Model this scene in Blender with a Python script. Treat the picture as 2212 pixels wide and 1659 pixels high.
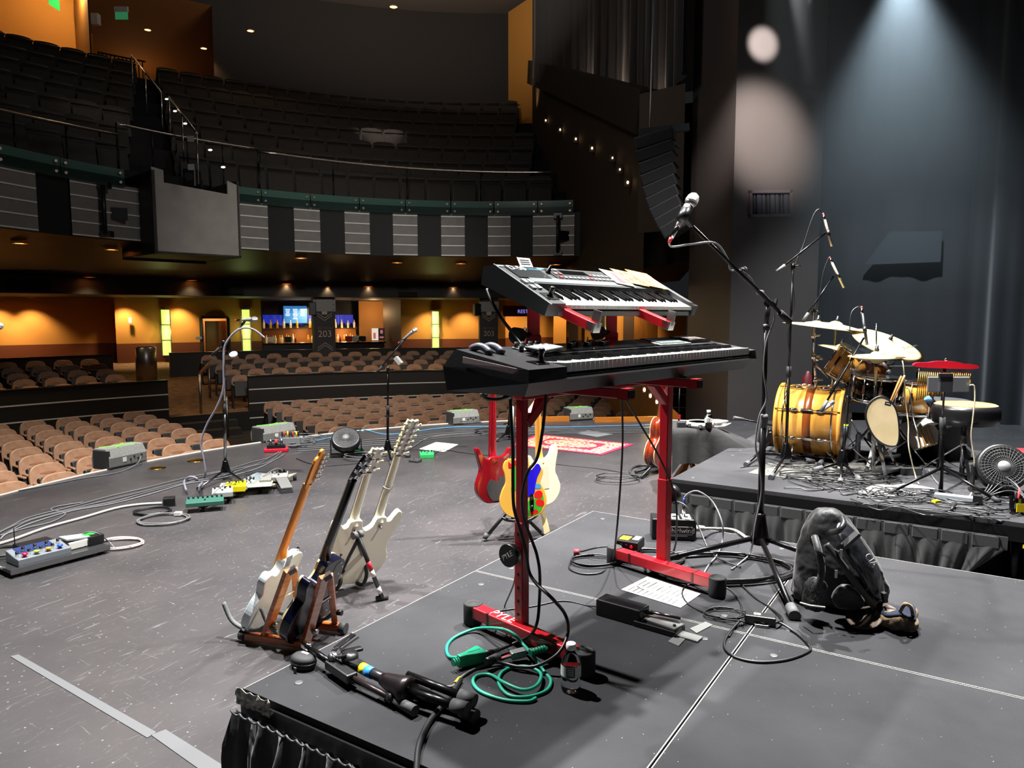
import bpy, math, random
from math import sin, cos, pi, radians, atan2, sqrt
from mathutils import Vector, Matrix, Quaternion
random.seed(7)
for o in list(bpy.data.objects): bpy.data.objects.remove(o)
S = bpy.context.scene
COL = S.collection
# ------------------------------------------------------------------ camera
FPX, CX, CY, EYE = 1576.0, 1106.0, 829.5, 1.57
PITCH = math.atan((CY - 678.0) / FPX)
cam = bpy.data.cameras.new('camera'); cam.sensor_width = 36; cam.lens = FPX / 2212 * 36
cam.clip_start = .05; cam.clip_end = 200
camo = bpy.data.objects.new('camera', cam); COL.objects.link(camo)
camo.location = (0, 0, EYE); camo.rotation_euler = (pi / 2 - PITCH, 0, 0)
S.camera = camo
# ------------------------------------------------------------------ world, exposure
S.view_settings.view_transform = 'Standard'; S.view_settings.look = 'None'
S.view_settings.gamma = 1; S.view_settings.use_curve_mapping = False
S.view_settings.exposure = 0.0
S.cycles.max_bounces = 6; S.cycles.diffuse_bounces = 3; S.cycles.glossy_bounces = 3
S.cycles.transmission_bounces = 6; S.cycles.transparent_max_bounces = 6; S.cycles.volume_bounces = 0
S.cycles.caustics_reflective = False; S.cycles.caustics_refractive = False
S.cycles.sample_clamp_indirect = 4; S.cycles.blur_glossy = .5
w = bpy.data.worlds.new('house_dark'); S.world = w; w.use_nodes = True
w.node_tree.nodes['Background'].inputs[0].default_value = (.8, .88, 1, 1)
w.node_tree.nodes['Background'].inputs[1].default_value = .012

def lamp(kind, name, loc, target, power, color=(1, 1, 1), size=.2, angle=60, blend=.5, parent=None):
    l = bpy.data.lights.new(name, kind); l.energy = power; l.color = color
    if kind == 'SPOT':
        l.spot_size = radians(angle); l.spot_blend = blend; l.shadow_soft_size = size
    elif kind == 'AREA':
        l.shape = 'DISK'; l.size = size
    else: l.shadow_soft_size = size
    o = bpy.data.objects.new(name, l); COL.objects.link(o); o.location = loc
    d = Vector(target) - Vector(loc)
    o.rotation_euler = d.to_track_quat('-Z', 'Y').to_euler()
    if parent is not None:
        o.parent = parent; o.matrix_parent_inverse = parent.matrix_basis.inverted()
    return o
# stage lighting rig (above the frame): profile spots over the band, then added fills
lamp('SPOT', 'stage_spot', (.25, 3.6, 8.4), (.3, 3.0, .4), 7600, (1, .985, .96), .12, 70, .6)
lamp('SPOT', 'stage_spot', (3.4, 6.4, 8.4), (2.6, 5.2, .4), 10500, (1, .98, .95), .12, 60, .6)
lamp('SPOT', 'stage_spot', (-3.6, 5.2, 8.4), (-2.6, 5.6, 0), 7200, (1, .985, .97), .12, 90, .6)
lamp('SPOT', 'stage_spot', (1.8, 6.6, 8.6), (1.2, 7.6, 0), 4200, (1, .97, .95), .12, 70, .6)
lamp('SPOT', 'house_fill', (-3.2, 5.4, 8.5), (-6.8, 9.8, -.6), 5400, (1, .93, .85), .3, 46, 1.0)  # added fill, stands in for stage light spilling onto the left pit seats

lamp('SPOT', 'stage_spot', (4.4, 3.9, 6.6), (-.95, 3.45, .55), 2600, (1, .985, .97), .08, 15, .6)  # added narrow fill, brightens only the guitar backs
lamp('SPOT', 'house_fill', (-1.5, 6, 4.6), (-5.2, 22, .9), 1300, (1, .95, .88), .2, 44, .9)  # added fill to brighten the pillars and rear seats
lamp('SPOT', 'house_fill', (-1.0, 7.5, 9), (-2.6, 14.2, -1), 3200, (1, .92, .84), .3, 50, 1.0)  # added fill to brighten the central pit seats

# ------------------------------------------------------------------ pixel -> place helpers (numbers read off the photo once)
def ray(px, py):
    u = (px - CX) / FPX; v = -(py - CY) / FPX
    return Vector((u, cos(PITCH) + v * sin(PITCH), -sin(PITCH) + v * cos(PITCH)))
def P(px, py, z=0.0):
    r = ray(px, py); t = (z - EYE) / r.z
    return Vector((r.x * t, r.y * t, z))
def D(px, py, y):
    r = ray(px, py); t = y / r.y
    return Vector((r.x * t, y, EYE + r.z * t))
def proj(p):
    X, Y, Z = p[0], p[1], p[2] - EYE
    d = Y * cos(PITCH) - Z * sin(PITCH); v = Y * sin(PITCH) + Z * cos(PITCH)
    return CX + FPX * X / d, CY - FPX * v / d
RZ = .41                                   # top of both risers
AD = Vector((.54, .8416, 0)); BD = Vector((.8416, -.54, 0))   # riser edge directions

# ------------------------------------------------------------------ materials
def lin(c):
    if isinstance(c, str):
        c = c.lstrip('#'); c = [int(c[i:i + 2], 16) / 255 for i in (0, 2, 4)]
        return tuple((x / 12.92 if x <= .04045 else ((x + .055) / 1.055) ** 2.4) for x in c) + (1,)
    return tuple(c)[:3] + (1,)
MATS = {}
def M(name, col='#808080', rough=.5, metal=0., emit=0., ecol=None, noise=None, bump=None, trans=0., coat=0., alpha=1., spec=.5, ior=None, sheen=0.):
    if name in MATS: return MATS[name]
    m = bpy.data.materials.new(name); m.use_nodes = True; MATS[name] = m
    nt = m.node_tree; b = nt.nodes['Principled BSDF']; c = lin(col)
    b.inputs['Base Color'].default_value = c; b.inputs['Roughness'].default_value = rough
    b.inputs['Metallic'].default_value = metal; b.inputs['Specular IOR Level'].default_value = spec
    if emit: b.inputs['Emission Color'].default_value = lin(ecol or col); b.inputs['Emission Strength'].default_value = emit
    if trans: b.inputs['Transmission Weight'].default_value = trans
    if ior: b.inputs['IOR'].default_value = ior
    if coat: b.inputs['Coat Weight'].default_value = coat; b.inputs['Coat Roughness'].default_value = .06
    if alpha < 1: b.inputs['Alpha'].default_value = alpha
    if sheen: b.inputs['Sheen Weight'].default_value = sheen
    if noise or bump:
        tc = nt.nodes.new('ShaderNodeTexCoord')
    if noise:                               # (scale, second colour, contrast lo, hi, stretch)
        n = nt.nodes.new('ShaderNodeTexNoise'); n.inputs['Scale'].default_value = noise[0]; n.inputs['Detail'].default_value = 5
        mp = nt.nodes.new('ShaderNodeMapping'); mp.inputs['Scale'].default_value = noise[4] if len(noise) > 4 else (1, 1, 1)
        nt.links.new(tc.outputs['Object'], mp.inputs[0]); nt.links.new(mp.outputs[0], n.inputs['Vector'])
        r = nt.nodes.new('ShaderNodeValToRGB'); r.color_ramp.elements[0].position = noise[2]; r.color_ramp.elements[1].position = noise[3]
        r.color_ramp.elements[0].color = c; r.color_ramp.elements[1].color = lin(noise[1])
        nt.links.new(n.outputs['Fac'], r.inputs[0]); nt.links.new(r.outputs[0], b.inputs['Base Color'])
    if bump:                                # (scale, strength)
        n2 = nt.nodes.new('ShaderNodeTexNoise'); n2.inputs['Scale'].default_value = bump[0]; n2.inputs['Detail'].default_value = 4
        nt.links.new(tc.outputs['Object'], n2.inputs['Vector'])
        bp = nt.nodes.new('ShaderNodeBump'); bp.inputs['Strength'].default_value = bump[1]; bp.inputs['Distance'].default_value = .01
        nt.links.new(n2.outputs['Fac'], bp.inputs['Height']); nt.links.new(bp.outputs[0], b.inputs['Normal'])
    return m
BLK = M('black_plastic', '#141416', .38); BLKM = M('black_metal', '#101012', .3, .6); RUB = M('grey_rubber', '#4a4a4c', .7)
RUBD = M('black_rubber', '#1b1b1c', .75); CHR = M('chrome', '#d8d8da', .12, 1.); STL = M('brushed_steel', '#9a9a9c', .32, 1.)
WHT = M('white_plastic', '#e6e4de', .4); PAPER = M('paper', '#e8e8e4', .8); GAFF = M('grey_tape', '#6a6c6a', .6)
CABLE = M('black_cable', '#18181a', .42); CABG = M('grey_cable', '#666668', .45); CABW = M('white_cable', '#b0aea6', .5)
RED = M('red_powder_coat', '#b3101f', .35, coat=.3); GRN = M('green_cord', '#1c8f74', .45); FABB = M('black_fabric', '#1c1c1e', .85, sheen=.3, bump=(90, .15))

# ------------------------------------------------------------------ mesh builder
class MB:
    def __init__(s): s.v = []; s.f = []; s.s = []; s.m = []
    def add(s, vs, fs, smooth=False, m=0, T=None):
        o = len(s.v)
        for p in vs:
            p = Vector(p)
            s.v.append(T @ p if T is not None else p)
        for f in fs:
            s.f.append([i + o for i in f]); s.s.append(smooth); s.m.append(m)
        return s
    def box(s, c, d, rz=0., T=None, m=0, R=None):
        x, y, z = d[0] / 2, d[1] / 2, d[2] / 2
        vs = [(i, j, k) for i in (-x, x) for j in (-y, y) for k in (-z, z)]
        B = Matrix.Translation(Vector(c)) @ (R.to_4x4() if R is not None else Matrix.Rotation(rz, 4, 'Z'))
        if T is not None: B = T @ B
        return s.add(vs, [(0, 1, 3, 2), (4, 6, 7, 5), (0, 4, 5, 1), (2, 3, 7, 6), (0, 2, 6, 4), (1, 5, 7, 3)], False, m, B)
    def bar(s, a, b, w, h=None, up=(0, 0, 1), m=0):
        a = Vector(a); b = Vector(b); h = h or w; d = (b - a); L = d.length; d.normalize(); up = Vector(up)
        x = d.cross(up)
        if x.length < 1e-4: x = d.cross(Vector((0, 1, 0)))
        x.normalize(); y = x.cross(d)
        vs = [p + x * i * w / 2 + y * j * h / 2 for p in (a, b) for i, j in ((-1, -1), (1, -1), (1, 1), (-1, 1))]
        return s.add(vs, [(3, 2, 1, 0), (4, 5, 6, 7), (0, 1, 5, 4), (1, 2, 6, 5), (2, 3, 7, 6), (3, 0, 4, 7)], False, m)
    def tube(s, pts, r, n=8, caps=True, m=0, closed=False):
        pts = [Vector(p) for p in pts]; k = len(pts); rs = r if isinstance(r, (list, tuple)) else [r] * k
        t0 = (pts[1] - pts[0]).normalized(); q = t0.orthogonal().normalized(); vs = []; fs = []; pt = t0
        for i, p in enumerate(pts):
            if closed: t = (pts[(i + 1) % k] - pts[i - 1]).normalized()
            else:
                t = (pts[min(i + 1, k - 1)] - pts[max(i - 1, 0)])
                t = t.normalized() if t.length > 1e-9 else pt
            ax = pt.cross(t)
            if ax.length > 1e-7: q = Quaternion(ax.normalized(), pt.angle(t)) @ q
            q = (q - t * q.dot(t)).normalized(); b = t.cross(q); pt = t
            for j in range(n):
                a = 2 * pi * j / n; vs.append(p + (q * cos(a) + b * sin(a)) * rs[i])
        for i in range(k if closed else k - 1):
            i2 = (i + 1) % k
            for j in range(n):
                j2 = (j + 1) % n; fs.append((i * n + j, i * n + j2, i2 * n + j2, i2 * n + j))
        s.add(vs, fs, True, m)
        if caps and not closed:
            o = len(s.v) - len(vs)
            s.f += [[o + j for j in range(n - 1, -1, -1)], [o + (k - 1) * n + j for j in range(n)]]; s.s += [False] * 2; s.m += [m] * 2
        return s
    def cyl(s, a, b, r, r2=None, n=14, m=0, caps=True):
        return s.tube([a, b], [r, r if r2 is None else r2], n, caps, m)
    def lathe(s, prof, n=24, T=None, m=0, smooth=True):
        vs = []; fs = []; k = len(prof)
        for r, z in prof:
            for j in range(n):
                a = 2 * pi * j / n; vs.append((r * cos(a), r * sin(a), z))
        for i in range(k - 1):
            for j in range(n):
                j2 = (j + 1) % n; fs.append((i * n + j, i * n + j2, (i + 1) * n + j2, (i + 1) * n + j))
        if prof[0][0] > 1e-6: fs.append(tuple(range(n - 1, -1, -1)))
        if prof[-1][0] > 1e-6: fs.append(tuple((k - 1) * n + j for j in range(n)))
        return s.add(vs, fs, smooth, m, T)
    def ball(s, c, r, n=12, sc=(1, 1, 1), m=0, T=None):
        h = n // 2; pr = [(max(1e-7, r * sin(pi * i / h)), -r * cos(pi * i / h)) for i in range(h + 1)]
        B = Matrix.Translation(Vector(c)) @ Matrix.Diagonal((*sc, 1))
        return s.lathe(pr, n, T @ B if T is not None else B, m)
    def prism(s, out, z0, z1, T=None, m=0, m_side=None, smooth_side=False):
        n = len(out); vs = [(x, y, z0) for x, y in out] + [(x, y, z1) for x, y in out]
        ar = sum(out[i][0] * out[(i + 1) % n][1] - out[(i + 1) % n][0] * out[i][1] for i in range(n))
        if ar < 0: vs = [(x, y, z0) for x, y in out[::-1]] + [(x, y, z1) for x, y in out[::-1]]
        s.add(vs, [tuple(range(n - 1, -1, -1)), tuple(range(n, 2 * n))], False, m, T)
        o = len(s.v) - 2 * n
        for i in range(n):
            j = (i + 1) % n; s.f.append([o + i, o + j, o + n + j, o + n + i]); s.s.append(smooth_side); s.m.append(m if m_side is None else m_side)
        return s
    def extr(s, prof, x0, x1, T=None, m=0):      # profile in (y,z) extruded along x
        n = len(prof); vs = [(x0, y, z) for y, z in prof] + [(x1, y, z) for y, z in prof]
        return s.add(vs, [tuple(range(n)), tuple(range(2 * n - 1, n - 1, -1))] + [(i, n + i, n + (i + 1) % n, (i + 1) % n) for i in range(n)], False, m, T)
    def quad(s, a, b, c, d, m=0): return s.add([a, b, c, d], [(0, 1, 2, 3)], False, m)
    def grid(s, fn, nu, nv, m=0, smooth=True, T=None):
        vs = [fn(i / nu, j / nv) for i in range(nu + 1) for j in range(nv + 1)]
        return s.add(vs, [(i * (nv + 1) + j, (i + 1) * (nv + 1) + j, (i + 1) * (nv + 1) + j + 1, i * (nv + 1) + j + 1) for i in range(nu) for j in range(nv)], smooth, m, T)

def obj(name, mb, mat, parent=None, world=False, bevel=0., subd=0, solid=0., kind=None, label=None, wrinkle=None):
    me = bpy.data.meshes.new(name); vs = mb.v
    if world and parent is not None:
        W = parent.matrix_world
        p = parent
        W = p.matrix_basis.copy()
        while p.parent is not None: p = p.parent; W = p.matrix_basis @ W
        Wi = W.inverted(); vs = [Wi @ v for v in vs]
    me.from_pydata([tuple(v) for v in vs], [], mb.f)
    me.polygons.foreach_set('use_smooth', mb.s)
    ms = mat if isinstance(mat, (list, tuple)) else [mat]
    for x in ms: me.materials.append(x)
    if len(ms) > 1: me.polygons.foreach_set('material_index', mb.m)
    me.update()
    o = bpy.data.objects.new(name, me); COL.objects.link(o)
    if parent is not None: o.parent = parent
    if bevel:
        b = o.modifiers.new('bevel', 'BEVEL'); b.width = bevel; b.segments = 2; b.limit_method = 'ANGLE'; b.angle_limit = radians(35)
    if solid:
        b = o.modifiers.new('solid', 'SOLIDIFY'); b.thickness = solid
    if subd:
        b = o.modifiers.new('sub', 'SUBSURF'); b.levels = subd; b.render_levels = subd
    if wrinkle:
        tx = bpy.data.textures.new('wrinkles', 'CLOUDS'); tx.noise_scale = wrinkle[0]; tx.noise_depth = 3; b = o.modifiers.new('wrinkle', 'DISPLACE'); b.texture = tx; b.strength = wrinkle[1]; b.mid_level = .5; b.texture_coords = 'LOCAL'
    if kind: o['kind'] = kind
    if label: o['label'] = label
    return o
def tag(o, label, cat, group=None, kind=None):
    o['label'] = label; o['category'] = cat
    if group: o['group'] = group
    if kind: o['kind'] = kind
    return o
def thing(name, label, cat, loc=(0, 0, 0), rz=0., group=None, mat=None):
    o = bpy.data.objects.new(name, None); COL.objects.link(o); o.empty_display_size = .05
    if mat is not None: o.matrix_basis = mat
    else: o.location = loc; o.rotation_euler = (0, 0, rz)
    if mat is None: o.matrix_basis = Matrix.Translation(Vector(loc)) @ Matrix.Rotation(rz, 4, 'Z')
    return tag(o, label, cat, group)
def struct(name, mb, mat, bevel=0., parent=None):
    o = obj(name, mb, mat, parent, bevel=bevel); o['kind'] = 'structure'; return o
def dup(root, mat, label=None, group=None):
    r = root.copy(); COL.objects.link(r); r.matrix_basis = mat
    if label: r['label'] = label
    if group: r['group'] = group
    for ch in root.children:
        c = ch.copy(); COL.objects.link(c); c.parent = r; c.matrix_parent_inverse = ch.matrix_parent_inverse
        for g in ch.children:
            d = g.copy(); COL.objects.link(d); d.parent = c; d.matrix_parent_inverse = g.matrix_parent_inverse
    return r
def spl(pts, k=8, closed=False):
    pts = [Vector(p) for p in pts]; n = len(pts); out = []
    for i in range(n if closed else n - 1):
        if closed: a, b, c, d = pts[i - 1], pts[i], pts[(i + 1) % n], pts[(i + 2) % n]
        else: a, b, c, d = pts[max(i - 1, 0)], pts[i], pts[i + 1], pts[min(i + 2, n - 1)]
        for j in range(k):
            t = j / k
            out.append(.5 * ((2 * b) + (c - a) * t + (2 * a - 5 * b + 4 * c - d) * t * t + (3 * b - a - 3 * c + d) * t ** 3))
    if not closed: out.append(pts[-1])
    return out
def spl2(pts, k=6): return [(p.x, p.y) for p in spl([(x, y, 0) for x, y in pts], k, True)]
def frame(o, x=None, z=None, y=None):        # matrix with origin o and given axes
    o = Vector(o)
    if y is not None and z is not None:
        y = Vector(y).normalized(); z = Vector(z); z = (z - y * z.dot(y)).normalized(); x = y.cross(z)
    elif x is not None and z is not None:
        x = Vector(x).normalized(); z = Vector(z); z = (z - x * z.dot(x)).normalized(); y = z.cross(x)
    m = Matrix.Identity(4)
    for i, a in enumerate((x, y, z)): m[0][i], m[1][i], m[2][i] = a
    m[0][3], m[1][3], m[2][3] = o
    return m
def text(name, body, mat, parent, T, size, align='CENTER', ext=.0006, label=None):
    c = bpy.data.curves.new(name, 'FONT'); c.body = body; c.size = size; c.align_x = align; c.align_y = 'CENTER'; c.extrude = ext
    o = bpy.data.objects.new(name, c); COL.objects.link(o)
    dg = bpy.context.evaluated_depsgraph_get(); me = bpy.data.meshes.new_from_object(o.evaluated_get(dg))
    bpy.data.objects.remove(o); bpy.data.curves.remove(c); me.name = name
    me.materials.clear(); me.materials.append(mat)
    o = bpy.data.objects.new(name, me); COL.objects.link(o); o.parent = parent; o.matrix_basis = T
    if label: o['label'] = label
    return o
def cable(name, label, pts, r=.004, mat=None, cat='cable', k=8, group=None, n=6):
    mb = MB().tube(spl(pts, k), r, n)
    base = Vector(pts[0]); mb.v = [v - base for v in mb.v]
    o = obj(name, mb, mat or CABLE); o.matrix_basis = Matrix.Translation(base); tag(o, label, cat, group); return o
def floor_pts(pix, z, r): return [P(x, y, z + r) for x, y in pix]
def ordw(n): return ['', 'first', 'second', 'third', 'fourth', 'fifth', 'sixth', 'seventh', 'eighth', 'ninth', 'tenth'][n] if n <= 10 else (str(n) + ('th' if 10 < n % 100 < 14 else {1: 'st', 2: 'nd', 3: 'rd'}.get(n % 10, 'th')))
# ================================================================== SETTING: stage, pit, house
HC = Vector((1.6, 5.0, 0)); BC = Vector((-.48, 10.58, 0)); BR = 8.58
def RC(px, r, z=0., c=HC):                   # place on the cylinder of radius r round c, in the column px
    u = (px - CX) / FPX / cos(PITCH); d = Vector((u, 1, 0)).normalized(); f = -c
    b = d.dot(f); q = f.length_squared - r * r
    t = -b + sqrt(max(0, b * b - q)); p = d * t; p.z = z; return p
def pol(r, th, z, c=HC): return Vector((c.x - r * sin(th), c.y + r * cos(th), z))
def thp(p, c=HC): return atan2(c.x - p.x, p.y - c.y)
def strip(fa, fb, n, mb=None, m=0, flip=False):
    mb = mb or MB(); mb.grid(lambda u, v: fa(u).lerp(fb(u), v), n, 1, m); return mb
# --- stage floor material: scuffed black vinyl, semi gloss
def floor_mat():
    m = M('stage_vinyl', '#47464a', .36, spec=.45); nt = m.node_tree; b = nt.nodes['Principled BSDF']; N = nt.nodes.new; L = nt.links.new
    tc = N('ShaderNodeTexCoord'); acc = None
    def ramp(src, a, c_, ca=(0, 0, 0, 1), cb=(1, 1, 1, 1)):
        r = N('ShaderNodeValToRGB'); r.color_ramp.elements[0].position = a; r.color_ramp.elements[1].position = c_
        r.color_ramp.elements[0].color = ca; r.color_ramp.elements[1].color = cb; L(src, r.inputs[0]); return r.outputs[0]
    def add(a, c_):
        x = N('ShaderNodeMath'); x.operation = 'ADD'; x.use_clamp = True; L(a, x.inputs[0]); L(c_, x.inputs[1]); return x.outputs[0]
    def mul(a, c_):
        x = N('ShaderNodeMath'); x.operation = 'MULTIPLY'; L(a, x.inputs[0])
        if isinstance(c_, float): x.inputs[1].default_value = c_
        else: L(c_, x.inputs[1])
        return x.outputs[0]
    for ang, sx, sy, sc, lo, hi, amt in ((62, 1, 11, 3.2, .66, .70, .2), (48, 1, 16, 8, .66, .70, .2), (75, 1, 8, 11, .66, .71, .2), (-35, 1, 12, 5, .68, .71, .14)):
        m0 = N('ShaderNodeMapping'); m0.inputs['Rotation'].default_value = (0, 0, radians(-ang)); mp = N('ShaderNodeMapping'); mp.inputs['Scale'].default_value = (sx, sy, 1)
        n = N('ShaderNodeTexNoise'); n.inputs['Scale'].default_value = sc; n.inputs['Detail'].default_value = 6; n.inputs['Distortion'].default_value = 1.2
        L(tc.outputs['Object'], m0.inputs[0]); L(m0.outputs[0], mp.inputs[0]); L(mp.outputs[0], n.inputs['Vector'])
        x = mul(ramp(n.outputs['Fac'], lo, hi), amt); acc = x if acc is None else add(acc, x)
    v = N('ShaderNodeTexVoronoi'); v.inputs['Scale'].default_value = 22; L(tc.outputs['Object'], v.inputs['Vector'])
    acc = add(acc, mul(ramp(v.outputs['Distance'], .06, .11, (1, 1, 1, 1), (0, 0, 0, 1)), .45))
    n = N('ShaderNodeTexNoise'); n.inputs['Scale'].default_value = 1.3; n.inputs['Detail'].default_value = 4; L(tc.outputs['Object'], n.inputs['Vector'])
    base = ramp(n.outputs['Fac'], .3, .7, lin('#333234'), lin('#434041'))
    mx = N('ShaderNodeMixRGB'); mx.inputs[2].default_value = lin('#9a9896'); L(acc, mx.inputs[0]); L(base, mx.inputs[1]); L(mx.outputs[0], b.inputs['Base Color'])
    return m
SC, SR = Vector((1.33, 4.88, 0)), 5.92
def stage_arc(t0=198, t1=-8, n=60, r=SR): return [(SC.x + r * cos(radians(90 + t0 - 90 + (t1 - t0) * i / n)), SC.y + r * sin(radians(t0 + (t1 - t0) * i / n))) for i in range(n + 1)]
arc = [(SC.x + SR * cos(radians(a)), SC.y + SR * sin(radians(a))) for a in [200 - (200 - 76) * i / 60 for i in range(61)]]
out = [(-4.3, -3)] + arc + [(9.5, 10.9), (9.5, -3)]
struct('floor', MB().prism(out, -.06, 0), floor_mat())
struct('wall_stage_front', strip(lambda u: Vector((*arc[int(u * 60)], -.06)), lambda u: Vector((*arc[int(u * 60)], -1.3)), 60), M('stage_fascia', '#17130f', .6))
mb = MB(); mb.tube([(x, y, .0) for x, y in arc], .012, 6); struct('trim_1', mb, M('stage_nosing', '#c9c2b4', .5))
# --- pit floor, carpet of the rear tier
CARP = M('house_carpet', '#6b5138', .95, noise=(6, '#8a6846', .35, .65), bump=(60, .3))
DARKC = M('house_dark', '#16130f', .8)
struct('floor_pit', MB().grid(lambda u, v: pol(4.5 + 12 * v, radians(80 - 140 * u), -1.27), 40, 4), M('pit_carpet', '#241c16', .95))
RT = 15.0
def rearz(r): return -.8 + max(0, r - 15.6) * .085
struct('floor_rear', MB().grid(lambda u, v: pol(RT + .02 + 11.6 * v, radians(75 - 105 * u), rearz(RT + 11.6 * v)), 50, 10), CARP)
struct('wall_rear_step', strip(lambda u: pol(RT, radians(75 - 105 * u), -.8), lambda u: pol(RT, radians(75 - 105 * u), -1.3), 50), DARKC)
mb = MB()
for k in range(3):
    for i in range(6):
        a0, a1 = radians(39.6 - i), radians(38.6 - i); mb.add([pol(RT - .32 * (2 - k), a0, -.95 - .155 * (2 - k)), pol(RT - .32 * (2 - k), a1, -.95 - .155 * (2 - k)), pol(RT - .32 * (3 - k), a1, -.95 - .155 * (2 - k)), pol(RT - .32 * (3 - k), a0, -.95 - .155 * (2 - k)),
            pol(RT - .32 * (3 - k), a1, -1.27), pol(RT - .32 * (3 - k), a0, -1.27)], [(0, 1, 2, 3), (3, 2, 4, 5)])
struct('floor_aisle_steps', mb, M('step_carpet', '#2c2722', .95))
# --- parapets with thin metal strips, low wall behind the last row
PAN = M('parapet_panel', '#1f1914', .5); STRP = M('alloy_strip', '#d8d4cc', .45, .0)
def arcwall(name, label, r, t0, t1, z0, z1, strips, n=30, th=.12, mat=None):
    t = thing(name, label, 'low wall', pol(r, (t0 + t1) / 2, z0))
    mb = MB(); mb.grid(lambda u, v: [pol(r, t0 + (t1 - t0) * u, z0), pol(r, t0 + (t1 - t0) * u, z1), pol(r + th, t0 + (t1 - t0) * u, z1), pol(r + th, t0 + (t1 - t0) * u, z0)][int(v * 3 + .01)], n, 3, 0, False)
    for q in (t0, t1): mb.add([pol(r, q, z0), pol(r, q, z1), pol(r + th, q, z1), pol(r + th, q, z0)], [(0, 1, 2, 3)])
    obj('panel', mb, mat or PAN, t, True)
    mb = MB(); mb.grid(lambda u, v: [pol(r - .02, t0 + (t1 - t0) * u, z1), pol(r - .02, t0 + (t1 - t0) * u, z1 + .035), pol(r + th + .02, t0 + (t1 - t0) * u, z1 + .035), pol(r + th + .02, t0 + (t1 - t0) * u, z1)][int(v * 3 + .01)], n, 3, 0, False)
    obj('cap_rail', mb, M('parapet_cap', '#0e0c0a', .35), t, True)
    for s in strips:
        mb = MB(); mb.grid(lambda u, v: pol(r - .012, t0 + (t1 - t0) * u, s + .028 * v), n, 1); obj('metal_strip', mb, STRP, t, True)
    return t
R_ = radians
arcwall('parapet', 'dark slatted parapet behind the left pit seats', RT, R_(66), R_(39.2), -1.27, .03, (-.28, -.62, -.98))
arcwall('parapet', 'long dark slatted parapet behind the central pit seats', RT, R_(32.3), R_(-16), -1.27, .03, (-.28, -.62, -.98), 50)
arcwall('rear_wall', 'plain dark low wall behind the rear left seats', 20.9, R_(66), R_(39.2), -.6, .36, ())
arcwall('rear_wall', 'plain dark low wall behind the rear central seats in front of the bar', 20.9, R_(35), R_(-14), -.6, .36, (), 50)
# --- back wall of the house at floor level: ochre paint over a brown dado
OCH = M('ochre_paint', '#c98a3a', .8); DADO = M('brown_dado', '#6a3417', .55); BRN = M('brown_wall', '#3a2416', .7)
def wallseg(px0, px1, r0, r1, z0, z1, mats=True, n=8, zd=.58):
    f = lambda z: (lambda u: RC(px0 + (px1 - px0) * u, r0 + (r1 - r0) * u, z))
    mb = strip(f(zd), f(z1), n, None, 0); strip(f(z0), f(zd), n, mb, 1); return mb
mb = wallseg(-260, 256, 25.2, 25.2, -.5, 2.15)
q = [RC(256, 25.2), RC(256, 24.2)]
mb.add([(q[0].x, q[0].y, .58), (q[1].x, q[1].y, .58), (q[1].x, q[1].y, 2.15), (q[0].x, q[0].y, 2.15), (q[0].x, q[0].y, -.5), (q[1].x, q[1].y, -.5)], [(0, 1, 2, 3), (4, 5, 1, 0)])
struct('wall_house_back', mb, [OCH, DADO])
mb = wallseg(256, 440, 24.2, 24.2, -.5, 2.15); o2 = wallseg(498, 569, 24.2, 24.2, -.5, 2.15)
mb.add(o2.v, o2.f[:8], True, 0); mb.add(o2.v, o2.f[8:], True, 1)
strip(lambda u: RC(440 + 58 * u, 24.2, 1.42), lambda u: RC(440 + 58 * u, 24.2, 2.15), 3, mb, 0); struct('wall_house_mid', mb, [OCH, DADO])
mb = wallseg(866, 1092, 24.4, 24.4, -.5, 2.15); struct('wall_house_right', mb, [OCH, DADO])
struct('wall_bar_side', wallseg(830, 868, 25.8, 24.2, -.5, 2.15), [BRN, BRN])
# far right corridor: doors and ochre walls seen under the keyboards
mb = wallseg(1090, 1232, 25.5, 26.5, -.5, 2.15); o2 = wallseg(1232, 1480, 23.0, 19.5, -.5, 2.15)
mb.add(o2.v, o2.f[:8], True, 0); mb.add(o2.v, o2.f[8:], True, 1); struct('wall_corridor', mb, [OCH, DADO])
# --- soffit under the balcony, header, back ceiling
SOF = M('soffit', '#2b1d12', .45); HEAD = M('header', '#15110e', .6)
def balp(px, z, dr=0.): return RC(px, BR + dr, z, BC)
BPX = lambda u: -330 + 1650 * u
struct('ceiling_soffit', strip(lambda u: balp(BPX(u), 3.04), lambda u: RC(BPX(u), 19.8, 2.56), 60), SOF)
mb = strip(lambda u: RC(BPX(u) + 0, 19.8, 2.56), lambda u: RC(BPX(u), 19.8, 2.1), 60)
strip(lambda u: RC(BPX(u), 19.8, 2.1), lambda u: RC(BPX(u), 27.5, 2.12), 60, mb); struct('ceiling_header', mb, HEAD)
# right: boxed end of the balcony with a lit underside
mb = MB(); a, b_ = balp(1312, 0), Vector((3.35, 13.2, 0)); c_ = RC(1312, 24, 0); d_ = Vector((5, 22, 0))
for z0, z1 in ((2.55, 4.3),): mb.add([(*a.xy, z0), (*b_.xy, z0), (*b_.xy, z1), (*a.xy, z1)], [(0, 1, 2, 3)])
mb.add([(*a.xy, 2.55), (*b_.xy, 2.55), (*d_.xy, 2.55), (*c_.xy, 2.55)], [(0, 1, 2, 3)]); struct('wall_balcony_end', mb, M('balcony_end', '#231c1a', .7))
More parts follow.
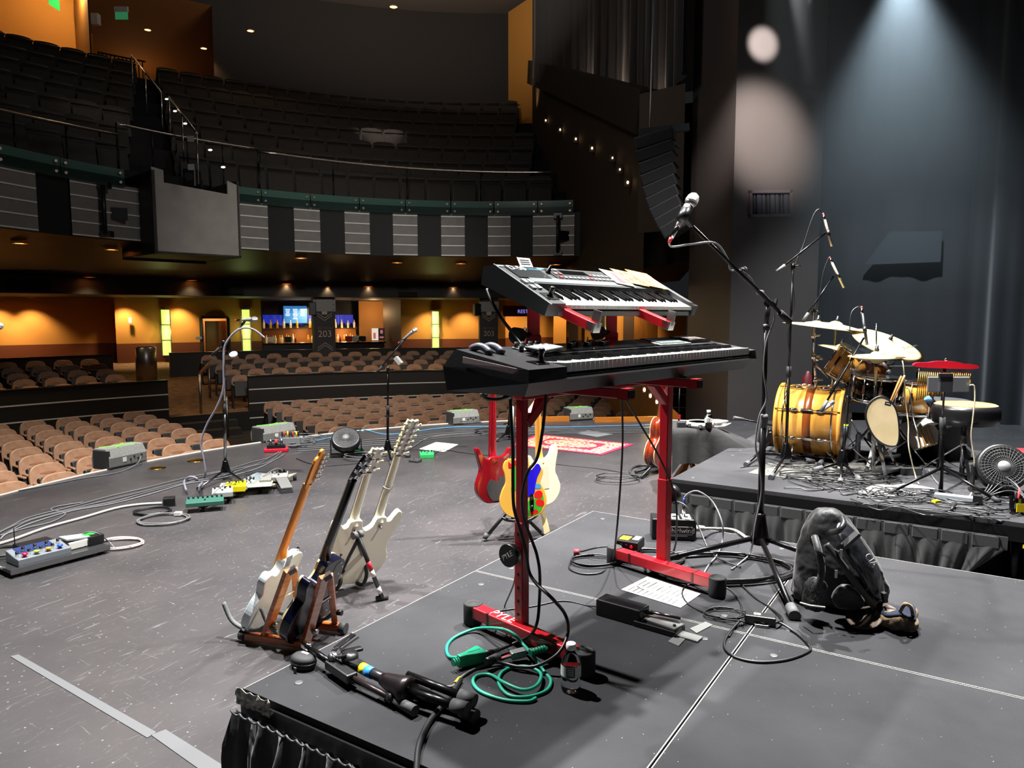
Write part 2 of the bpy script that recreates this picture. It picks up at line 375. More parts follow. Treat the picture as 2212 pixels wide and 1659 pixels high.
# --- balcony: curved front, seating steps, back wall, ceiling
BF = M('balcony_black', '#0b0b0d', .6)
mb = strip(lambda u: balp(BPX(u), 3.04), lambda u: balp(BPX(u), 4.15), 60)
strip(lambda u: balp(BPX(u), 4.15), lambda u: balp(BPX(u), 4.15, .5), 60, mb); struct('wall_balcony_front', mb, BF)
NR, RW, RH, R0 = 7, 1.28, .70, 1.35
prof = [(BR + .5, 4.15)]
for k in range(NR + 1):
    prof += [(BR + R0 - .9 + k * RW, 4.25 + RH * k), (BR + R0 + .38 + k * RW, 4.25 + RH * k)]
mb = MB(); TA, TB = R_(112), R_(-42)
mb.grid(lambda u, v: pol(prof[round(v * (len(prof) - 1))][0], TA + (TB - TA) * u, prof[round(v * (len(prof) - 1))][1], BC), 60, len(prof) - 1, 0, False)
struct('floor_balcony', mb, M('balcony_carpet', '#18161a', .95))
BW = BR + R0 + .3 + NR * RW                                   # radius of the balcony back wall
GW = M('balcony_wall', '#34302d', .8); CEIL = M('house_ceiling', '#6a5f56', .85)
bw = lambda px, z: RC(px, BW, z, BC)
# back wall in pieces round the two openings
mb = MB()
for p0, p1, z0, z1 in ((-330, 20, 9, 15), (233, 236, 9, 15), (488, 1100, 8.6, 15), (20, 233, 13.2, 15), (236, 488, 12.4, 15)):
    strip(lambda u: bw(p0 + (p1 - p0) * u, z0), lambda u: bw(p0 + (p1 - p0) * u, z1), 12, mb)
struct('wall_balcony_back', mb, GW)
mb = MB()                                                     # lit lobby behind the openings
l0 = lambda px, z: RC(px, BW + 3.2, z, BC)
strip(lambda u: l0(-60 + 300 * u, 9), lambda u: l0(-60 + 300 * u, 13.6), 8, mb)
strip(lambda u: RC(204 + 30 * u, BW + 3.2 - 3.0 * u, 9, BC), lambda u: RC(204 + 30 * u, BW + 3.2 - 3.0 * u, 13.6, BC), 4, mb)
struct('wall_lobby', mb, OCH)
mb = strip(lambda u: RC(236 + 264 * u, BW + 6, 9, BC), lambda u: RC(236 + 264 * u, BW + 6, 13.2, BC), 8)
strip(lambda u: bw(236 + 264 * u, 12.4), lambda u: RC(236 + 264 * u, BW + 6, 11.0, BC), 8, mb); struct('wall_lobby_far', mb, M('lobby_tan', '#8a5a2c', .8))
mb = strip(lambda u: bw(-100 + 620 * u, 9.2), lambda u: RC(-100 + 620 * u, BW + 6.2, 9.2, BC), 8); struct('floor_lobby', mb, CARP)
mb = MB(); mb.grid(lambda u, v: pol(4 + 26 * v, R_(120 - 190 * u), 13.6 - .6 * v, BC), 40, 6); struct('ceiling', mb, CEIL)
mb = MB(); mb.grid(lambda u, v: Vector((-14 + 26 * u, 12.5 + 3.2 * v, 9.9 + .8 * (1 - v) - .0 * u)), 2, 1); struct('ceiling_bulkhead', mb, M('bulkhead', '#221c1c', .8))
# house right side wall under the drape, stepping down to the stage
OW = M('side_wall', '#33251a', .8); DK = M('near_black', '#0a0a0c', .8)
mb = MB(); A0, A1 = D(1150, 165, 27), D(1395, 260, 13.5)
mb.add([(A0.x, A0.y, 2), (A1.x, A1.y, 2), A1, A0], [(0, 1, 2, 3)]); struct('wall_side', mb, OW)
e = (A1 - A0).normalized()
mb = MB().bar(A0 + Vector((0, -.15, .1)), A1 + Vector((0, -.15, .1)), .35, .75); struct('trim_2', mb, M('ledge', '#1c1512', .7))
mb = MB(); B0, B1 = D(1098, 200, 29), D(1152, 200, 27.5)
mb.add([(B0.x, B0.y, 4), (B1.x, B1.y, 4), (B1.x, B1.y, 13), (B0.x, B0.y, 13)], [(0, 1, 2, 3)])
mb.add([D(1150, 122, 26.8), D(1232, 56, 24), D(1232, 56, 24) + Vector((.3, .3, 1.2)), D(1150, 122, 26.8) + Vector((0, .3, 1.4))], [(0, 1, 2, 3)]); struct('wall_side_return', mb, OCH)
mb = MB(); c0, c1 = D(1380, 300, 13.2), D(1478, 300, 12.6)
mb.add([(c0.x, c0.y, 3.0), (c1.x, c1.y, 3.0), (c1.x, c1.y, 5.4), (c0.x, c0.y, 5.4)], [(0, 1, 2, 3)]); struct('wall_side_near', mb, M('side_near', '#3b3022', .8))
# proscenium column: sheen paint
COLM = M('column_paint', '#4c4543', .33, spec=.5, bump=(3, .03))
K1, K2, K0 = Vector((3.42, 11.5, 0)), Vector((4.92, 11.85, 0)), Vector((3.12, 13.0, 0))
K3 = K2 + Vector((-.2, 1.5, 0))
struct('wall_proscenium', MB().prism([(K0.x, K0.y), (K1.x, K1.y), (K2.x, K2.y), (K3.x, K3.y)], -1.3, 12), COLM)
# upstage masking: black drapes in folds and a dark back wall
DRP = M('black_drape', '#14161b', .9, sheen=.15)
def fold(a, b, z0, z1, amp, n, per):
    mb = MB(); d = (b - a); nn = Vector((-d.y, d.x, 0)).normalized(); L = d.length
    mb.grid(lambda u, v: a + d * u + nn * (amp * sin(2 * pi * u * L / per) + .4 * amp * sin(2 * pi * u * L / per * 2.3 + 1)) + Vector((0, 0, z0 + (z1 - z0) * v)), n, 2); return mb
struct('wall_drape', fold(Vector((4.9, 11.95, 0)), Vector((7.0, 10.6, 0)), 0, 12, .02, 60, .7), DRP)
struct('wall_drape_right', fold(Vector((6.6, 10.7, 0)), Vector((9.4, 7.6, 0)), 0, 12, .09, 120, .55), DRP)
mb = MB(); a = D(1868, 572, 11.45); b_ = D(2032, 566, 10.9); c_ = D(2032, 500, 10.9); d_ = D(1926, 500, 11.25)
mb.prism([(0, 0), ((b_ - a).length, 0), ((b_ - a).length, c_.z - a.z), ((d_ - a).length * .55, d_.z - a.z)], -.02, .02, frame(a, x=b_ - a, z=Vector((-.3, -1, 0))))
struct('trim_3', mb, M('scenery_grey', '#1d2127', .9))
# ================================================================== HOUSE FURNITURE
# --- auditorium seats with tan moulded backs
TAN = M('tan_vinyl', '#a07c62', .42, noise=(14, '#916c54', .4, .7), spec=.4); SLOT = M('seat_slot', '#8a5c40', .6); SBK = M('seat_black', '#121214', .5)
def seat_back_pts(w=.228, h0=.40, h1=.83):
    return [(-w * .9, h0), (w * .9, h0), (w, h0 + .12), (w, h1 - .15), (w * .88, h1 - .06), (w * .55, h1 - .01), (0, h1), (-w * .55, h1 - .01), (-w * .88, h1 - .06), (-w, h1 - .15), (-w, h0 + .12)]
def make_seat():
    t = thing('auditorium_seat', 'x', 'seat')
    T = Matrix.Translation((0, .03, 0)) @ Matrix.Rotation(radians(-12), 4, 'X') @ Matrix.Rotation(pi / 2, 4, 'X')
    mb = MB(); o = spl2(seat_back_pts(), 3); n = len(o)
    mb.prism(o, -.03, .02, T)
    ob = obj('backrest', mb, TAN, t, bevel=.012)
    sl = MB(); so = [(.075 * cos(2 * pi * i / 14) * (1 + .35 * abs(cos(2 * pi * i / 14))), .70 + .016 * sin(2 * pi * i / 14)) for i in range(14)]
    sl.prism(so, .018, .0235, T); obj('hand_slot', sl, SLOT, ob)
    mb = MB(); mb.box((0, -.12, .48), (.44, .1, .40), R=Matrix.Rotation(radians(-18), 3, 'X')); obj('folded_seat', mb, SBK, t, bevel=.02)
    for s in (-1, 1):
        mb = MB(); mb.box((s * .248, -.16, .60), (.045, .26, .03)); obj('armrest', mb, TAN, t, bevel=.01)
        mb = MB(); mb.box((s * .248, -.1, .30), (.035, .14, .6)); mb.box((s * .248, -.1, .01), (.045, .3, .02)); obj('standard', mb, SBK, t)
    return t
seat0 = make_seat(); first = [True]
def place_seat(proto, p, face, label, group, flag, sc=1.):
    d = face - p; m = Matrix.Translation(p) @ Matrix.Rotation(atan2(d.y, d.x) + pi / 2, 4, 'Z') @ Matrix.Scale(sc, 4)
    if flag[0]:
        flag[0] = False; proto.matrix_basis = m; proto['label'] = label; proto['group'] = group
    else: dup(proto, m, label, group)
nseat = 0
def vis(p, x0=-60, x1=2260, y0=-60): x, y = proj(p); return x0 < x < x1 and y > y0
for blk, sgn, th0, th1 in (('left pit block', 1, 42.0, 75), ('central pit block', -1, 32.4, -18)):
    for k in range(8):
        r = 8.3 + .76 * k; st = .60 / r
        th = R_(th0) + .5 * st * sgn; n = 1
        while (th < R_(th1)) if sgn > 0 else (th > R_(th1)):
            p = pol(r, th, -1.26); x, y = proj(p + Vector((0, 0, .8)))
            if -25 < x < 1372:
                place_seat(seat0, p, Vector((1.6, 4.2, -1.26)), 'tan vinyl pit seat, %s from the aisle, %s row from the stage, %s' % (ordw(n), ordw(k + 1), blk), 'tan seats in the %s' % blk, first); nseat += 1
            th += st * sgn; n += 1
for blk, sgn, th0, th1 in (('rear left block', 1, 40.6, 75), ('rear central block', -1, 33.4, -16)):
    for k in range(5):
        r = 15.75 + .95 * k; st = .62 / r
        th = R_(th0) + .5 * st * sgn; n = 1
        while (th < R_(th1)) if sgn > 0 else (th > R_(th1)):
            p = pol(r, th, rearz(r)); x, y = proj(p + Vector((0, 0, .8)))
            if -25 < x < 1030:
                place_seat(seat0, p, Vector((1.6, 4.2, 0)), 'tan vinyl seat, %s from the aisle, %s row behind the parapet, %s' % (ordw(n), ordw(k + 1), blk), 'tan seats in the %s' % blk, first); nseat += 1
            th += st * sgn; n += 1
# --- balcony seats: dark upholstery
BFAB = M('balcony_fabric', '#3b3632', .85, sheen=.1, noise=(9, '#2e2a27', .3, .7, (1, 1, 6)))
def make_bseat():
    t = thing('balcony_seat', 'x', 'seat')
    mb = MB(); o = spl2([(-.25, .32), (.25, .32), (.255, .8), (.2, .885), (0, .905), (-.2, .885), (-.255, .8)], 2)
    T = Matrix.Rotation(radians(-12), 4, 'X') @ Matrix.Rotation(pi / 2, 4, 'X'); mb.prism(o, -.05, .03, T)
    for z in (.62, .74): mb.tube([(-.235, -.035 - .2 * (z - .5), z), (0, -.06 - .2 * (z - .5), z), (.235, -.035 - .2 * (z - .5), z)], .028, 6)
    obj('backrest', mb, BFAB, t)
    mb = MB(); mb.box((0, -.14, .44), (.46, .12, .42), R=Matrix.Rotation(radians(-16), 3, 'X'))
    obj('seat_pan', mb, BFAB, t)
    return t
bs0 = make_bseat(); firstb = [True]; cand = []
# aisle angles (about the balcony centre) on the left of the photo
for k in range(NR):
    r = BR + R0 + .05 + RW * k; st = .70 / r; th = R_(-36); i = 0
    aL, aR = thp(balp(300 + 8 * k * .6, 0, R0 + RW * k), BC), thp(balp(405 - 6 * k, 0, R0 + RW * k), BC)
    lst = []
    th = aR - st / 2; n = 1
    while th > R_(-40): lst.append((th, n, 'right of the balcony aisle')); th -= st; n += 1
    th = aL + st / 2; n = 1
    while th < R_(112): lst.append((th, n, 'left of the balcony aisle')); th += st; n += 1
    for th, n, side in lst:
        p = pol(r, th, 4.25 + RH * k, BC); x, y = proj(p + Vector((0, 0, .7)))
        if -30 < x < 1185 - 14 * k and y > 60: cand.append((p.length, p, n, k, side))
cand.sort(key=lambda c: c[0])
for _, p, n, k, side in cand[:300]:
    place_seat(bs0, p, Vector((1.0, 5, 0)), 'dark upholstered seat, %s %s, %s row' % (ordw(n), side, ordw(k + 1)), 'dark seats in the balcony', firstb, 1.28)
if len(cand) > 300:
    mb = MB()
    for _, p, n, k, side in cand[300:]:
        d = Vector((1, 5, 0)) - p; T = Matrix.Translation(p) @ Matrix.Rotation(atan2(d.y, d.x) + pi / 2, 4, 'Z') @ Matrix.Scale(1.28, 4)
        for ch in bs0.children:
            mb.add([v.co for v in ch.data.vertices], [list(f.vertices) for f in ch.data.polygons], False, 0, T)
    tag(obj('distant_balcony_seats', mb, BFAB), 'far rows of dark upholstered seats high in the balcony', 'seats', kind='stuff')
# --- balcony front: slatted grey panels, glass guard, rail, booth
GP = M('grey_panel', '#7d7976', .5, .1, noise=(5, '#8a8682', .3, .7)); LINE = M('panel_line', '#f0ede6', .4, .1)
pans = [(22, 104), (175, 333), (523, 590), (645, 700), (752, 805), (854, 906), (956, 1006), (1055, 1103), (1150, 1238), (1296, 1316), (-120, -60)]
names = ['leftmost', 'second', 'third', 'fourth', 'fifth', 'sixth', 'seventh', 'eighth', 'ninth', 'last narrow', 'outer']
for (a, b), nm in zip(pans, names):
    t = thing('fascia_panel', 'grey slatted balcony front panel, %s along the curve' % nm if nm != 'outer' else 'grey slatted balcony front panel beyond the left picture edge', 'wall panel', balp((a + b) / 2, 3.05, -.03), group='slatted panels on the balcony front')
    mb = strip(lambda u: balp(a + (b - a) * u, 3.05, -.06), lambda u: balp(a + (b - a) * u, 4.12, -.06), 6)
    strip(lambda u: balp(a + (b - a) * u, 3.05, -.06), lambda u: balp(a + (b - a) * u, 3.05, 0), 6, mb)
    obj('board', mb, GP, t, True)
    for j in range(5):
        z = 3.07 + j * .245
        mb = strip(lambda u: balp(a + (b - a) * u, z - .012, -.075), lambda u: balp(a + (b - a) * u, z + .014, -.075), 6)
        strip(lambda u: balp(a + (b - a) * u, z + .014, -.075), lambda u: balp(a + (b - a) * u, z + .014, -.06), 6, mb)
        obj('metal_strip', mb, LINE, t, True)
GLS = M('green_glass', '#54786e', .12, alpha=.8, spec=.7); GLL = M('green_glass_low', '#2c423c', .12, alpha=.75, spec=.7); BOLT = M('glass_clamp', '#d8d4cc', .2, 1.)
gx = [-160, -70, 22, 158, 292, None, 500, 578, 681, 784, 881, 977, 1068, 1160, 1236]
gi = 0
for a, b in zip(gx[:-1], gx[1:]):
    if a is None or b is None: continue
    gi += 1
    t = thing('guard_glass', 'green edged glass guard on the balcony front, %s pane from the left' % ordw(gi), 'glass guard', balp((a + b) / 2, 4.1, -.1), group='glass guards on the balcony front')
    for nm_, z0, z1, dr in (('upper_strip', 4.28, 4.44, -.10), ('lower_strip', 4.08, 4.275, -.13)):
        mb = strip(lambda u: balp(a + 1 + (b - a - 2) * u, z0, dr), lambda u: balp(a + 1 + (b - a - 2) * u, z1, dr), 5); obj(nm_, mb, GLS if z0 > 4.2 else GLL, t, True)
    for x in (a + 10 * (1 if a < 400 else .8), b - 10 * (1 if a < 400 else .8)):
        for z in (4.36, 4.18):
            c = balp(x, z, -.14); mb = MB().cyl(c, c + (HC - c).normalized() * .03 * Vector((1, 1, 0)).length / 1.414, .028, n=8); obj('clamp', mb, BOLT, t, True)
RAILM = M('rail_steel', '#cfcac2', .25, 1.)
def rail(label, px0, px1, z0, z1, dr=.25):
    t = thing('guard_rail', label, 'handrail', balp((px0 + px1) / 2, 4.2, dr))
    obj('top_rail', MB().tube([balp(px0 + (px1 - px0) * i / 16, z0 + (z1 - z0) * i / 16, dr) for i in range(17)], .028, 8), RAILM, t, True)
    for i in range(0, 17, 4):
        p = balp(px0 + (px1 - px0) * i / 16, 4.15, dr); obj('post', MB().cyl(p, balp(px0 + (px1 - px0) * i / 16, z0 + (z1 - z0) * i / 16, dr), .018, n=6), BLKM, t, True)
rail('steel guard rail along the left balcony front', -150, 281, 5.05, 5.19)
rail('steel guard rail in front of the balcony aisle', 279, 573, 5.40, 5.40)
rail('long steel guard rail along the central balcony front', 575, 1195, 5.36, 5.21)
# projection booth hanging on the balcony front
t = thing('booth', 'grey box booth projecting from the balcony front', 'booth', D(430, 480, 15.6))
a, b = D(335, 548, 14.7), D(522, 555, 16.0); dv = (b - a); dv.z = 0; L = dv.length; bk = Vector((-dv.y, dv.x, 0)).normalized()
T = frame((a.x, a.y, 2.78), x=dv, z=(0, 0, 1)); h = 1.62; fx = L / 187
out = [(0, 0), (L, 0), (L, h - .1), (fx * 160, h - .02), (fx * 160, h - .3), (fx * 24, h - .22), (fx * 24, h + .02), (0, h + .06)]
T2 = T @ Matrix.Rotation(pi / 2, 4, 'X')
mb = MB().prism(out, -.04, 0, T2); obj('front_panel', mb, M('booth_grey', '#9a9490', .6, noise=(3, '#a8a29c', .3, .7)), t, True)
mb = MB(); mb.box((.03, .9, h / 2), (.06, 1.8, h), T=T); mb.box((L - .03, .9, h / 2), (.06, 1.8, h), T=T); mb.box((L / 2, .9, .02), (L, 1.8, .04), T=T); obj('side_walls', mb, M('booth_dark', '#2a2522', .6), t, True)
mb = MB(); mb.box((L / 2, 1.8, h / 2 + .1), (L, .05, h + .3), T=T); obj('back_panel', mb, DK, t, True)
t2 = thing('moving_light', 'black moving head light standing in the balcony booth', 'stage light', tuple(T @ Vector((fx * 105, .5, 1.15))))
mb = MB(); mb.box((0, 0, .1), (.35, .3, .2)); obj('base', mb, BLK, t2, bevel=.02)
mb = MB(); mb.box((0, 0, .48), (.3, .28, .42)); obj('head', mb, BLK, t2, bevel=.05)
mb = MB().cyl((0, -.14, .5), (0, -.17, .5), .09); obj('lens', mb, M('dim_lens', '#30343a', .1), t2)
# uplight bars on the panels
for a, z in ((244, 'left'), (1203, 'right')):
    p0, p1 = balp(a, 3.12, -.2), balp(a, 4.05, -.2)
    t = thing('pipe_bar', 'black vertical pipe bar on the %s balcony front' % z, 'pipe', p0)
    obj('tube', MB().cyl(p0, p1, .045, n=10), BLK, t, True)
    for q in (p0, p1):
        mb = MB(); mb.box(q + Vector((0, .07, 0)), (.2, .14, .12)); obj('bracket', mb, STL, t, True)
    q = balp(a + 32 if a < 500 else a + 14, 3.55, -.12); mb = MB(); mb.box(q, (.3, .06, .24), rz=.5)
    tag(obj('socket_plate', mb, BLK), 'small black socket plate beside the %s pipe bar' % z, 'socket plate')
# --- handrails and lights in the balcony aisle, step lights
def hrail(label, p0, p1, posts=2, drop=.9):
    t = thing('stair_rail', label, 'handrail', p1)
    obj('top_rail', MB().cyl(p0, p1, .025, n=8), RAILM, t, True)
    for i in range(posts):
        q = p0.lerp(p1, i / (posts - 1)); obj('post', MB().cyl(q, q - Vector((0, 0, drop)), .016, n=6), RAILM, t, True)
hrail('upper steel stair rail in the balcony aisle', D(284, 118, 20.5), D(348, 200, 17.6), 3, 1.0)
hrail('lower steel stair rail in the balcony aisle', D(365, 209, 17.4), D(425, 288, 15.2), 3, 1.0)
EM = lambda n, c, s: M(n, c, .5, emit=s, ecol=c)
WARM = EM('warm_lamp', '#ffd090', 9.); COOL = EM('cool_lamp', '#e8f0ff', 2.)
sl = [(1179, 260, 24.5), (1210, 280, 23), (1244, 300, 21.5), (1279, 320, 20), (1323, 341, 18.4), (1339, 366, 17), (1356, 394, 15.5)]
for i, (x, y, d) in enumerate(sl):
    u_ = (x - CX) / FPX; tt = (A0.x - u_ * A0.y) / (u_ * (A1.y - A0.y) - (A1.x - A0.x)); q = D(x, y, A0.y + tt * (A1.y - A0.y) - .2); t = thing('step_light', 'small glowing step light on the side stairs, %s from the top' % ordw(i + 1), 'step light', q, group='step lights on the side stairs')
    obj('bulb', MB().ball((0, 0, 0), .03 if i not in (4, 5) else .022, 8, sc=(.7, .7, 1)), WARM, t); mb = MB(); mb.box((0, .07, 0), (.12, .06, .16)); obj('plate', mb, DK, t)
for i, (x, y, d) in enumerate([(360, 214, 17.6), (378, 240, 16.8), (400, 267, 16), (454, 324, 14.8), (482, 361, 14.2)]):
    q = D(x, y, d); t = thing('aisle_light', 'tiny aisle step light in the balcony, %s from the top' % ordw(i + 1), 'step light', q, group='aisle lights in the balcony')
    obj('lens', MB().ball((0, 0, 0), .035, 8, sc=(1.3, .6, .6)), COOL, t)
for i, (x, y) in enumerate([(412, 300), (413, 361)]):
    q = D(x, y, 14.4); mb = MB(); mb.box((0, 0, 0), (.12, .03, .11)); o = obj('notice_card', mb, M('grey_card', '#8f8f8f', .7)); o.matrix_basis = Matrix.Translation(q)
    tag(o, 'small grey card beside the balcony aisle, %s' % ('upper one' if i == 0 else 'lower one'), 'card')
# --- exit signs and downlights
EXG = EM('exit_green', '#30e060', 1.2)
t = thing('exit_sign', 'green glowing sign hanging in the left lobby opening', 'exit sign', D(262, 22, 24)); mb = MB(); mb.box((0, 0, .02), (.42, .08, .16)); obj('housing', mb, WHT, t)
mb = MB(); mb.box((0, 0, -.16), (.40, .015, .24)); obj('panel', mb, M('exit_panel', '#2f8f55', .3, emit=.25, ecol='#50c080'), t)
t = thing('exit_sign', 'thin green exit sign seen edge on at the top left', 'exit sign', D(117, 4, 24)); mb = MB(); mb.box((0, 0, 0), (.03, .5, .34)); obj('panel', mb, EXG, t)
def downlight(label, q, r, power, tgt=None, col=(1, .72, .40), ang=110, e=9., group='recessed downlights'):
    t = thing('downlight', label, 'ceiling light', q, group=group)
    mb = MB().lathe([(r * 1.25, 0), (r * 1.25, -.015), (r, -.02), (r, 0)], 16); obj('trim_ring', mb, M('downlight_trim', '#caa070', .4), t)
    mb = MB().lathe([(0, -.006), (r, -.006)], 16); obj('lens', mb, M('downlight_lens', '#ffc070', .4, emit=e, ecol='#ffb45c'), t)
    if power: lamp('SPOT', 'bulb', Vector(q) + Vector((0, 0, -.04)), tgt or (q[0], q[1], q[2] - 3), power, col, .06, ang, .8, t)
def soff(px, py):
    F = balp(px, 3.04); B = RC(px, 19.8, 2.56); r = ray(px, py)
    lo, hi = F.y, B.y
    for _ in range(40):
        y = (lo + hi) / 2; zc = 3.04 + (2.56 - 3.04) * (y - F.y) / (B.y - F.y)
        if EYE + r.z / r.y * y > zc: hi = y
        else: lo = y
    return D(px, py, y) + Vector((0, 0, -.02))
dl = [(42, 522), (241, 536), (193, 596), (414, 603), (650, 555), (619, 610), (796, 616), (858, 565), (995, 567), (979, 618), (1201, 569), (708, 617), (1430, 580)]
for i, (x, y) in enumerate(dl):
    if x == 1430: continue
    downlight('glowing recessed downlight in the balcony soffit, %s from the left' % ordw(sorted(d[0] for d in dl).index(x) + 1), soff(x, y), .12 if x != 708 else .06, 60 if y > 590 else 110, e=8 if x != 708 else 12, group='soffit downlights')
for i, (x, y) in enumerate([(10, 644), (80, 644), (280, 644), (395, 644), (930, 652), (1008, 652)]):
    r = 24.6 if x < 100 else 23.7; q = RC(x, r, 2.09)
    downlight('recessed wall washer over the ochre back wall, %s from the left' % ordw(i + 1), q, .07, 190, tuple(RC(x, r + .42, .4)), (1, .76, .46), 95, 2, group='wall washers over the back wall')
for i, (x, y, d) in enumerate([(319, 64, 25.2), (440, 104, 26.5), (541, 66, 24), (850, 14, 20)]):
    downlight('recessed ceiling downlight high over the balcony, %s from the left' % ordw(i + 1), D(x, y, d), .1, (60, 60, 14, 0)[i], None, (1, .6, .28), 120, (14, 14, 3, 1.2)[i], group='balcony ceiling downlights')
lamp('SPOT', 'lobby_lamp', RC(190, BW + 2.2, 13.4, BC), RC(150, BW + 3.0, 10.5, BC), 1300, (1, .74, .38), .1, 100, .8)
lamp('POINT', 'lobby_lamp', RC(330, BW + 4.5, 10.2, BC), (0, 0, 0), 22, (1, .6, .25), .2); lamp('POINT', 'lobby_lamp', RC(206, BW + 1.3, 12.4, BC), (0, 0, 0), 150, (1, .74, .38), .1)
# banquet chairs glimpsed along the lobby edge, fence and balusters
for i, (x, y) in enumerate([(40, 98), (103, 116), (142, 122), (386, 165), (428, 173), (465, 179)]):
    q = RC(x, BW + .5, 0, BC); q = D(x, y, q.y); t = thing('lobby_chair', 'dark framed lobby chair with lit cream back, %s from the left' % ordw(i + 1), 'chair', q - Vector((0, 0, .8)), rz=.45, group='lobby chairs at the top of the balcony')
    mb = MB().tube([(-.22, 0, -.3), (-.24, 0, .8), (.24, 0, .8), (.22, 0, -.3)], .02, 6); obj('frame', mb, DK, t); mb = MB(); mb.box((0, 0, .62), (.42, .04, .3)); obj('back_pad', mb, M('cream_pad', '#d8a868', .7), t); mb = MB(); mb.box((0, .2, .3), (.44, .4, .08)); obj('seat', mb, DK, t)
t = thing('balustrade', 'dark metal baluster railing in the upper lobby', 'railing', RC(295, BW + 1.6, 9.2, BC))
for i in range(12):
    q = RC(250 + 8.2 * i, BW + 1.6, 9.2, BC); obj('baluster', MB().cyl(q, q + Vector((0, 0, 1.35)), .02, n=6), BLKM, t, True)
obj('top_rail', MB().tube([RC(248 + 8.2 * i, BW + 1.6, 10.55, BC) for i in range(13)], .03, 6), BLKM, t, True)
t = thing('wall_speaker', 'pale box speaker on the lobby column', 'speaker', D(207, 42, 25)); mb = MB(); mb.box((0, 0, 0), (.24, .2, .35)); obj('cabinet', mb, WHT, t, bevel=.02)
# balcony fill: added spot over the dim seats, then spots on the lit rows
lamp('SPOT', 'balcony_fill', (-3, 16, 13), (-6, 19, 5), 250, (1, .9, .8), .3, 100, .9)
lamp('SPOT', 'balcony_fill', (-3.3, 19.6, 12.6), (-4.25, 24.2, 7.2), 1700, (1, .84, .74), .1, 15, .8)
lamp('SPOT', 'balcony_fill', (-7.5, 15, 11.5), D(248, 222, 18.2), 170, (1, .85, .7), .15, 24, .8)
lamp('SPOT', 'balcony_fill', (-6, 15.5, 11.5), D(425, 248, 18.6), 120, (1, .85, .7), .15, 22, .8)
lamp('AREA', 'ceiling_fill', (-4, 22, 9.5), (-3.6, 22.5, 14), 420, (1, .88, .76), 3.0)  # added uplight to brighten the ceiling, no cove there
lamp('AREA', 'fascia_fill', (-1.5, 9.5, 7.2), (-3, 18, 3.5), 75, (1, .97, .93), 2.0)  # added area fill to brighten the balcony front panels
# --- wall sconces: green-white glass tubes
SC_G = M('sconce_glass', '#d8e890', .4, emit=1.7, ecol='#b4cc5c')
for i, (x, y0, y1) in enumerate([(364, 668, 768), (536, 668, 764), (942, 672, 757)]):
    q = RC(x, 24.1 if x < 900 else 24.3, 0); lo, hi = D(x, y1, q.y), D(x, y0, q.y)
    q.z = lo.z; t = thing('wall_sconce', 'tall glowing yellow green wall sconce, %s from the left' % ordw(i + 1), 'wall light', q, rz=.35 if x < 600 else .1, group='tall wall sconces'); H = hi.z - lo.z
    for j in range(3):
        mb = MB(); mb.grid(lambda u, v: Vector((.13 * cos(pi * u + pi), -.02 - .1 * sin(pi * u), H * (j + .03) / 3 + v * H * .94 / 3)), 8, 1); obj('glass_tube', mb, SC_G, t)
    mb = MB()
    for j in range(4): mb.box((0, -.03, H * j / 3), (.3, .2, .03))
    for s in (-.15, .15): mb.box((s, -.02, H / 2), (.02, .06, H))
    obj('frame', mb, STL, t)
    lamp('POINT', 'glow', t.matrix_basis @ Vector((0, -.35, H / 2)), (0, 0, 0), 8, (.8, 1, .4), .15, parent=t)
# --- things on the back wall
def plate(name, label, cat, px, py, r, w, h, mat, d=.05):
    q = RC(px, r, 0); q = D(px, py, q.y); mb = MB(); mb.box((0, 0, 0), (w, d, h)); o = obj(name, mb, mat, bevel=.01); o.matrix_basis = Matrix.Translation(q) @ Matrix.Rotation(-atan2(q.x, q.y), 4, 'Z'); tag(o, label, cat); return o
plate('thermostat', 'small pale wall box on the ochre corner wall', 'wall box', 281, 692, 24.1, .09, .19, WHT)
plate('sign_plate', 'small grey sign plate beside the open door', 'sign', 430, 730, 24.1, .2, .1, STL)
plate('switch_plate', 'small ochre switch plate right of the third sconce', 'switch', 965, 693, 24.3, .1, .12, OCH)
plate('supply_vent', 'black air vent in the header over the left seats', 'vent', 66, 617, 19.7, .85, .25, DK)
plate('supply_vent', 'black air vent in the header over the aisle', 'vent', 503, 628, 19.7, .6, .2, DK)
plate('supply_vent', 'black air vent in the header over the central seats', 'vent', 881, 636, 19.7, .6, .16, DK)
# open door with dark frame
t = thing('door_1', 'x', 'x'); del t['label']; del t['category']; t['kind'] = 'structure'
q0, q1 = RC(440, 24.1, -.5), RC(498, 24.1, -.5); mb = MB()
for q in (q0, q1): mb.bar(q, q + Vector((0, 0, 1.95)), .09)
mb.bar(q0 + Vector((0, 0, 1.95)), q1 + Vector((0, 0, 1.95)), .09); obj('door_frame', mb, DK, t)
mb = MB().bar(q0 + Vector((.1, .1, .92)), q0 + Vector((.55, .8, .92)), .05, 1.8); obj('door_leaf', mb, M('door_wood', '#8a4f22', .5), t)
mb = MB(); a = RC(430, 25.4, -.5); b = RC(512, 25.4, -.5); mb.quad(a, b, b + Vector((0, 0, 2.2)), a + Vector((0, 0, 2.2))); struct('wall_vestibule', mb, M('vestibule_tan', '#b08050', .8))
lamp('POINT', 'vestibule_lamp', RC(468, 24.8, 1.5), (0, 0, 0), 40, (1, .7, .35), .1)
# trash can by the aisle
q = RC(318, 20.2, rearz(20.2)); t = thing('litter_bin', 'tall brushed steel litter bin by the rear aisle', 'bin', q)
obj('body', MB().lathe([(.28, 0), (.28, 1.0), (.26, 1.02), (.2, 1.03)], 24), STL, t); obj('liner_ring', MB().lathe([(.2, 1.0), (.24, 1.035), (.2, 1.04)], 20), BLK, t)
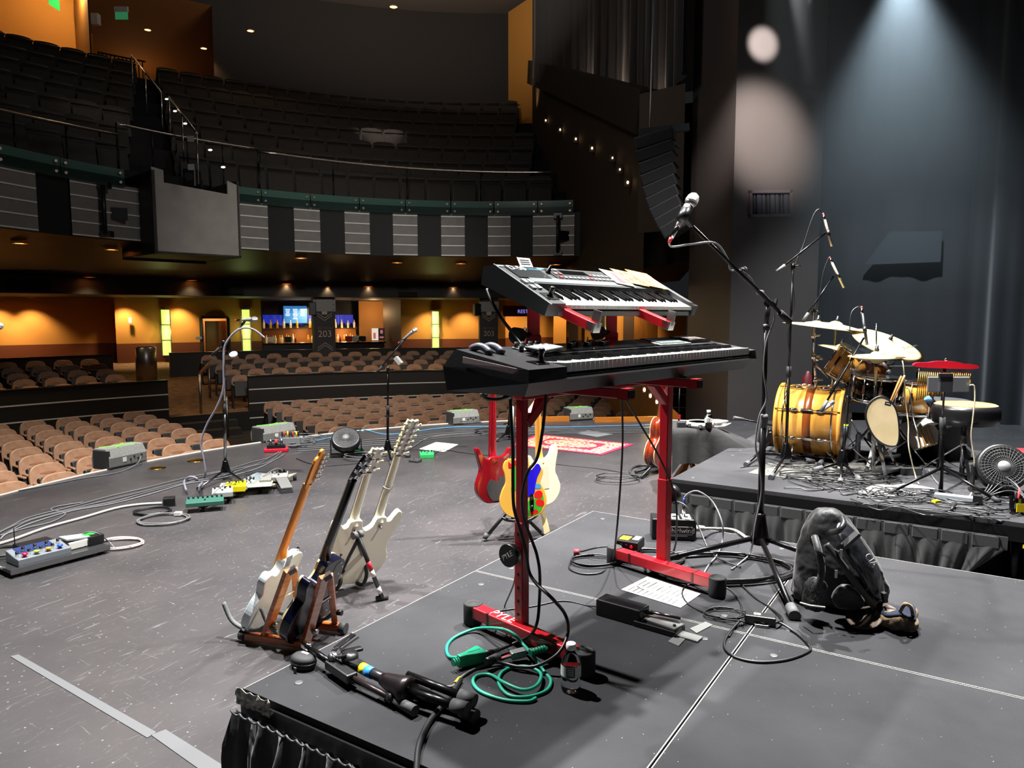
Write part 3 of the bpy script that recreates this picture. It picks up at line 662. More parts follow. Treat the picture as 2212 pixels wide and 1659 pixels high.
# aisle handrail
t = thing('stair_rail', 'brown handrail with steel posts beside the rear aisle steps', 'handrail', pol(15.1, R_(36.0), -.8))
a, b = pol(15.15, R_(36.4), -.8), pol(17.2, R_(34.0), -.65); obj('post', MB().cyl(a, a + Vector((0, 0, .95)), .03), STL, t, True); obj('post', MB().cyl(b, b + Vector((0, 0, .9)), .03), STL, t, True)
obj('rail', MB().bar(a + Vector((0, 0, .95)), b + Vector((0, 0, .9)), .05, .07), M('rail_wood', '#5a2e18', .4), t, True)
a = pol(14.1, R_(35.1), -1.26); obj('post', MB().cyl(a, a + Vector((0, 0, .95)), .025), STL, t, True)
# SECTION pillars
def pillar(px0, px1, r, label, ytxt, s=1.):
    a, b = RC(px0, r), RC(px1, r); d = b - a; W = d.length; zb = rearz(r) - .1
    T = frame((a.x, a.y, zb), x=d, z=(0, 0, 1)); H = 2.1 - zb; t = thing('section_pillar', label, 'pillar', mat=T)
    mb = MB(); mb.box((W / 2, .3, H / 2), (W, .6, H)); obj('shaft', mb, M('pillar_charcoal', '#4c4b4e', .6), t)
    mb = MB(); mb.box((W / 2, -.02, H - .24), (W + .04, .04, .42)); hp = obj('head_plate', mb, M('pillar_steel', '#b4b7b8', .45), t)
    for i in (-1, 1):
        for j in (-1, 0, 1): obj('bolt', MB().cyl((W / 2 + i * W * .42, -.045, H - .24 + j * .15), (W / 2 + i * W * .42, -.03, H - .24 + j * .15), .018, n=8), BLK, hp)
    G = M('pillar_print', '#f0e0c8', .6)
    Tm = lambda z: Matrix.Translation((W / 2, -.008, z)) @ Matrix.Rotation(pi / 2, 4, 'X')
    zt = (D(px0, ytxt, a.y).z - zb); text('number_lettering', '203', G, t, Tm(zt), .30 * s, ext=.003); text('section_lettering', 'SECTION', M('pillar_print_dim', '#a08468', .6), t, Tm(zt + .19), .115 * s, ext=.003)
    mb = MB()
    for dz, sg in ((.52, -1), (.44, -1), (-.28, 1), (-.36, 1)):
        w = W * .36; 
        for q in (-1, 1): mb.bar((W / 2, -.006, zt + dz - .0), (W / 2 + q * w, -.006, zt + dz - sg * .0 + (.17 if sg < 0 else -.17) * 1), .014, .006, up=(0, 1, 0))
    obj('chevron', mb, G, t); mb = MB(); mb.box((W / 2, -.006, zt + .74), (.17, .01, .2)); obj('emblem', mb, G, t)
    return T, W, H
pillar(682, 727, 20.3, 'charcoal section pillar reading 203 in front of the bar', 722)
pillar(1037, 1076, 20.6, 'charcoal section pillar reading 203 left of the restroom sign', 721, .85)
for x, r, nm in ((675, 20.25, 'bar'), (1030, 20.6, 'restroom sign')):
    q = D(x, 667 if x < 900 else 669, RC(x, r).y); t = thing('wall_speaker', 'small black speaker on the side of the pillar by the %s' % nm, 'speaker', q, rz=.3); mb = MB(); mb.box((0, 0, 0), (.22, .3, .42)); obj('cabinet', mb, BLK, t, bevel=.02)
# RESTROOMS sign
a, b = RC(1087, 24.2), RC(1172, 24.2); q = D(1087, 683, a.y); T = frame((a.x, a.y, q.z), x=b - a, z=(0, 0, 1)); W = (b - a).length
t = thing('restroom_sign', 'brown wall sign with pale violet RESTROOMS lettering', 'sign', mat=T); mb = MB(); mb.box((W / 2, .05, .2), (W, .12, .42)); obj('board', mb, M('sign_brown', '#4a2c18', .6), t)
text('lettering', 'RESTROOMS', EM('violet_letter', '#9a90ff', .9), t, Matrix.Translation((W * .36, -.02, .18)) @ Matrix.Rotation(pi / 2, 4, 'X'), .2, 'LEFT', .004)
# doors and pilasters under the keyboards
WDD = M('wood_door', '#7a4a1c', .45, noise=(3, '#94601f', .35, .65, (14, 14, .6)))
for i, (x0, x1, r, m) in enumerate([(1195, 1222, 24.5, OCH), (1228, 1262, 22.8, BRN), (1285, 1318, 22.0, BRN), (1345, 1368, 21.0, BRN)]):
    a, b = RC(x0, r), RC(x1, r); T = frame((a.x, a.y, -.6), x=b - a, z=(0, 0, 1)); mb = MB(); W = (b - a).length; mb.box((W / 2, .1, 1.35), (W, .25, 2.7))
    o = struct('trim_%d' % (10 + i), mb, m); o.matrix_basis = T
for i, (x0, x1, r, m, lb) in enumerate([(1262, 1286, 22.4, OCH, 'narrow ochre door in the corridor'), (1318, 1345, 21.5, OCH, 'second ochre door in the corridor'), (1368, 1442, 20.4, WDD, 'wide wood grain door beside the stage')]):
    a, b = RC(x0, r), RC(x1, r); T = frame((a.x, a.y, -.6), x=b - a, z=(0, 0, 1)); W = (b - a).length
    d = thing('door_%d' % (i + 2), lb, 'x', mat=T); del d['label']; del d['category']; d['kind'] = 'structure'
    mb = MB(); mb.box((W / 2, 0, 1.2), (W, .06, 2.4)); obj('door_leaf', mb, m, d); mb = MB().cyl((.12, -.08, 1.2), (.12, -.08, 1.32), .02); obj('door_handle', mb, STL, d)
lamp('SPOT', 'corridor_lamp', RC(1120, 24.3, 2.05), RC(1120, 25.2, 0), 220, (1, .74, .4), .1, 120, .8)
lamp('SPOT', 'corridor_lamp', RC(1210, 23.2, 2.05), RC(1215, 24.8, 0), 190, (1, .74, .4), .1, 120, .8)
lamp('SPOT', 'corridor_lamp', RC(1330, 19.8, 2.05), RC(1340, 21.5, .4), 190, (1, .74, .4), .1, 120, .8)
# --- bar: recess, counter, shelf, bottles, television
mb = MB(); f = lambda px, r, z: RC(px, r, z)
strip(lambda u: f(560 + 276 * u, 27.2, -.5), lambda u: f(560 + 276 * u, 27.2, 2.1), 6, mb); struct('wall_bar', mb, M('bar_navy', '#11131f', .5))
mb = MB(); strip(lambda u: f(778 + 60 * u, 26.7, -.5), lambda u: f(778 + 60 * u, 26.7, 2.1), 4, mb); struct('wall_bar_right', mb, M('bar_tan', '#a8753f', .8))
a, b = f(572, 24.4, -.4), f(832, 24.6, -.4); T = frame(a, x=b - a, z=(0, 0, 1)); W = (b - a).length
t = thing('bar_counter', 'long dark bar counter under the warm shelf lights', 'counter', mat=T); mb = MB(); mb.box((W / 2, .3, .42), (W, .6, .84)); obj('front', mb, M('bar_front', '#1d120c', .4), t)
mb = MB(); mb.box((W / 2, .28, .86), (W + .1, .75, .05)); obj('worktop', mb, M('bar_top', '#2a1c12', .15), t)
a, b = f(572, 26.5, .0), f(775, 26.5, .0); Tb = frame(a, x=b - a, z=(0, 0, 1)); Wb = (b - a).length
t = thing('back_bar', 'back bar cabinet with open lit shelves', 'shelf', mat=Tb); mb = MB(); mb.box((Wb / 2, .2, .2), (Wb, .5, .4)); obj('cabinet', mb, M('bar_front', '#1d120c'), t)
mb = MB(); mb.box((Wb / 2, .25, .98), (Wb, .35, .04)); obj('shelf_board', mb, M('bar_shelf', '#3a2414', .4), t)
mb = MB(); mb.box((Wb / 2, .45, .7), (Wb, .03, .6)); obj('back_board', mb, M('bar_lit', '#a86a2a', .6), t)
rnd = random.Random(3)
BOTC = [M('amber_glass', '#c88a30', .15, emit=.15, ecol='#ffb040'), M('clear_glass', '#f0e0b8', .15, emit=.25, ecol='#ffd890'), M('green_glass_b', '#3a5a2a', .15), M('red_glass', '#8a2018', .2)]
bp = MB().lathe([(.04, 0), (.042, .2), (.016, .26), (.015, .33), (0, .335)], 8)
bn = 0
for i in range(44):
    x = Wb * (i + .5) / 44; 
    if .36 < x / Wb < .46 : continue
    bn += 1; o = obj('bottle', bp, rnd.choice(BOTC)) if i < 4 else None
    if o is None:
        src = bot[rnd.randrange(len(bot))]; o = src.copy(); COL.objects.link(o)
    else: bot = (bot if i else []) + [o]
    o.matrix_basis = Tb @ Matrix.Translation((x, .05, .4 if i % 3 else 1.0)) @ Matrix.Scale(.9 + .25 * rnd.random(), 4); tag(o, 'small spirit bottle on the bar shelves, %s from the left' % ordw(bn), 'bottle', 'bottles behind the bar')
lamp('AREA', 'bar_lamp', Tb @ Vector((Wb * .5, -.1, 1.6)), Tb @ Vector((Wb * .5, .3, .4)), 50, (1, .72, .38), 1.2)
lamp('POINT', 'bar_lamp', Tb @ Vector((Wb * .4, .0, .8)), (0, 0, 0), 9, (1, .65, .3), .1); lamp('POINT', 'bar_lamp', Tb @ Vector((Wb * .85, .0, .8)), (0, 0, 0), 14, (1, .65, .3), .1)
lamp('POINT', 'bar_lamp', f(810, 25.8, 1.6), (0, 0, 0), 40, (1, .65, .3), .1)
mb = MB(); BL = M('blue_glow', '#2030a0', .5, emit=.5, ecol='#2038d0')
for i, (x0, x1) in enumerate([(572, 676), (728, 766)]):
    a, b = f(x0, 27.1, 1.25), f(x1, 27.1, 1.25); mb = MB(); n = 9
    mb.grid(lambda u, v: a.lerp(b, u) + Vector((0, -.02 * sin(u * 40), (-.1 + .06 * sin(u * 30)) * (1 - v) + .28 * v)), 24, 1); tag(obj('blue_panel', mb, BL), 'wavy blue lit band behind the bar, %s part' % ('left' if i == 0 else 'right'), 'lit panel')
a, b = f(617, 27.0, 0), f(667, 26.9, 0); z0, z1 = D(617, 698, a.y).z, D(617, 661, a.y).z
T = frame((a.x, a.y, z0), x=b - a, z=(0, 0, 1)); W = (b - a).length; H = z1 - z0
t = thing('menu_screen', 'wall television showing a blue menu page above the bar', 'television', mat=T); mb = MB(); mb.box((W / 2, .04, H / 2), (W + .05, .06, H + .05)); obj('casing', mb, BLK, t)
mb = MB(); mb.box((W / 2, .004, H / 2), (W, .01, H)); obj('screen', mb, EM('screen_blue', '#2f6fb0', 1.1), t)
mb = MB()
for i in range(3):
    for j in range(7 if i == 1 else 5):
        mb.box((W * (.18 + .32 * i), -.004, H * (.8 - .09 * j)), (W * (.2 - .03 * (j % 3)), .004, H * .035))
obj('menu_text', mb, EM('screen_white', '#e8f4ff', 1.6), t)
a = f(812, 25.4, 0); z0 = D(812, 735, a.y).z; t = thing('poster_screen', 'small lit poster screen on the bar side wall', 'screen', (a.x, a.y, z0), rz=.2)
mb = MB(); mb.box((.0, 0, .24), (.26, .04, .48)); obj('left_half', mb, EM('poster_white', '#e8d8c8', .9), t); mb = MB(); mb.box((.26, 0, .24), (.25, .04, .48)); obj('right_half', mb, BLK, t)
mb = MB(); mb.box((-.02, -.025, .18), (.1, .01, .24)); mb.box((.26, -.025, .34), (.1, .01, .14)); mb.box((.26, -.025, .12), (.16, .01, .06)); obj('artwork', mb, EM('poster_pink', '#c06a70', .8), t)
for i, (x, c) in enumerate([(590, WHT), (626, BLK), (756, M('pos_red', '#c03028', .4)), (770, WHT), (786, BLK)]):
    q = f(x, 24.7, .5); t = thing('bar_device', '%s on the bar counter' % ['white till screen', 'black till', 'small red box', 'white ice bucket', 'tall black beer tap'][i], 'bar equipment', q)
    mb = MB(); mb.box((0, 0, .12), (.26, .2, .18)); mb.box((0, 0, .015), (.2, .2, .03)); obj('body', mb, c, t, bevel=.02)
# --- drape, hanging speakers, vent on the proscenium
DRW = M('valance_cloth', '#0a0b10', .75, sheen=.1)
a, b = D(1148, 100, 25.5), D(1470, 100, 12.4); pts = [(0, 172), (.06, 180), (.13, 163), (.4, 197), (.66, 235), (.72, 213), (.8, 223), (.9, 220), (.96, 185), (1, 150)]
def valb(u):
    for (u0, y0), (u1, y1) in zip(pts[:-1], pts[1:]):
        if u0 <= u <= u1: return y0 + (y1 - y0) * (u - u0) / (u1 - u0)
    return 150
mb = MB()
def vf(u, v):
    x = 1148 + (1478 - 1148) * u; dd = 25.5 + (12.4 - 25.5) * u ** .8; q = D(x, valb(u), dd); n = .05 * sin(u * 130) + .03 * sin(u * 290 + 1)
    return Vector((q.x + n, q.y - n * 2, q.z + (13.5 - q.z) * v))
mb.grid(vf, 150, 6); tag(obj('hanging_drape', mb, DRW), 'dark gathered drape hanging over the side boxes', 'drape')
for px_, y0_, y1_, d_, w_ in ((1195, 192, 120, 22.8, 90), (1265, 215, 140, 19.8, 70), (1335, 248, 160, 17.1, 60), (1420, 248, 160, 14.2, 30)): lamp('SPOT', 'drape_lamp', D(px_, y0_, d_ - .7), D(px_, y1_, d_), w_, (1, .74, .58), .05, 95, 1.)
lamp('SPOT', 'beam_lamp', D(1140, 250, 26), D(1180, 95, 25.4), 90, (1, .55, .2), .1, 60, .8); lamp('SPOT', 'wall_lamp', D(1160, 160, 25.5), D(1165, 240, 26.6), 60, (1, .5, .15), .1, 70, .8)
t = thing('line_array', 'hanging curved stack of black loudspeakers beside the proscenium', 'loudspeakers', D(1420, 300, 11))
lst = [(1418, 305), (1420, 332), (1423, 358), (1426, 383), (1430, 407), (1435, 430), (1442, 452), (1451, 473), (1461, 492)]
for i, (x, y) in enumerate(lst):
    q = D(x, y, 10.9 - .05 * i); mb = MB(); mb.box(q, (.56 - .02 * i, .45, .175), R=Matrix.Rotation(-.35, 3, 'Z') @ Matrix.Rotation(radians(-12 - 2.2 * i), 3, 'Y')); obj('speaker_box', mb, M('array_black', '#0f1013', .55), t, True, bevel=.02)
q = D(1425, 290, 10.9); mb = MB(); mb.bar(q + Vector((-.3, 0, .02)), q + Vector((.42, 0, .1)), .1); obj('fly_frame', mb, STL, t, True)
q = D(1403, 297, 10.9); obj('hoist_cable', MB().cyl(q, q + Vector((.05, 0, 6)), .012), STL, t, True)
q = D(1470, 318, 10.8); mb = MB().bar(q, q + Vector((-.2, 0, .14)), .05); obj('clamp_arm', mb, STL, t, True)
# vent grille with frame and dark vertical blades
dK = (K2 - K1).normalized(); nK = Vector((dK.y, -dK.x, 0)); 
def onK(px, py):
    r = ray(px, py); t_ = (K1.dot(nK)) / (r.x * nK.x + r.y * nK.y); return Vector((r.x * t_, r.y * t_, EYE + r.z * t_))
a, b, c = onK(1617, 470), onK(1709, 468), onK(1618, 412); T = frame(a, x=b - a, z=(0, 0, 1)); W = (b - a).length; H = c.z - a.z
t = thing('wall_vent', 'framed air vent grille low on the proscenium column', 'vent', mat=T); mb = MB(); fr = .045
mb.box((W / 2, -.02, fr / 2), (W, .05, fr)); mb.box((W / 2, -.02, H - fr / 2), (W, .05, fr)); mb.box((fr / 2, -.02, H / 2), (fr, .05, H)); mb.box((W - fr / 2, -.02, H / 2), (fr, .05, H)); obj('frame', mb, M('vent_frame', '#5c5256', .4), t)
mb = MB(); mb.box((W / 2, .0, H / 2), (W - .08, .01, H - .08)); obj('backing', mb, DK, t)
for i in range(8): mb = MB(); mb.box((W * (.13 + .105 * i), -.012, H / 2), (.02 + .025 * ((i * 5) % 3), .012, H - .1)); obj('blade', mb, M('vent_blade', '#3a3a44', .6), t)
# ================================================================== RISERS
CRP = M('riser_carpet', '#303032', .95, spec=.06, noise=(2.2, '#404042', .3, .75), bump=(420, .4))
def carpet_specks():
    m = CRP; nt = m.node_tree; b = nt.nodes['Principled BSDF']; src = b.inputs['Base Color'].links[0].from_socket
    tc = nt.nodes.new('ShaderNodeTexCoord'); v = nt.nodes.new('ShaderNodeTexVoronoi'); v.inputs['Scale'].default_value = 30
    r = nt.nodes.new('ShaderNodeValToRGB'); r.color_ramp.elements[0].position = .035; r.color_ramp.elements[1].position = .05
    r.color_ramp.elements[0].color = (1, 1, 1, 1); r.color_ramp.elements[1].color = (0, 0, 0, 1)
    n = nt.nodes.new('ShaderNodeTexNoise'); n.inputs['Scale'].default_value = 3; mu = nt.nodes.new('ShaderNodeMath'); mu.operation = 'MULTIPLY'
    mx = nt.nodes.new('ShaderNodeMixRGB'); mx.inputs[2].default_value = lin('#c8c6c0'); L = nt.links.new
    L(tc.outputs['Object'], v.inputs['Vector']); L(v.outputs['Distance'], r.inputs[0]); L(tc.outputs['Object'], n.inputs['Vector']); L(r.outputs[0], mu.inputs[0]); L(n.outputs['Fac'], mu.inputs[1])
    L(mu.outputs[0], mx.inputs[0]); L(src, mx.inputs[1]); L(mx.outputs[0], b.inputs['Base Color'])
carpet_specks()
EDGE = M('deck_edge', '#0d0d0e', .35, .3); EDL = M('deck_edge_light', '#b0b0aa', .4, .5)
def riser(name, label, O, na, nb, ca, cb, legs=True, lipsA=False, group=None, light=True):
    for i in range(nb):
        for j in range(na):
            a0, a1 = ca[j], ca[j + 1]; b0, b1 = cb[i], cb[i + 1]
            T = frame(O + BD * b0 + AD * a0, x=BD, z=(0, 0, 1)); X, Y = b1 - b0, a1 - a0
            t = thing(name, label[i][j], 'stage deck', mat=T, group=group)
            g = .002
            mb = MB(); mb.box((X / 2, Y / 2, RZ - .02), (X - 2 * g, Y - 2 * g, .04)); obj('carpet_top', mb, CRP, t)
            mb = MB()
            for c, d in (((X / 2, g, RZ - .066), (X - g, .02, .085)), ((X / 2, Y - g - .01, RZ - .066), (X - g, .02, .085)), ((g + .01, Y / 2, RZ - .066), (.02, Y - g, .085)), ((X - g - .01, Y / 2, RZ - .066), (.02, Y - g, .085))): mb.box(c, d)
            obj('side_rail', mb, EDGE, t)
            if light:
                mb = MB(); h = RZ - .0015
                for c, d in (((X / 2, g + .003, h), (X - 2 * g, .003, .005 if a0 > 0 else .0005)), ((X / 2, Y - g - .003, h), (X - 2 * g, .003, .005)), ((g + .003, Y / 2, h), (.003, Y - 2 * g, .005)), ((X - g - .003, Y / 2, h), (.003, Y - 2 * g, .005))): mb.box(c, d)
                obj('edge_trim', mb, EDL, t)
            for x in (.08, X - .08):
                for y in (.08, Y - .08): obj('leg', MB().cyl((x, y, 0), (x, y, RZ - .04), .024, n=8), BLKM, t)
            for (x, y) in ((.12, .12), (X - .12, .12), (.12, Y - .12), (X - .12, Y - .12)):
                obj('lock_bolt', MB().lathe([(.015, RZ), (.015, RZ + .001), (.009, RZ + .0015), (0, RZ + .0015)], 12, Matrix.Translation((x, y, 0))), M('bolt_dull', '#5a5a5c', .5, .6), t)
O1 = P(523, 1487, RZ)
O1.z = 0
riser('stage_deck', [['black carpeted keyboard deck at the front left corner, under the folded stand', 'black carpeted keyboard deck at the back left, under the direct boxes'], ['black carpeted keyboard deck at the front right, bare in the foreground', 'black carpeted keyboard deck at the back right, under the backpack']], O1, 2, 2, [0, 1.24, 2.44], [0, 1.22, 3.66])
O2 = P(1449, 1034, RZ); O2.z = 0
riser('drum_deck', [['black carpeted drum deck at its front left corner', 'black carpeted drum deck behind the bass drum'], ['black carpeted drum deck under the hi-hat and cables', 'black carpeted drum deck under the drum stool'], ['black carpeted drum deck at the right picture edge', 'black carpeted drum deck behind the fan']], O2, 2, 3, [0, 1.22, 2.44], [0, 1.32, 2.1, 3.6], light=False)
# pleated skirts
SKRT = M('skirt_cloth', '#191a1b', .75, sheen=.3, bump=(40, .1))
def skirt(name, label, O, L, z1, amp, per, band, seed, curl=0):
    t = thing(name, label, 'riser skirt', mat=frame(O, x=BD, z=(0, 0, 1))); rn = random.Random(seed); ph = [rn.random() * 6 for _ in range(4)]
    def fn(u, v):
        x = u * L; k = min(1, (1 - v) * 3 + .15); s = sin(2 * pi * x / per + ph[0] + .6 * sin(x * 9 + ph[1])); s2 = sin(2 * pi * x / (per * .43) + ph[2])
        return Vector((x + curl * (1 - v) * (u ** 12) * -.25, -.03 - amp * k * (s * .7 + s2 * .3 + .6), .0 + (z1 - band) * v + .012))
    obj('pleated_cloth', MB().grid(fn, int(L / per * 14), 8), SKRT, t)
    if band > .05:
        mb = MB(); mb.box((L / 2, -.022, z1 - band / 2), (L, .012, band)); obj('top_band', mb, SKRT, t)
        for i in range(int(L / .15)): mb = MB(); mb.box((.075 + .15 * i, -.031, z1 - band / 2), (.13, .008, band * .9)); obj('pleat_tab', mb, SKRT, t, bevel=.003)
    else:
        mb = MB().tube([(i * .006, -.042 - .004 * sin(i * .9), z1 - .006 + .006 * sin(i * .9 + 1)) for i in range(int(L / .006))], .0035, 5); obj('braid_trim', mb, M('braid', '#3c3e40', .5), t)
        mb = MB().grid(lambda u, v: Vector((u * L, -.024 - .012 * (v % 1) - .006 * abs(sin(u * L * 60)), z1 - .09 + .085 * v)), int(L * 50), 2); obj('gathered_band', mb, SKRT, t)
    return t
skirt('riser_skirt', 'black gathered skirt along the near edge of the keyboard riser', O1, 2.6, RZ - .05, .035, .11, .02, 3)
skirt('riser_skirt', 'black box pleated skirt along the drum riser, hem pulled aside at its right end', O2, 1.98, RZ - .085, .02, .15, .075, 5, 1)
# torn tape on the riser corner
mb = MB(); rn = random.Random(9)
mb.grid(lambda u, v: O1 + BD * (-.01 + .16 * u) - AD * (.014 + .006 * rn.random()) + Vector((0, 0, RZ - .045 + .05 * v + .006 * rn.random())), 14, 5, 0, False)
tag(obj('torn_tape', mb, M('torn_tape', '#a5a299', .5, noise=(60, '#5a5854', .4, .6)), solid=.002), 'torn grey tape wrapped on the riser corner', 'tape')
t = thing('deck_brace', 'black diagonal brace under the drum riser', 'brace', mat=frame(O2, x=BD, z=(0, 0, 1))); obj('tube', MB().cyl((2.2, .1, RZ - .1), (3.4, .12, .05), .02), M('brace_grey', '#2c2d30', .5), t)
q = O2 + BD * 2.06 - AD * .03; t = thing('yellow_tag', 'small yellow cable tag hanging by the skirt end', 'tag', q + Vector((0, 0, RZ - .13))); mb = MB(); mb.box((.06, 0, 0), (.12, .012, .02), rz=-.5); obj('strip', mb, M('tag_yellow', '#f0d000', .5), t)

# ================================================================== KEYBOARD STAND (red, two tiers)
YAW = radians(48.32); KX = Vector((cos(YAW), sin(YAW), 0)); KY = Vector((-sin(YAW), cos(YAW), 0)); UP = Vector((0, 0, 1))
KF = Vector((.0435, 1.90, 0))                                  # front left top corner of the lower keyboard (plan)
def K(x, y, z): return KF + KX * x + KY * y + UP * z
st = thing('keyboard_stand', 'red two tier steel keyboard stand carrying both keyboards', 'stand', mat=frame(P(1127, 1388, RZ), x=KX, z=UP))
Lp, Rp = P(1127, 1388, RZ), P(1432, 1243, RZ); YEL = M('foot_cap', '#2a2a2c', .6)
ftn = ['left', 'right']
for side, (p, a, b) in enumerate(((Lp, P(1022, 1347, RZ), P(1262, 1457, RZ)), (Rp, P(1327, 1217, RZ), P(1549, 1288, RZ)))):
    d = (b - a).normalized(); a2, b2 = a + UP * .055, b + UP * .055
    mb = MB().bar(a2 + d * .02, b2 - d * .02, .05, .045); ft = obj('foot_bar', mb, RED, st, True, bevel=.004)
    mb = MB().bar(a2 + d * .1, a2 + d * .11, .053, .048); mb.bar(b2 - d * .11, b2 - d * .1, .053, .048); obj('sleeve_joint', mb, M('red_dark', '#5a0810', .4), ft, True)
    for q in (a, b):
        mb = MB().lathe([(.033, .0), (.036, .01), (.036, .078), (.034, .082), (.026, .082), (.024, .080), (.016, .080), (.014, .082), (0, .082)], 24, Matrix.Translation(q)); obj('rubber_foot', mb, RUBD, st, True)
    if side == 0:
        m = frame(a2.lerp(b2, .30) + UP * .0232, x=d, z=UP); text('lettering', 'PYLE', M('print_white', '#f0e8e8', .5), ft, ft.matrix_world.inverted() @ (st.matrix_basis.inverted() @ m), .058, ext=.0004)
    z0, z1 = RZ + .06, 1.285
    mb = MB().bar(p + UP * z0 - UP * p.z, Vector((p.x, p.y, z0 + .38)), .038 if side == 0 else .048, None, up=KX); obj('lower_post', mb, RED, st, True, bevel=.004)
    mb = MB().bar(Vector((p.x, p.y, z0 + .30)), Vector((p.x, p.y, z1)), .032 if side == 0 else .042, None, up=KX); po = obj('upper_post', mb, RED, st, True, bevel=.004)
    nrm = Vector((-p.x, -p.y, 0)).normalized()
    if side == 0:
        for j in range(7):
            q = Vector((p.x, p.y, z0 + .05 + .048 * j)); f_ = [KX, -KX, KY, -KY]; f_ = max(f_, key=lambda v: v.dot(nrm)); c = q + f_ * .0191
            obj('height_hole', MB().cyl(c - f_ * .002, c + f_ * .0005, .0062, n=10), M('hole_dark', '#1a0406', .8), po, True)
    q = Vector((p.x, p.y, RZ + (.335 if side == 0 else .36))); kd = -KX if side == 0 else KX
    mb = MB().cyl(q, q + kd * .05, .012); mb.cyl(q + kd * .045, q + kd * .075, .036, .04, n=20); kn = obj('lock_knob', mb, BLK, st, True)
    if side == 0:
        m = frame(q + kd * .0757, x=KY * -1, z=kd); m = m @ Matrix.Rotation(.6, 4, 'Z'); text('lettering', 'PYLE', M('print_white'), kn, st.matrix_basis.inverted() @ m, .026, ext=.0003)
# crossbar, gussets, arms, upper tier
c0, c1 = Vector((Lp.x, Lp.y, 1.30)), Vector((Rp.x, Rp.y, 1.30)); cd = (c1 - c0).normalized()
obj('crossbar', MB().bar(c0 - cd * .02, c1 + cd * .02, .045), RED, st, True, bevel=.004)
for c, s in ((c0, 1), (c1, -1)): obj('gusset', MB().bar(c - UP * .11 + cd * s * .015, c - UP * .02 + cd * s * .12, .035), RED, st, True, bevel=.004)
arms = []
for px in (1385, 1520):
    tip = D(px, 842 if px == 1385 else 822, 2.3 if px == 1385 else 2.62); tip.z = 1.334; x = (tip - KF).dot(KX); back = K(x, .40, 1.334); front = K(x, -.02 + .0, 1.334)
    front = K(x, .02, 1.334); arms.append(x)
for x in (.44, .88):
    obj('support_arm', MB().bar(K(x, -.0, 1.327), K(x, .46, 1.327), .04, .03), RED, st, True, bevel=.003)
    mb = MB().bar(K(x, -.035, 1.327), K(x, .0, 1.327), .044, .034); obj('arm_cap', mb, RED, st, True); 
    mb = MB(); mb.box((0, 0, 0), (.035, .003, .025), T=frame(K(x, -.036, 1.327), x=KX, z=UP)); obj('tube_mouth', mb, DK, st, True)
for x in (.43, .89):
    top = 1.57 + .02; y0 = .345
    obj('tier_post', MB().bar(K(x, y0, 1.31), K(x, y0, 1.635), .042), RED, st, True, bevel=.003)
    obj('tier_collar', MB().bar(K(x, y0, 1.44), K(x, y0, 1.50), .05), RED, st, True, bevel=.003)
    kq = K(x - .02, y0, 1.50); mb = MB().cyl(kq, kq - KX * .05, .010); mb.cyl(kq - KX * .045, kq - KX * .075, .024, .027, n=18); obj('tier_knob', mb, RUBD, st, True)
    a, b = K(x, y0, 1.622), K(x + .0, .09, 1.527); obj('tier_arm', MB().bar(a, b, .036, .03), RED, st, True, bevel=.003)
    mb = MB().bar(K(x, .115, 1.535), K(x, .085, 1.525), .036, .03); mb.bar(K(x, .095, 1.53), K(x, .082, 1.58), .03, .008, up=KX); obj('arm_lip', mb, M('lip_steel', '#b8b4b0', .25, .9), st, True)
# ================================================================== LOWER KEYBOARD (88 keys)
ZB, ZF, ZT = 1.349, 1.424, 1.470; LL = 1.42
kb = thing('stage_keyboard', 'long black 88 key stage keyboard on the lower tier', 'keyboard', mat=frame((KF.x, KF.y, ZB), x=KX, z=UP))
KBB = M('keyboard_black', '#1b1b1d', .42, .2, bump=(150, .05)); KBP = M('keyboard_panel', '#0c0c0e', .18, coat=.4)
IV = M('white_keys', '#f2f0ea', .25, coat=.3); EB = M('black_keys', '#121214', .22, coat=.3)
h1, h2 = ZF - ZB, ZT - ZB; dp = .335
mb = MB()
kx0, kx1, ky0, ky1 = .165, LL - .045, .0, .155
A = [(0, 0, h1), (LL, 0, h1), (LL - .01, .30, h2 - .0), (.0, .275, h2)]                # top corners
Bm = [(-.004, -.004, h1 - .035), (LL + .004, -.004, h1 - .035), (LL + .006, dp, h1 - .005), (-.012, dp - .02, h1 - .005)]
Cc = [(.02, .03, 0), (LL - .05, .03, 0), (LL - .04, dp - .02, .0), (-.006, dp - .03, 0)]
kx0, kx1, ky0, ky1 = .165, LL - .045, .0, .155                                        # key well
tz = lambda y: h1 + (h2 - h1) * y / .28
vs = A + Bm + Cc + [(kx1, 0, h1), (kx1, 0, h1 - .03), (kx0, 0, h1 - .03), (kx0, 0, h1)]; fs = [(4, 5, 1, 12, 13, 14, 15, 0), (5, 6, 2, 1), (6, 7, 3, 2), (7, 4, 0, 3), (8, 9, 5, 4), (9, 10, 6, 5), (10, 11, 7, 6), (11, 8, 4, 7), (11, 10, 9, 8)]
mb.add(vs, fs)
hz = .014                                                                             # well: end blocks, panel behind keys
def slab(x0, x1, y0, y1): mb.add([(x0, y0, tz(y0)), (x1, y0, tz(y0)), (x1, y1, tz(y1)), (x0, y1, tz(y1))], [(0, 1, 2, 3)])
slab(0, kx0, 0, .275); slab(kx1, LL, 0, .285); slab(kx0, kx1, ky1, .278)
zk = h1 - .012
mb.add([(kx0, 0, h1), (kx0, ky1, tz(ky1)), (kx0, ky1, zk - .02), (kx0, 0, zk - .02), (kx1, 0, h1), (kx1, ky1, tz(ky1)), (kx1, ky1, zk - .02), (kx1, 0, zk - .02)], [(0, 1, 2, 3), (7, 6, 5, 4), (1, 5, 6, 2), (2, 6, 7, 3)])
obj('case', mb, KBB, kb)
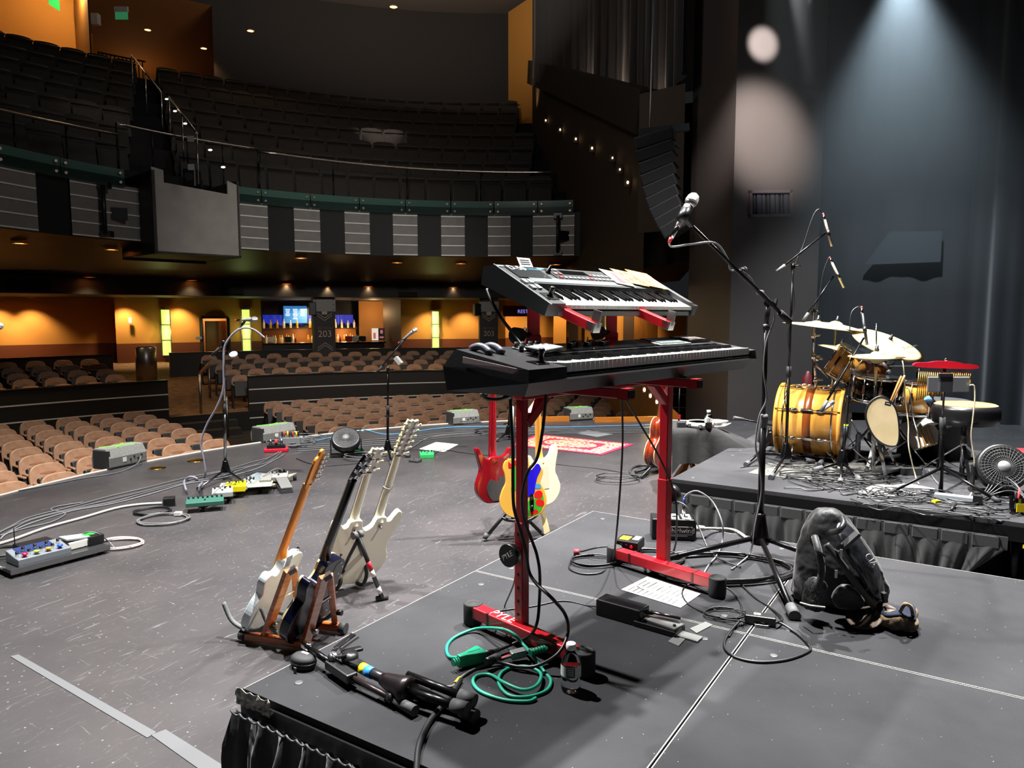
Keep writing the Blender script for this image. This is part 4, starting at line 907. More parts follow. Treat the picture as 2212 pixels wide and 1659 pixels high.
def keys(parent, x0, x1, y0, yb, z, nwhite, start, z_slope=0., lip=.018):
    wk = (x1 - x0) / nwhite; T_ = lambda y: z + z_slope * (y - y0)
    pat = [1, 1, 0, 1, 1, 1, 0]                                                      # black key after C D F G A
    for i in range(nwhite):
        g = .0006; a, b = x0 + i * wk + g, x0 + (i + 1) * wk - g; mb = MB()
        mb.add([(a, y0, T_(y0) - lip), (b, y0, T_(y0) - lip), (b, y0, T_(y0)), (a, y0, T_(y0)), (b, yb, T_(yb)), (a, yb, T_(yb)), (a, yb, T_(yb) - lip), (b, yb, T_(yb) - lip)], [(0, 1, 2, 3), (3, 2, 4, 5), (0, 3, 5, 6), (1, 7, 4, 2)])
        obj('white_key', mb, IV, parent)
    n = 0
    for i in range(nwhite - 1):
        if pat[(i + start) % 7]:
            c = x0 + (i + 1) * wk; w = wk * .27; f_ = y0 + (yb - y0) * .36; mb = MB()
            mb.add([(c - w, f_, T_(f_)), (c + w, f_, T_(f_)), (c + w * .8, f_ + .006, T_(f_) + .0115), (c - w * .8, f_ + .006, T_(f_) + .0115), (c + w * .8, yb, T_(yb) + .0105), (c - w * .8, yb, T_(yb) + .0105), (c - w, yb, T_(yb)), (c + w, yb, T_(yb))], [(0, 1, 2, 3), (3, 2, 4, 5), (0, 3, 5, 6), (1, 7, 4, 2)])
            obj('black_key', mb, EB, parent)
# felt gap and keys
keys(kb, kx0 + .003, kx1 - .003, .006, ky1, h1 + .010, 52, 5, 0., .026)
mb = MB(); mb.box(((kx0 + kx1) / 2, .006, h1 - .030), (kx1 - kx0, .008, .012)); obj('key_slip', mb, KBB, kb)
TS = Matrix.Rotation(math.atan((h2 - h1) / .28), 4, 'X')
def topT(x, y, dz=0.): return Matrix.Translation((x, y, tz(y) + dz)) @ TS
mb = MB(); mb.box((.40, 0, .002), (.78, .105, .004), T=topT(.22, .215)); obj('glossy_panel', mb, KBP, kb)
mb = MB(); mb.box((0, 0, .003), (.24, .11, .006), T=topT(1.06, .215)); obj('screen_surround', mb, M('pale_panel', '#b9c6c4', .3), kb)
mb = MB(); mb.box((0, 0, .008), (.20, .05, .004), T=topT(1.06, .235)); obj('touch_screen', mb, M('screen_dark', '#10141a', .1), kb)
mb = MB(); mb.box((0, 0, .006), (.17, .10, .006), T=topT(1.29, .225)); obj('pad_panel', mb, KBP, kb); mb = MB(); mb.box((0, -.01, .01), (.14, .055, .003), T=topT(1.29, .225)); obj('pattern_card', mb, M('dim_print', '#3a3634', .4, noise=(40, '#8a7a70', .45, .6)), kb)
for i in range(9):
    mb = MB().cyl((0, 0, 0), (0, 0, .022), .0085, .007, n=12); mb.v = [topT(.20 + .032 * (i % 5) + .02 * (i // 5), .20 + .038 * (i // 5)) @ v for v in mb.v]; obj('control_knob', mb, BLK, kb)
for i in range(9):
    mb = MB(); mb.box((0, 0, .012), (.010, .018, .016), T=topT(.44 + .03 * i, .2 + .012 * (i % 3))); obj('slider_cap', mb, BLK, kb)
for i in range(22):
    mb = MB(); mb.box((0, 0, .009), (.013, .010, .004), T=topT(.965 + .017 * (i % 11), .172 + .016 * (i // 11))); obj('button', mb, M('button_grey', '#8a9492', .4), kb)
for i in range(2):
    mb = MB().tube([topT(.045 + .05 * i, .18 + .075 * j / 8) @ Vector((0, 0, .004 + .014 * sin(pi * j / 8))) for j in range(9)], .011, 8); obj('mod_wheel', mb, M('wheel_grey', '#5a5c66', .3), kb)
mb = MB(); mb.box((0, 0, .001), (.05, .045, .003), T=topT(.11, .06)); mb.v += []; js = obj('joystick_plate', mb, KBP, kb)
mb = MB().lathe([(.018, .002), (.010, .008), (.007, .026), (.009, .03), (.009, .04), (.006, .043), (0, .043)], 14, topT(.12, .06)); obj('joystick', mb, BLK, kb)
mb = MB(); mb.add([(-.0065, .035, h1 - .002 + .004), (-.0065, .052, h1 - .012), (-.009, .235, h1 + .008), (-.008, .235, h1 + .026)], [(0, 1, 2, 3)]); obj('side_slot', mb, M('side_slot', '#b9a9a6', .4), kb, solid=.002)
mb = MB(); mb.box((0, 0, .0035), (.10, .05, .003), T=topT(.26, .225)); obj('small_display', mb, M('pale_panel'), kb)
# ================================================================== UPPER KEYBOARD (61 keys, tilted)
UF = Vector((.1015, 2.287, 0)); ub = thing('synthesizer', 'dark grey vintage synthesizer with 61 keys tilted on the upper tier', 'keyboard', mat=frame((UF.x, UF.y, 1.5625), x=KX, z=UP))
W = .974; GRY = M('synth_grey', '#3a3c3d', .45, .25); GRL = M('synth_panel', '#6f7677', .4, .3); TOPG = M('synth_top', '#4a4d4e', .4, .3)
pr = [(0, 0), (-.006, .016), (-.017, .040), (.040, .066), (.040, .050), (.018, .036)]
full = [(0, 0), (-.006, .015), (-.017, .040), (.217, .1685), (.264, .166), (.275, .106)]
mb = MB(); n_ = [(0, 0), (.006, .022), (.06, .052), (.105, .077), (.105, .108), (.217, .1685), (.264, .166), (.275, .106)]
mb.extr(full, 0, .088); mb.extr(full, W - .03, W); mb.extr(n_, .088, W - .03); obj('case', mb, GRY, ub)
# sloping top direction: y from -.017..217, z .04..1685
def UT(x, y, dz=0.):
    ang = math.atan((.1685 - .040) / .234); return Matrix.Translation((x, y, .040 + (y + .017) * .1285 / .234)) @ Matrix.Rotation(ang, 4, 'X') @ Matrix.Translation((0, 0, dz))
mb = MB(); mb.box((W / 2, .0, .001), (W, .012, .003), T=UT(0, .21)); mb.box((.003, .06, .001), (.006, .28, .003), T=UT(0, .045)); obj('edge_highlight', mb, M('synth_edge', '#8a9090', .35, .4), ub)
mb = MB(); mb.box((0, 0, .001), (W - .14, .035, .003), T=UT(.5, .128)); obj('light_band', mb, GRL, ub)
mb = MB(); mb.box((0, 0, .0015), (.17, .085, .003), T=UT(.125, .176)); lp = obj('logo_panel', mb, M('synth_black', '#0e0f11', .3), ub)
text('logo_lettering', 'D-50', M('logo_blue', '#dfe9f2', .4), ub, UT(.092, .198, .004), .042, ext=.0004); text('logo_small', 'LINEAR SYNTHESIZER', M('logo_cyan', '#4fb0d0', .4), ub, UT(.165, .196, .004), .012, ext=.0003)
mb = MB(); mb.box((0, 0, .0015), (.56, .085, .003), T=UT(.53, .176)); obj('control_panel', mb, M('synth_black2', '#16181b', .35), ub)
mb = MB(); mb.box((0, 0, .003), (.15, .03, .003), T=UT(.40, .190)); obj('display', mb, M('lcd', '#0a0c0c', .12), ub)
rn = random.Random(4)
for i in range(46):
    x = .275 + .026 * (i % 20); y = .150 + .026 * (i // 20)
    if .32 < x < .48 and y > .17: continue
    mb = MB(); mb.box((0, 0, .004), (.016, .010, .005), T=UT(x, y)); obj('button', mb, M('synth_button', '#c3c8c6', .4) if i % 7 else M('synth_button_red', '#c04040', .4), ub)
mb = MB().lathe([(.012, 0), (.008, .006), (.004, .03), (0, .03)], 10, UT(.245, .185)); obj('value_joystick', mb, BLK, ub)
mb = MB().lathe([(.016, 0), (.009, .008), (.006, .022), (.008, .026), (.008, .034), (0, .034)], 12, UT(.055, .025)); obj('bender_lever', mb, BLK, ub)
mb = MB(); mb.box((0, 0, .001), (.055, .045, .002), T=UT(.055, .025)); obj('bender_plate', mb, M('synth_black'), ub)
for i in range(4): mb = MB(); mb.box((0, 0, .004), (.018, .022, .006), T=UT(.03 + .028 * (i % 2), .075 + .035 * (i // 2))); obj('slider_cap', mb, M('synth_button'), ub)
keys(ub, .090, W - .032, -.004, .098, .036, 36, 0, (.077 - .036) / .102 * 1.12, .013)
mb = MB(); mb.box((W / 2, -.004, .009), (W - .12, .004, .016)); obj('front_lip', mb, M('synth_lip', '#8e9392', .3, .6), ub)
# picture cards lying on the upper keyboard, paper tag at its back
for i, (x, y, w_, h_, a_, c, lb) in enumerate([(.655, .17, .10, .13, .12, '#d8d0c0', 'small picture card with a red guitar shape on the upper keyboard'), (.75, .175, .12, .13, .12, '#d8a03c', 'second picture card in yellow and brown on the upper keyboard'), (.86, .165, .13, .15, .12, '#e08a24', 'orange patterned picture card at the right end of the upper keyboard')]):
    t = thing('picture_card', lb, 'card', mat=ub.matrix_basis @ UT(x, y, .0065 + .002 * i) @ Matrix.Rotation(-.25, 4, 'Z')); mb = MB(); mb.box((0, 0, 0), (w_, h_, .0015))
    o = obj('card', mb, M('card_print_%d' % i, c, .45, noise=(28, ['#e8e4d8', '#7a4a20', '#f0b850'][i], .4, .6)), t)
    mb = MB(); 
    if i == 0: mb.prism(spl2([(-.02, -.045), (.02, -.04), (.012, 0), (.022, .045), (.0, .05), (-.012, .0)], 4), .001, .0016)
    else:
        for j in range(5): mb.prism(spl2([(-.045 + .02 * j + .012 * cos(q), -.04 + .022 * ((j * 3) % 5) + .014 * sin(q * 1.0)) for q in (0, 1.2, 2.4, 3.6, 4.8)], 3), .001, .0016)
    obj('artwork', mb, M('art_red_%d' % i, ['#c01828', '#5a2e14', '#b8381c'][i], .45), t)
t = thing('label_card', 'small white printed label standing at the back of the upper keyboard', 'label', mat=ub.matrix_basis @ Matrix.Translation((.19, .235, .17)) @ Matrix.Rotation(radians(62), 4, 'X')); mb = MB(); mb.box((0, .018, 0), (.07, .04, .001)); obj('card', mb, PAPER, t)
mb = MB(); 
for j in range(3): mb.box((0, .028 - .008 * j, .0008), (.05, .003, .0005))
obj('printing', mb, BLK, t)
# charger / phone clip on the lower keyboard
t = thing('lyric_phone', 'pale phone lying on the controls of the lower keyboard', 'phone', mat=kb.matrix_basis @ topT(.27, .165, .012) @ Matrix.Rotation(.25, 4, 'Z')); mb = MB(); mb.box((0, 0, .004), (.14, .07, .008)); obj('body', mb, BLK, t, bevel=.003); mb = MB(); mb.box((0, 0, .0085), (.13, .06, .001)); obj('screen', mb, M('phone_screen', '#b8bec4', .2), t)
# ================================================================== VOCAL MIC STAND (big boom) and microphone
def mic_body(t, T, col=None, L=.16):
    G = M('mic_grille', '#c8c8c6', .35, .8, bump=(900, .8)); H = col or M('mic_handle', '#3a3b3e', .4, .4)
    mb = MB().lathe([(.0095, 0), (.0105, .01), (.0185, L - .03), (.020, L - .02), (.020, L)], 16, T); obj('handle', mb, H, t, True)
    mb = MB().lathe([(.019, L), (.0235, L + .012), (.026, L + .022)], 18, T); obj('collar', mb, M('mic_collar', '#b9b9b7', .3, .9), t, True)
    mb = MB().lathe([(.026, L + .018), (.0265, L + .026), (.0245, L + .042), (.018, L + .054), (.009, L + .06), (0, L + .061)], 20, T); obj('grille', mb, G, t, True)
    mb = MB().lathe([(.009, -.055), (.0095, -.01), (.0095, .0)], 12, T); obj('plug', mb, CHR, t, True)
    mb = MB().lathe([(.006, -.075), (.0085, -.055)], 10, T); obj('strain_relief', mb, M('tape_red', '#d03038', .6), t, True)
def tripod(t, hub, feet, rtop=.032, hh=.13, mat=None, tip=None, r=.0105, top=None):
    h = Vector(hub); mb = MB().lathe([(.020, hh), (.024, hh - .012), (.038, hh * .35), (.046, hh * .08), (.042, 0), (.02, -.004)], 16, Matrix.Translation(h)); hb = obj('hub', mb, BLKM, t, True)
    for f_ in feet:
        f_ = Vector(f_); d = (f_ - h).normalized(); a = h + Vector((0, 0, hh * .22)); mb = MB().cyl(a, f_, r, n=10); lg = obj('leg', mb, mat or BLKM, t, True); mb = MB().cyl(f_ - (f_ - a).normalized() * .06, f_ + (f_ - a).normalized() * .012, r * 1.75, r * 1.9, n=12); obj('rubber_foot', mb, tip or RUB, lg, True)
def to_z(p, d): return frame(p, z=d, x=Vector((d[1], -d[0], .001)) if abs(d[0]) + abs(d[1]) > 1e-4 else Vector((1, 0, 0)))
hub = P(1640, 1200, RZ) + UP * .06; YM = hub.y
ms = thing('microphone_stand', 'tall black boom microphone stand between the keyboards and the backpack', 'microphone stand', mat=Matrix.Translation((hub.x, hub.y, RZ)))
tripod(ms, hub, [P(1395, 1240, RZ) + UP * .05, P(1715, 1338, RZ) + UP * .018, P(1800, 1235, RZ) + UP * .04], hh=.15, r=.0125)
top = D(1655, 700, YM); jn = D(1660, 655, YM)
mid = hub.lerp(top, .55); mb = MB().cyl(hub + UP * .1, mid, .0155); obj('lower_pole', mb, BLKM, ms, True); obj('upper_pole', MB().cyl(mid, top, .011), BLKM, ms, True)
cl = D(1646, 835, YM); mb = MB().lathe([(.018, -.09), (.0195, -.08), (.0185, .04), (.016, .05)], 16, to_z(mid, (top - hub).normalized())); obj('height_clutch', mb, M('clutch_grey', '#5c5d60', .5), ms, True)
mb = MB().cyl(top - UP * .03, top, .0165); mb.cyl(top, jn, .012); obj('swivel_neck', mb, BLK, ms, True)
b0, b1 = D(1690, 680, YM - .05), D(1494, 488, YM - .35)
obj('boom', MB().cyl(b0, b1, .0085), M('boom_black', '#161618', .25, .6), ms, True)
bd = (b0 - b1).normalized(); obj('counterweight', MB().cyl(b0 - bd * .02, b0 + bd * .06, .015, .016), RUBD, ms, True)
mb = MB().cyl(jn - KX * .02, jn + KX * .035, .014); mb.cyl(jn + KX * .03 + UP * .0, jn + KX * .07, .006); mb.bar(jn + KX * .07 - UP * .02, jn + KX * .07 + UP * .02 + KX * .02, .012); obj('boom_clamp', mb, BLKM, ms, True)
q = D(1602, 582, YM - .18); mb = MB().cyl(q - KX * .012, q + KX * .02, .008); mb.cyl(q + KX * .018, q + KX * .03, .014); obj('boom_knob', mb, RUB, ms, True)
q = D(1640, 632, YM - .08); mb = MB().cyl(q - KX * .01, q + KX * .03, .012); obj('boom_knob', mb, RUB, ms, True)
mic_t, mic_h = D(1445, 523, YM - .42), D(1493, 436, YM - .38); dm = (mic_h - mic_t).normalized(); T = to_z(mic_t + dm * .075, dm)
mc = thing('microphone', 'silver ball head vocal microphone on the tall boom stand', 'microphone', mat=Matrix.Translation(mic_t)); Lm = (mic_h - mic_t).length; mic_body(mc, T, M('mic_steel', '#b4b5b7', .35, .4), max(.1, Lm - .14 + .035))
q = mic_t + dm * (.075 + (Lm - .1) * .55); mb = MB().lathe([(.0215, -.03), (.0235, .03)], 14, to_z(q, dm)); mb.bar(q, b1, .02, .014); obj('mic_clip', mb, BLK, ms, True)
cable('microphone_cable', 'grey cable looping from the tall stand microphone and wound down its pole', [mic_t - dm * .0, D(1452, 533, YM - .4), D(1490, 528, YM - .37), D(1545, 525, YM - .3), D(1572, 560, YM - .24), D(1578, 583, YM - .2), D(1600, 585, YM - .19), D(1620, 600, YM - .15), D(1632, 622, YM - .11), D(1650, 635, YM - .08), D(1668, 660, YM - .05), D(1672, 690, YM - .02), D(1655, 740, YM - .02), D(1650, 800, YM - .02), D(1656, 860, YM - .02), D(1640, 900, YM - .02), D(1632, 960, YM - .025), D(1640, 1000, YM - .03), D(1645, 1060, YM - .025), D(1632, 1130, YM - .03), D(1622, 1190, YM - .04), P(1600, 1215, RZ + .005), P(1580, 1230, RZ + .005)], .0042, M('cable_grey', '#6c6d70', .35), k=6)
# ================================================================== THINGS ON THE KEYBOARD RISER
def fc(name, label, pix, z=RZ, r=.004, mat=None, k=8, lift=None, group=None, cat='cable'):
    pts = []
    for i, p in enumerate(pix):
        if len(p) == 2: pts.append(P(p[0], p[1], z + r))
        else: pts.append(P(p[0], p[1], z + r + p[2]) if p[2] >= 0 else D(p[0], p[1], -p[2]))
    return cable(name, label, pts, r, mat, cat, k, group)
def coil(name, label, px, py, z, R, n, r, mat, sq=.0, seed=1, group=None, rise=.012):
    c = P(px, py, z); rn = random.Random(seed); pts = []
    for i in range(n * 10):
        a = 2 * pi * i / 10; q = R * (1 + .10 * sin(i * .61 + seed) + .06 * rn.uniform(-1, 1)) 
        pts.append(c + Vector((q * cos(a) * (1 + sq), q * sin(a), r + rise * (i / (n * 10)) + .004 * abs(sin(i * .9)))))
    return cable(name, label, pts, r, mat, 'cable', 4, group)
# green extension cord with fan outlet and plugs
fc('extension_cord', 'green extension cord looped in front of the left stand foot', [(1000, 1420, .03), (970, 1418), (966, 1395), (985, 1375), (1030, 1358, .01), (1080, 1358, .06), (1110, 1370, .06), (1130, 1392, .03), (1150, 1415, .03), (1175, 1450), (1190, 1470), (1180, 1492), (1140, 1505), (1100, 1502), (1078, 1478), (1082, 1455), (1105, 1442), (1140, 1440, .01), (1168, 1455, .01), (1160, 1480, .012), (1130, 1490, .01), (1090, 1475, .012), (1060, 1458), (1030, 1460), (1022, 1475), (1040, 1495), (1090, 1512), (1140, 1515), (1158, 1508)], r=.0058, mat=GRN, k=8)
a, b = P(995, 1424, RZ + .035), P(1042, 1410, RZ + .03); T = frame(a, x=b - a, z=UP); t = thing('fan_outlet', 'green fan shaped triple outlet on the end of the cord', 'power outlet', mat=T); L = (b - a).length
mb = MB().prism([(-.01, -.010), (.02, -.012), (L * .55, -.022), (L * .95, -.032), (L, -.026), (L, .026), (L * .95, .032), (L * .55, .022), (.02, .012), (-.01, .010)], -.026, .016); obj('body', mb, M('green_plastic', '#12805f', .4), t, bevel=.005)
mb = MB()
for i in range(4): mb.cyl((-.03 + .009 * i, 0, -.004), (-.026 + .009 * i, 0, -.004), .0125, n=12)
obj('strain_relief', mb, M('green_plastic'), t)
mb = MB(); mb.box((L * .6, 0, .0165), (L * .55, .003, .002)); obj('rib', mb, M('green_plastic'), t)
fc('power_cable', 'black power cable from the fan outlet round the left post and up to the keyboards', [(1052, 1412, .02), (1075, 1405, .012), (1110, 1390, .02), (1145, 1372, .06), (1160, 1345, .12), (1165, 1300, -2.42), (1166, 1240, -2.42), (1160, 1200, -2.43), (1150, 1170, -2.44), (1132, 1120, -2.43), (1128, 1070, -2.42), (1140, 1020, -2.42), (1160, 990, -2.43), (1172, 930, -2.43), (1178, 870, -2.43), (1180, 845, -2.43)], r=.0055, k=8)
fc('power_cable', 'second black power cable arching from the floor plug over to the left post', [(1055, 1428, .02), (1085, 1432, .01), (1120, 1440, .01), (1160, 1438, .02), (1205, 1412, .06), (1226, 1370, .1), (1222, 1330, .12), (1195, 1295, -2.35), (1160, 1262, -2.4), (1143, 1235, -2.43), (1136, 1190, -2.43), (1122, 1140, -2.43), (1110, 1095, -2.43), (1108, 1040, -2.43), (1108, 980, -2.43), (1105, 920, -2.43), (1102, 860, -2.43)], r=.006, k=8)
for i, (px, py, c) in enumerate([(1050, 1412, 'upper black plug'), (1052, 1428, 'lower black plug')]):
    q = P(px, py, RZ + .03); t = thing('mains_plug', '%s pushed into the green fan outlet' % c, 'plug', mat=frame(q, x=(b - a), z=UP)); mb = MB().cyl((-.006, 0, 0), (.03, 0, 0), .012, .008); obj('body', mb, BLK, t)
    mb = MB()
    for j in range(4): mb.cyl((.03 + .007 * j, 0, 0), (.034 + .007 * j, 0, 0), .0075, n=10)
    obj('strain_relief', mb, RUBD, t)
fc('audio_cable', 'taped grey cable with red and yellow markers running to a silver connector', [(930, 1485), (975, 1483), (985, 1475), (1000, 1460), (1030, 1443), (1070, 1428, .01), (1105, 1417, .02)], r=.0048, mat=M('grey_sleeve', '#5f5d5a', .6))
q0, q1 = P(984, 1477, RZ + .008), P(993, 1466, RZ + .008); t = thing('cable_marker', 'yellow marker band on the taped grey cable', 'cable tag', q0); obj('band', MB().cyl(q0, q1, .0072), M('tag_yellow'), t, True)
q0, q1 = P(1082, 1424, RZ + .018), P(1100, 1417, RZ + .02); t = thing('cable_marker', 'red marker band beside the silver connector', 'cable tag', q0); obj('band', MB().cyl(q0, q1, .0062), M('tape_red'), t, True)
q0, q1 = P(1103, 1416, RZ + .025), P(1135, 1408, RZ + .03); t = thing('cable_connector', 'silver square cable connector lying across the left stand foot', 'connector', q0); mb = MB().bar(q0, q1, .03, .026); obj('shell', mb, M('cast_grey', '#8b8b8a', .4, .7), t, True, bevel=.004); obj('boot', MB().cyl(q1, q1 + (q1 - q0) * .6, .010, .007), RUB, t, True)
q0, q1 = P(1145, 1410, RZ + .05), P(1180, 1400, RZ + .05); t = thing('cord_plug', 'ribbed green plug end resting on the red foot', 'plug', q0); mb = MB()
for j in range(6): mb.cyl(q0.lerp(q1, j / 6), q0.lerp(q1, (j + .7) / 6), .012, .011)
mb.cyl(q0, q1, .009); obj('body', mb, M('green_plastic'), t, True)
fc('cord_tail', 'short green cord end curling over the red foot', [(1180, 1400, .05), (1195, 1396, .04), (1212, 1388, .035)], r=.0058, mat=GRN)
# water bottle
def bottle(label, q, s=1., lab=True, half=.5):
    t = thing('water_bottle', label, 'bottle', q); h = .15 * s; PET = M('clear_plastic', '#ffffff', .06, trans=1., ior=1.25); r = .031 * s
    pr = [(r * .82, 0), (r * .95, .004), (r, .012), (r * .97, .03 * s), (r, .05 * s), (r, .088 * s), (r * .93, .1 * s), (r * .6, .116 * s), (r * .42, .124 * s), (r * .42, .136 * s)]
    obj('shell', MB().lathe([(0, .001)] + pr, 28), PET, t)
    wl = [(0, .004)] + [(a * .95, z + .001) for a, z in pr if z < h * half]; wl.append((r * .95, h * half)); wl.append((0, h * half)); obj('water', MB().lathe(wl, 24), M('water', '#f2f8ff', .02, trans=1., ior=1.33), t)
    mb = MB().lathe([(r * .47, .132 * s), (r * .5, .134 * s), (r * .5, .149 * s), (r * .45, .151 * s), (0, .151 * s)], 22); obj('cap', mb, M('cap_white', '#f4f4f2', .45), t)
    if lab:
        f_ = Vector((-q[0], -q[1], 0)).normalized(); a0 = atan2(f_.y, f_.x); ar = lambda a, z, e: (r * 1.02 * cos(a), r * 1.02 * sin(a), z)
        lbm = MB().grid(lambda u, v: Vector(ar(a0 - 1.5 + 3.0 * u, .052 * s + .034 * s * v, 0)), 24, 1); lo = obj('paper_label', lbm, M('label_paper', '#d8dcd8', .6), t)
        mb = MB().grid(lambda u, v: Vector((r * 1.03 * cos(a0 - .45 + .85 * u), r * 1.03 * sin(a0 - .45 + .85 * u), .054 * s + .03 * s * v)), 8, 1); obj('dark_print', mb, M('label_dark', '#2c322e', .6), lo)
        mb = MB()
        for j in range(4): mb.grid(lambda u, v: Vector((r * 1.04 * cos(a0 - .36 + .65 * u), r * 1.04 * sin(a0 - .36 + .65 * u), .06 * s + .006 * s * j + .0025 * s * v)), 6, 1)
        obj('label_lines', mb, M('label_paper'), lo)
    return t
bottle('small clear water bottle standing before the left stand foot', P(1233, 1490, RZ))
# setlist papers
def paper(label, pix, z, mat=PAPER, lines=0, name='paper_sheet', cat='paper'):
    ps = [P(x, y, z + .0015) for x, y in pix]; c = sum(ps, Vector()) / len(ps); t = thing(name, label, cat, c); mb = MB(); lo = [p - c for p in ps]
    mb.add(lo + [p + UP * .0012 for p in lo], [tuple(range(len(ps))), tuple(range(2 * len(ps) - 1, len(ps) - 1, -1))] + [(i, (i + 1) % len(ps), len(ps) + (i + 1) % len(ps), len(ps) + i) for i in range(len(ps))]); obj('sheet', mb, mat, t)
    if lines:
        mb = MB(); rn = random.Random(lines)
        for j in range(lines):
            v = .08 + .84 * j / lines
            for (u0, u1) in ((.06, .06 + .3 * rn.uniform(.7, 1)), (.45, .45 + .45 * rn.uniform(.6, 1))):
                f_ = lambda u, v: lo[0].lerp(lo[1], u).lerp(lo[3].lerp(lo[2], u), v) + UP * .0016
                mb.add([f_(u0, v), f_(u1, v), f_(u1, v + .016), f_(u0, v + .016)], [(0, 1, 2, 3)])
        obj('printed_text', mb, M('ink', '#3a3a3c', .7), t)
    return t
paper('white printed set list under the right stand foot', [(1342, 1274), (1398, 1246), (1514, 1283), (1470, 1313)], RZ, lines=10)
# gaffer tape marks
paper('grey tape strip stuck under the end of the flat bar', [(1443, 1386), (1470, 1362), (1492, 1368), (1466, 1396)], RZ, GAFF, name='tape_strip', cat='tape')
paper('grey tape strip crossing beyond the flat bar', [(1490, 1358), (1524, 1343), (1540, 1350), (1505, 1368)], RZ, GAFF, name='tape_strip', cat='tape')
# sustain pedal on its plate
a, b = P(1306, 1328, RZ), P(1422, 1348, RZ); T = frame(P(1300, 1322, RZ), x=P(1520, 1385, RZ) - P(1300, 1322, RZ), z=UP); Lx = (P(1515, 1382, RZ) - P(1300, 1322, RZ)).length
t = thing('sustain_pedal', 'black sustain pedal with a flat steel base bar', 'pedal', mat=T)
mb = MB(); mb.box((.09, .0, .032), (.19, .08, .064)); obj('housing', mb, M('pedal_black', '#111113', .3), t, bevel=.006)
mb = MB(); mb.box((.245, .0, .012), (.17, .085, .02)); obj('base_plate', mb, M('pedal_black'), t, bevel=.003)
mb = MB().prism([(.19, -.02), (.32, -.035), (.33, .03), (.2, .03)], .024, .03); obj('plate_top', mb, M('pedal_grey', '#8a8a88', .35, .6), t)
obj('foot_lever', MB().cyl((.17, .012, .045), (.315, .035, .04), .009), CHR, t); obj('screw', MB().cyl((.31, -.01, .028), (.31, -.01, .036), .006, n=10), BLK, t)
mb = MB(); mb.box((Lx * .76, -.005, .004), (Lx * .48, .05, .006)); obj('steel_bar', mb, M('bar_grey', '#7e807e', .4, .5), t)
fc('pedal_cable', 'thin black cable from the sustain pedal to the left stand post', [(1300, 1312, .02), (1270, 1308), (1215, 1298), (1150, 1310), (1090, 1318), (1058, 1325), (1062, 1345), (1085, 1360)], r=.0032)
fc('pedal_cable', 'thin black cable hanging from the stand to the floor behind its left foot', [(1112, 1150, -2.52), (1115, 1210, -2.52), (1110, 1260, -2.52), (1090, 1310, .0), (1088, 1340), (1095, 1370)], r=.003)
# direct boxes (two stacked)
T = frame(P(1332, 1205, RZ), x=BD, z=UP)
for k, lb in ((0, 'lower of the two stacked black direct boxes'), (1, 'upper stacked black direct box with a yellow label')):
    t = thing('direct_box', lb, 'direct box', mat=T @ Matrix.Translation((0, .02 * k, .05 * k)) @ Matrix.Rotation(.08 * k, 4, 'Z')); mb = MB().prism([(-.0, -.05), (.11, -.05), (.11, .06), (0, .06)], .002, .047); obj('case', mb, M('box_black', '#1c1d1f', .4, .4), t, bevel=.004)
    for x in (.03, .055, .08): mb = MB().cyl((x, -.0525, .025), (x, -.049, .025), .008, n=10); obj('jack_socket', mb, CHR if x > .06 else BLK, t)
    if k: mb = MB(); mb.box((.035, .0, .048), (.045, .06, .001)); obj('yellow_label', mb, M('tag_yellow'), t); mb = MB(); mb.box((.085, .02, .048), (.03, .06, .001)); obj('print_label', mb, M('label_paper'), t)
fc('instrument_cable', 'black cable looping on the left of the direct boxes with a wall of thin coils', [(1315, 1180, .06), (1290, 1183, .05), (1262, 1190, .02), (1245, 1195), (1232, 1215), (1232, 1230), (1262, 1240), (1300, 1236), (1322, 1215), (1330, 1170, -3.05), (1340, 1050, -3.0), (1345, 950, -2.95), (1343, 855, -2.9)], r=.0042)
coil('instrument_cable', 'small ring of black cable left of the direct boxes', 1282, 1215, RZ, .075, 2, .004, CABLE, .5, 3)
coil('instrument_cable', 'coiled black cable behind the right stand post', 1415, 1208, RZ, .11, 5, .004, CABLE, .3, 5)
coil('loom', 'large coil of black cable around the foot of the tall microphone stand', 1555, 1235, RZ, .19, 6, .0048, CABLE, .7, 7, rise=.02)
q0, q1 = P(1240, 1192, RZ + .02), P(1252, 1193, RZ + .02); t = thing('cable_tie', 'red and black cable wrap on the left loop', 'cable tie', q0); obj('band', MB().cyl(q0, q1, .014, n=12), M('wrap_red', '#8a2a38', .7), t, True)
# snake box
T = frame(P(1408, 1166, RZ), x=P(1504, 1169, RZ) - P(1408, 1166, RZ), z=UP); Wd = (P(1504, 1169, RZ) - P(1408, 1166, RZ)).length
t = thing('stage_box', 'black stage connection box with a white brand label by the drum riser skirt', 'stage box', mat=T); mb = MB(); mb.box((Wd / 2, .06, .055), (Wd, .12, .11)); obj('case', mb, M('box_black'), t, bevel=.006)
mb = MB(); mb.box((Wd * .66, -.0015, .052), (Wd * .5, .002, .042)); lb = obj('label_frame', mb, WHT, t); mb = MB(); mb.box((Wd * .66, -.003, .052), (Wd * .48, .002, .036)); obj('label_field', mb, BLK, lb)
text('lettering', 'whirlwind', M('print_white'), t, Matrix.Translation((Wd * .64, -.0045, .052)) @ Matrix.Rotation(pi / 2, 4, 'X'), .036, ext=.0004)
mb = MB(); mb.box((Wd * .6, -.002, .025), (Wd * .4, .001, .004)); obj('small_print', mb, WHT, t)
for i in range(3): mb = MB(); mb.box((Wd * (.25 + .27 * i), .06, .1105), (Wd * .2, .09, .001)); sp = obj('channel_strip', mb, M('label_paper'), t); obj('socket', MB().cyl((Wd * (.25 + .27 * i), .05, .11), (Wd * (.25 + .27 * i), .05, .114), .012, n=12), BLK, sp)
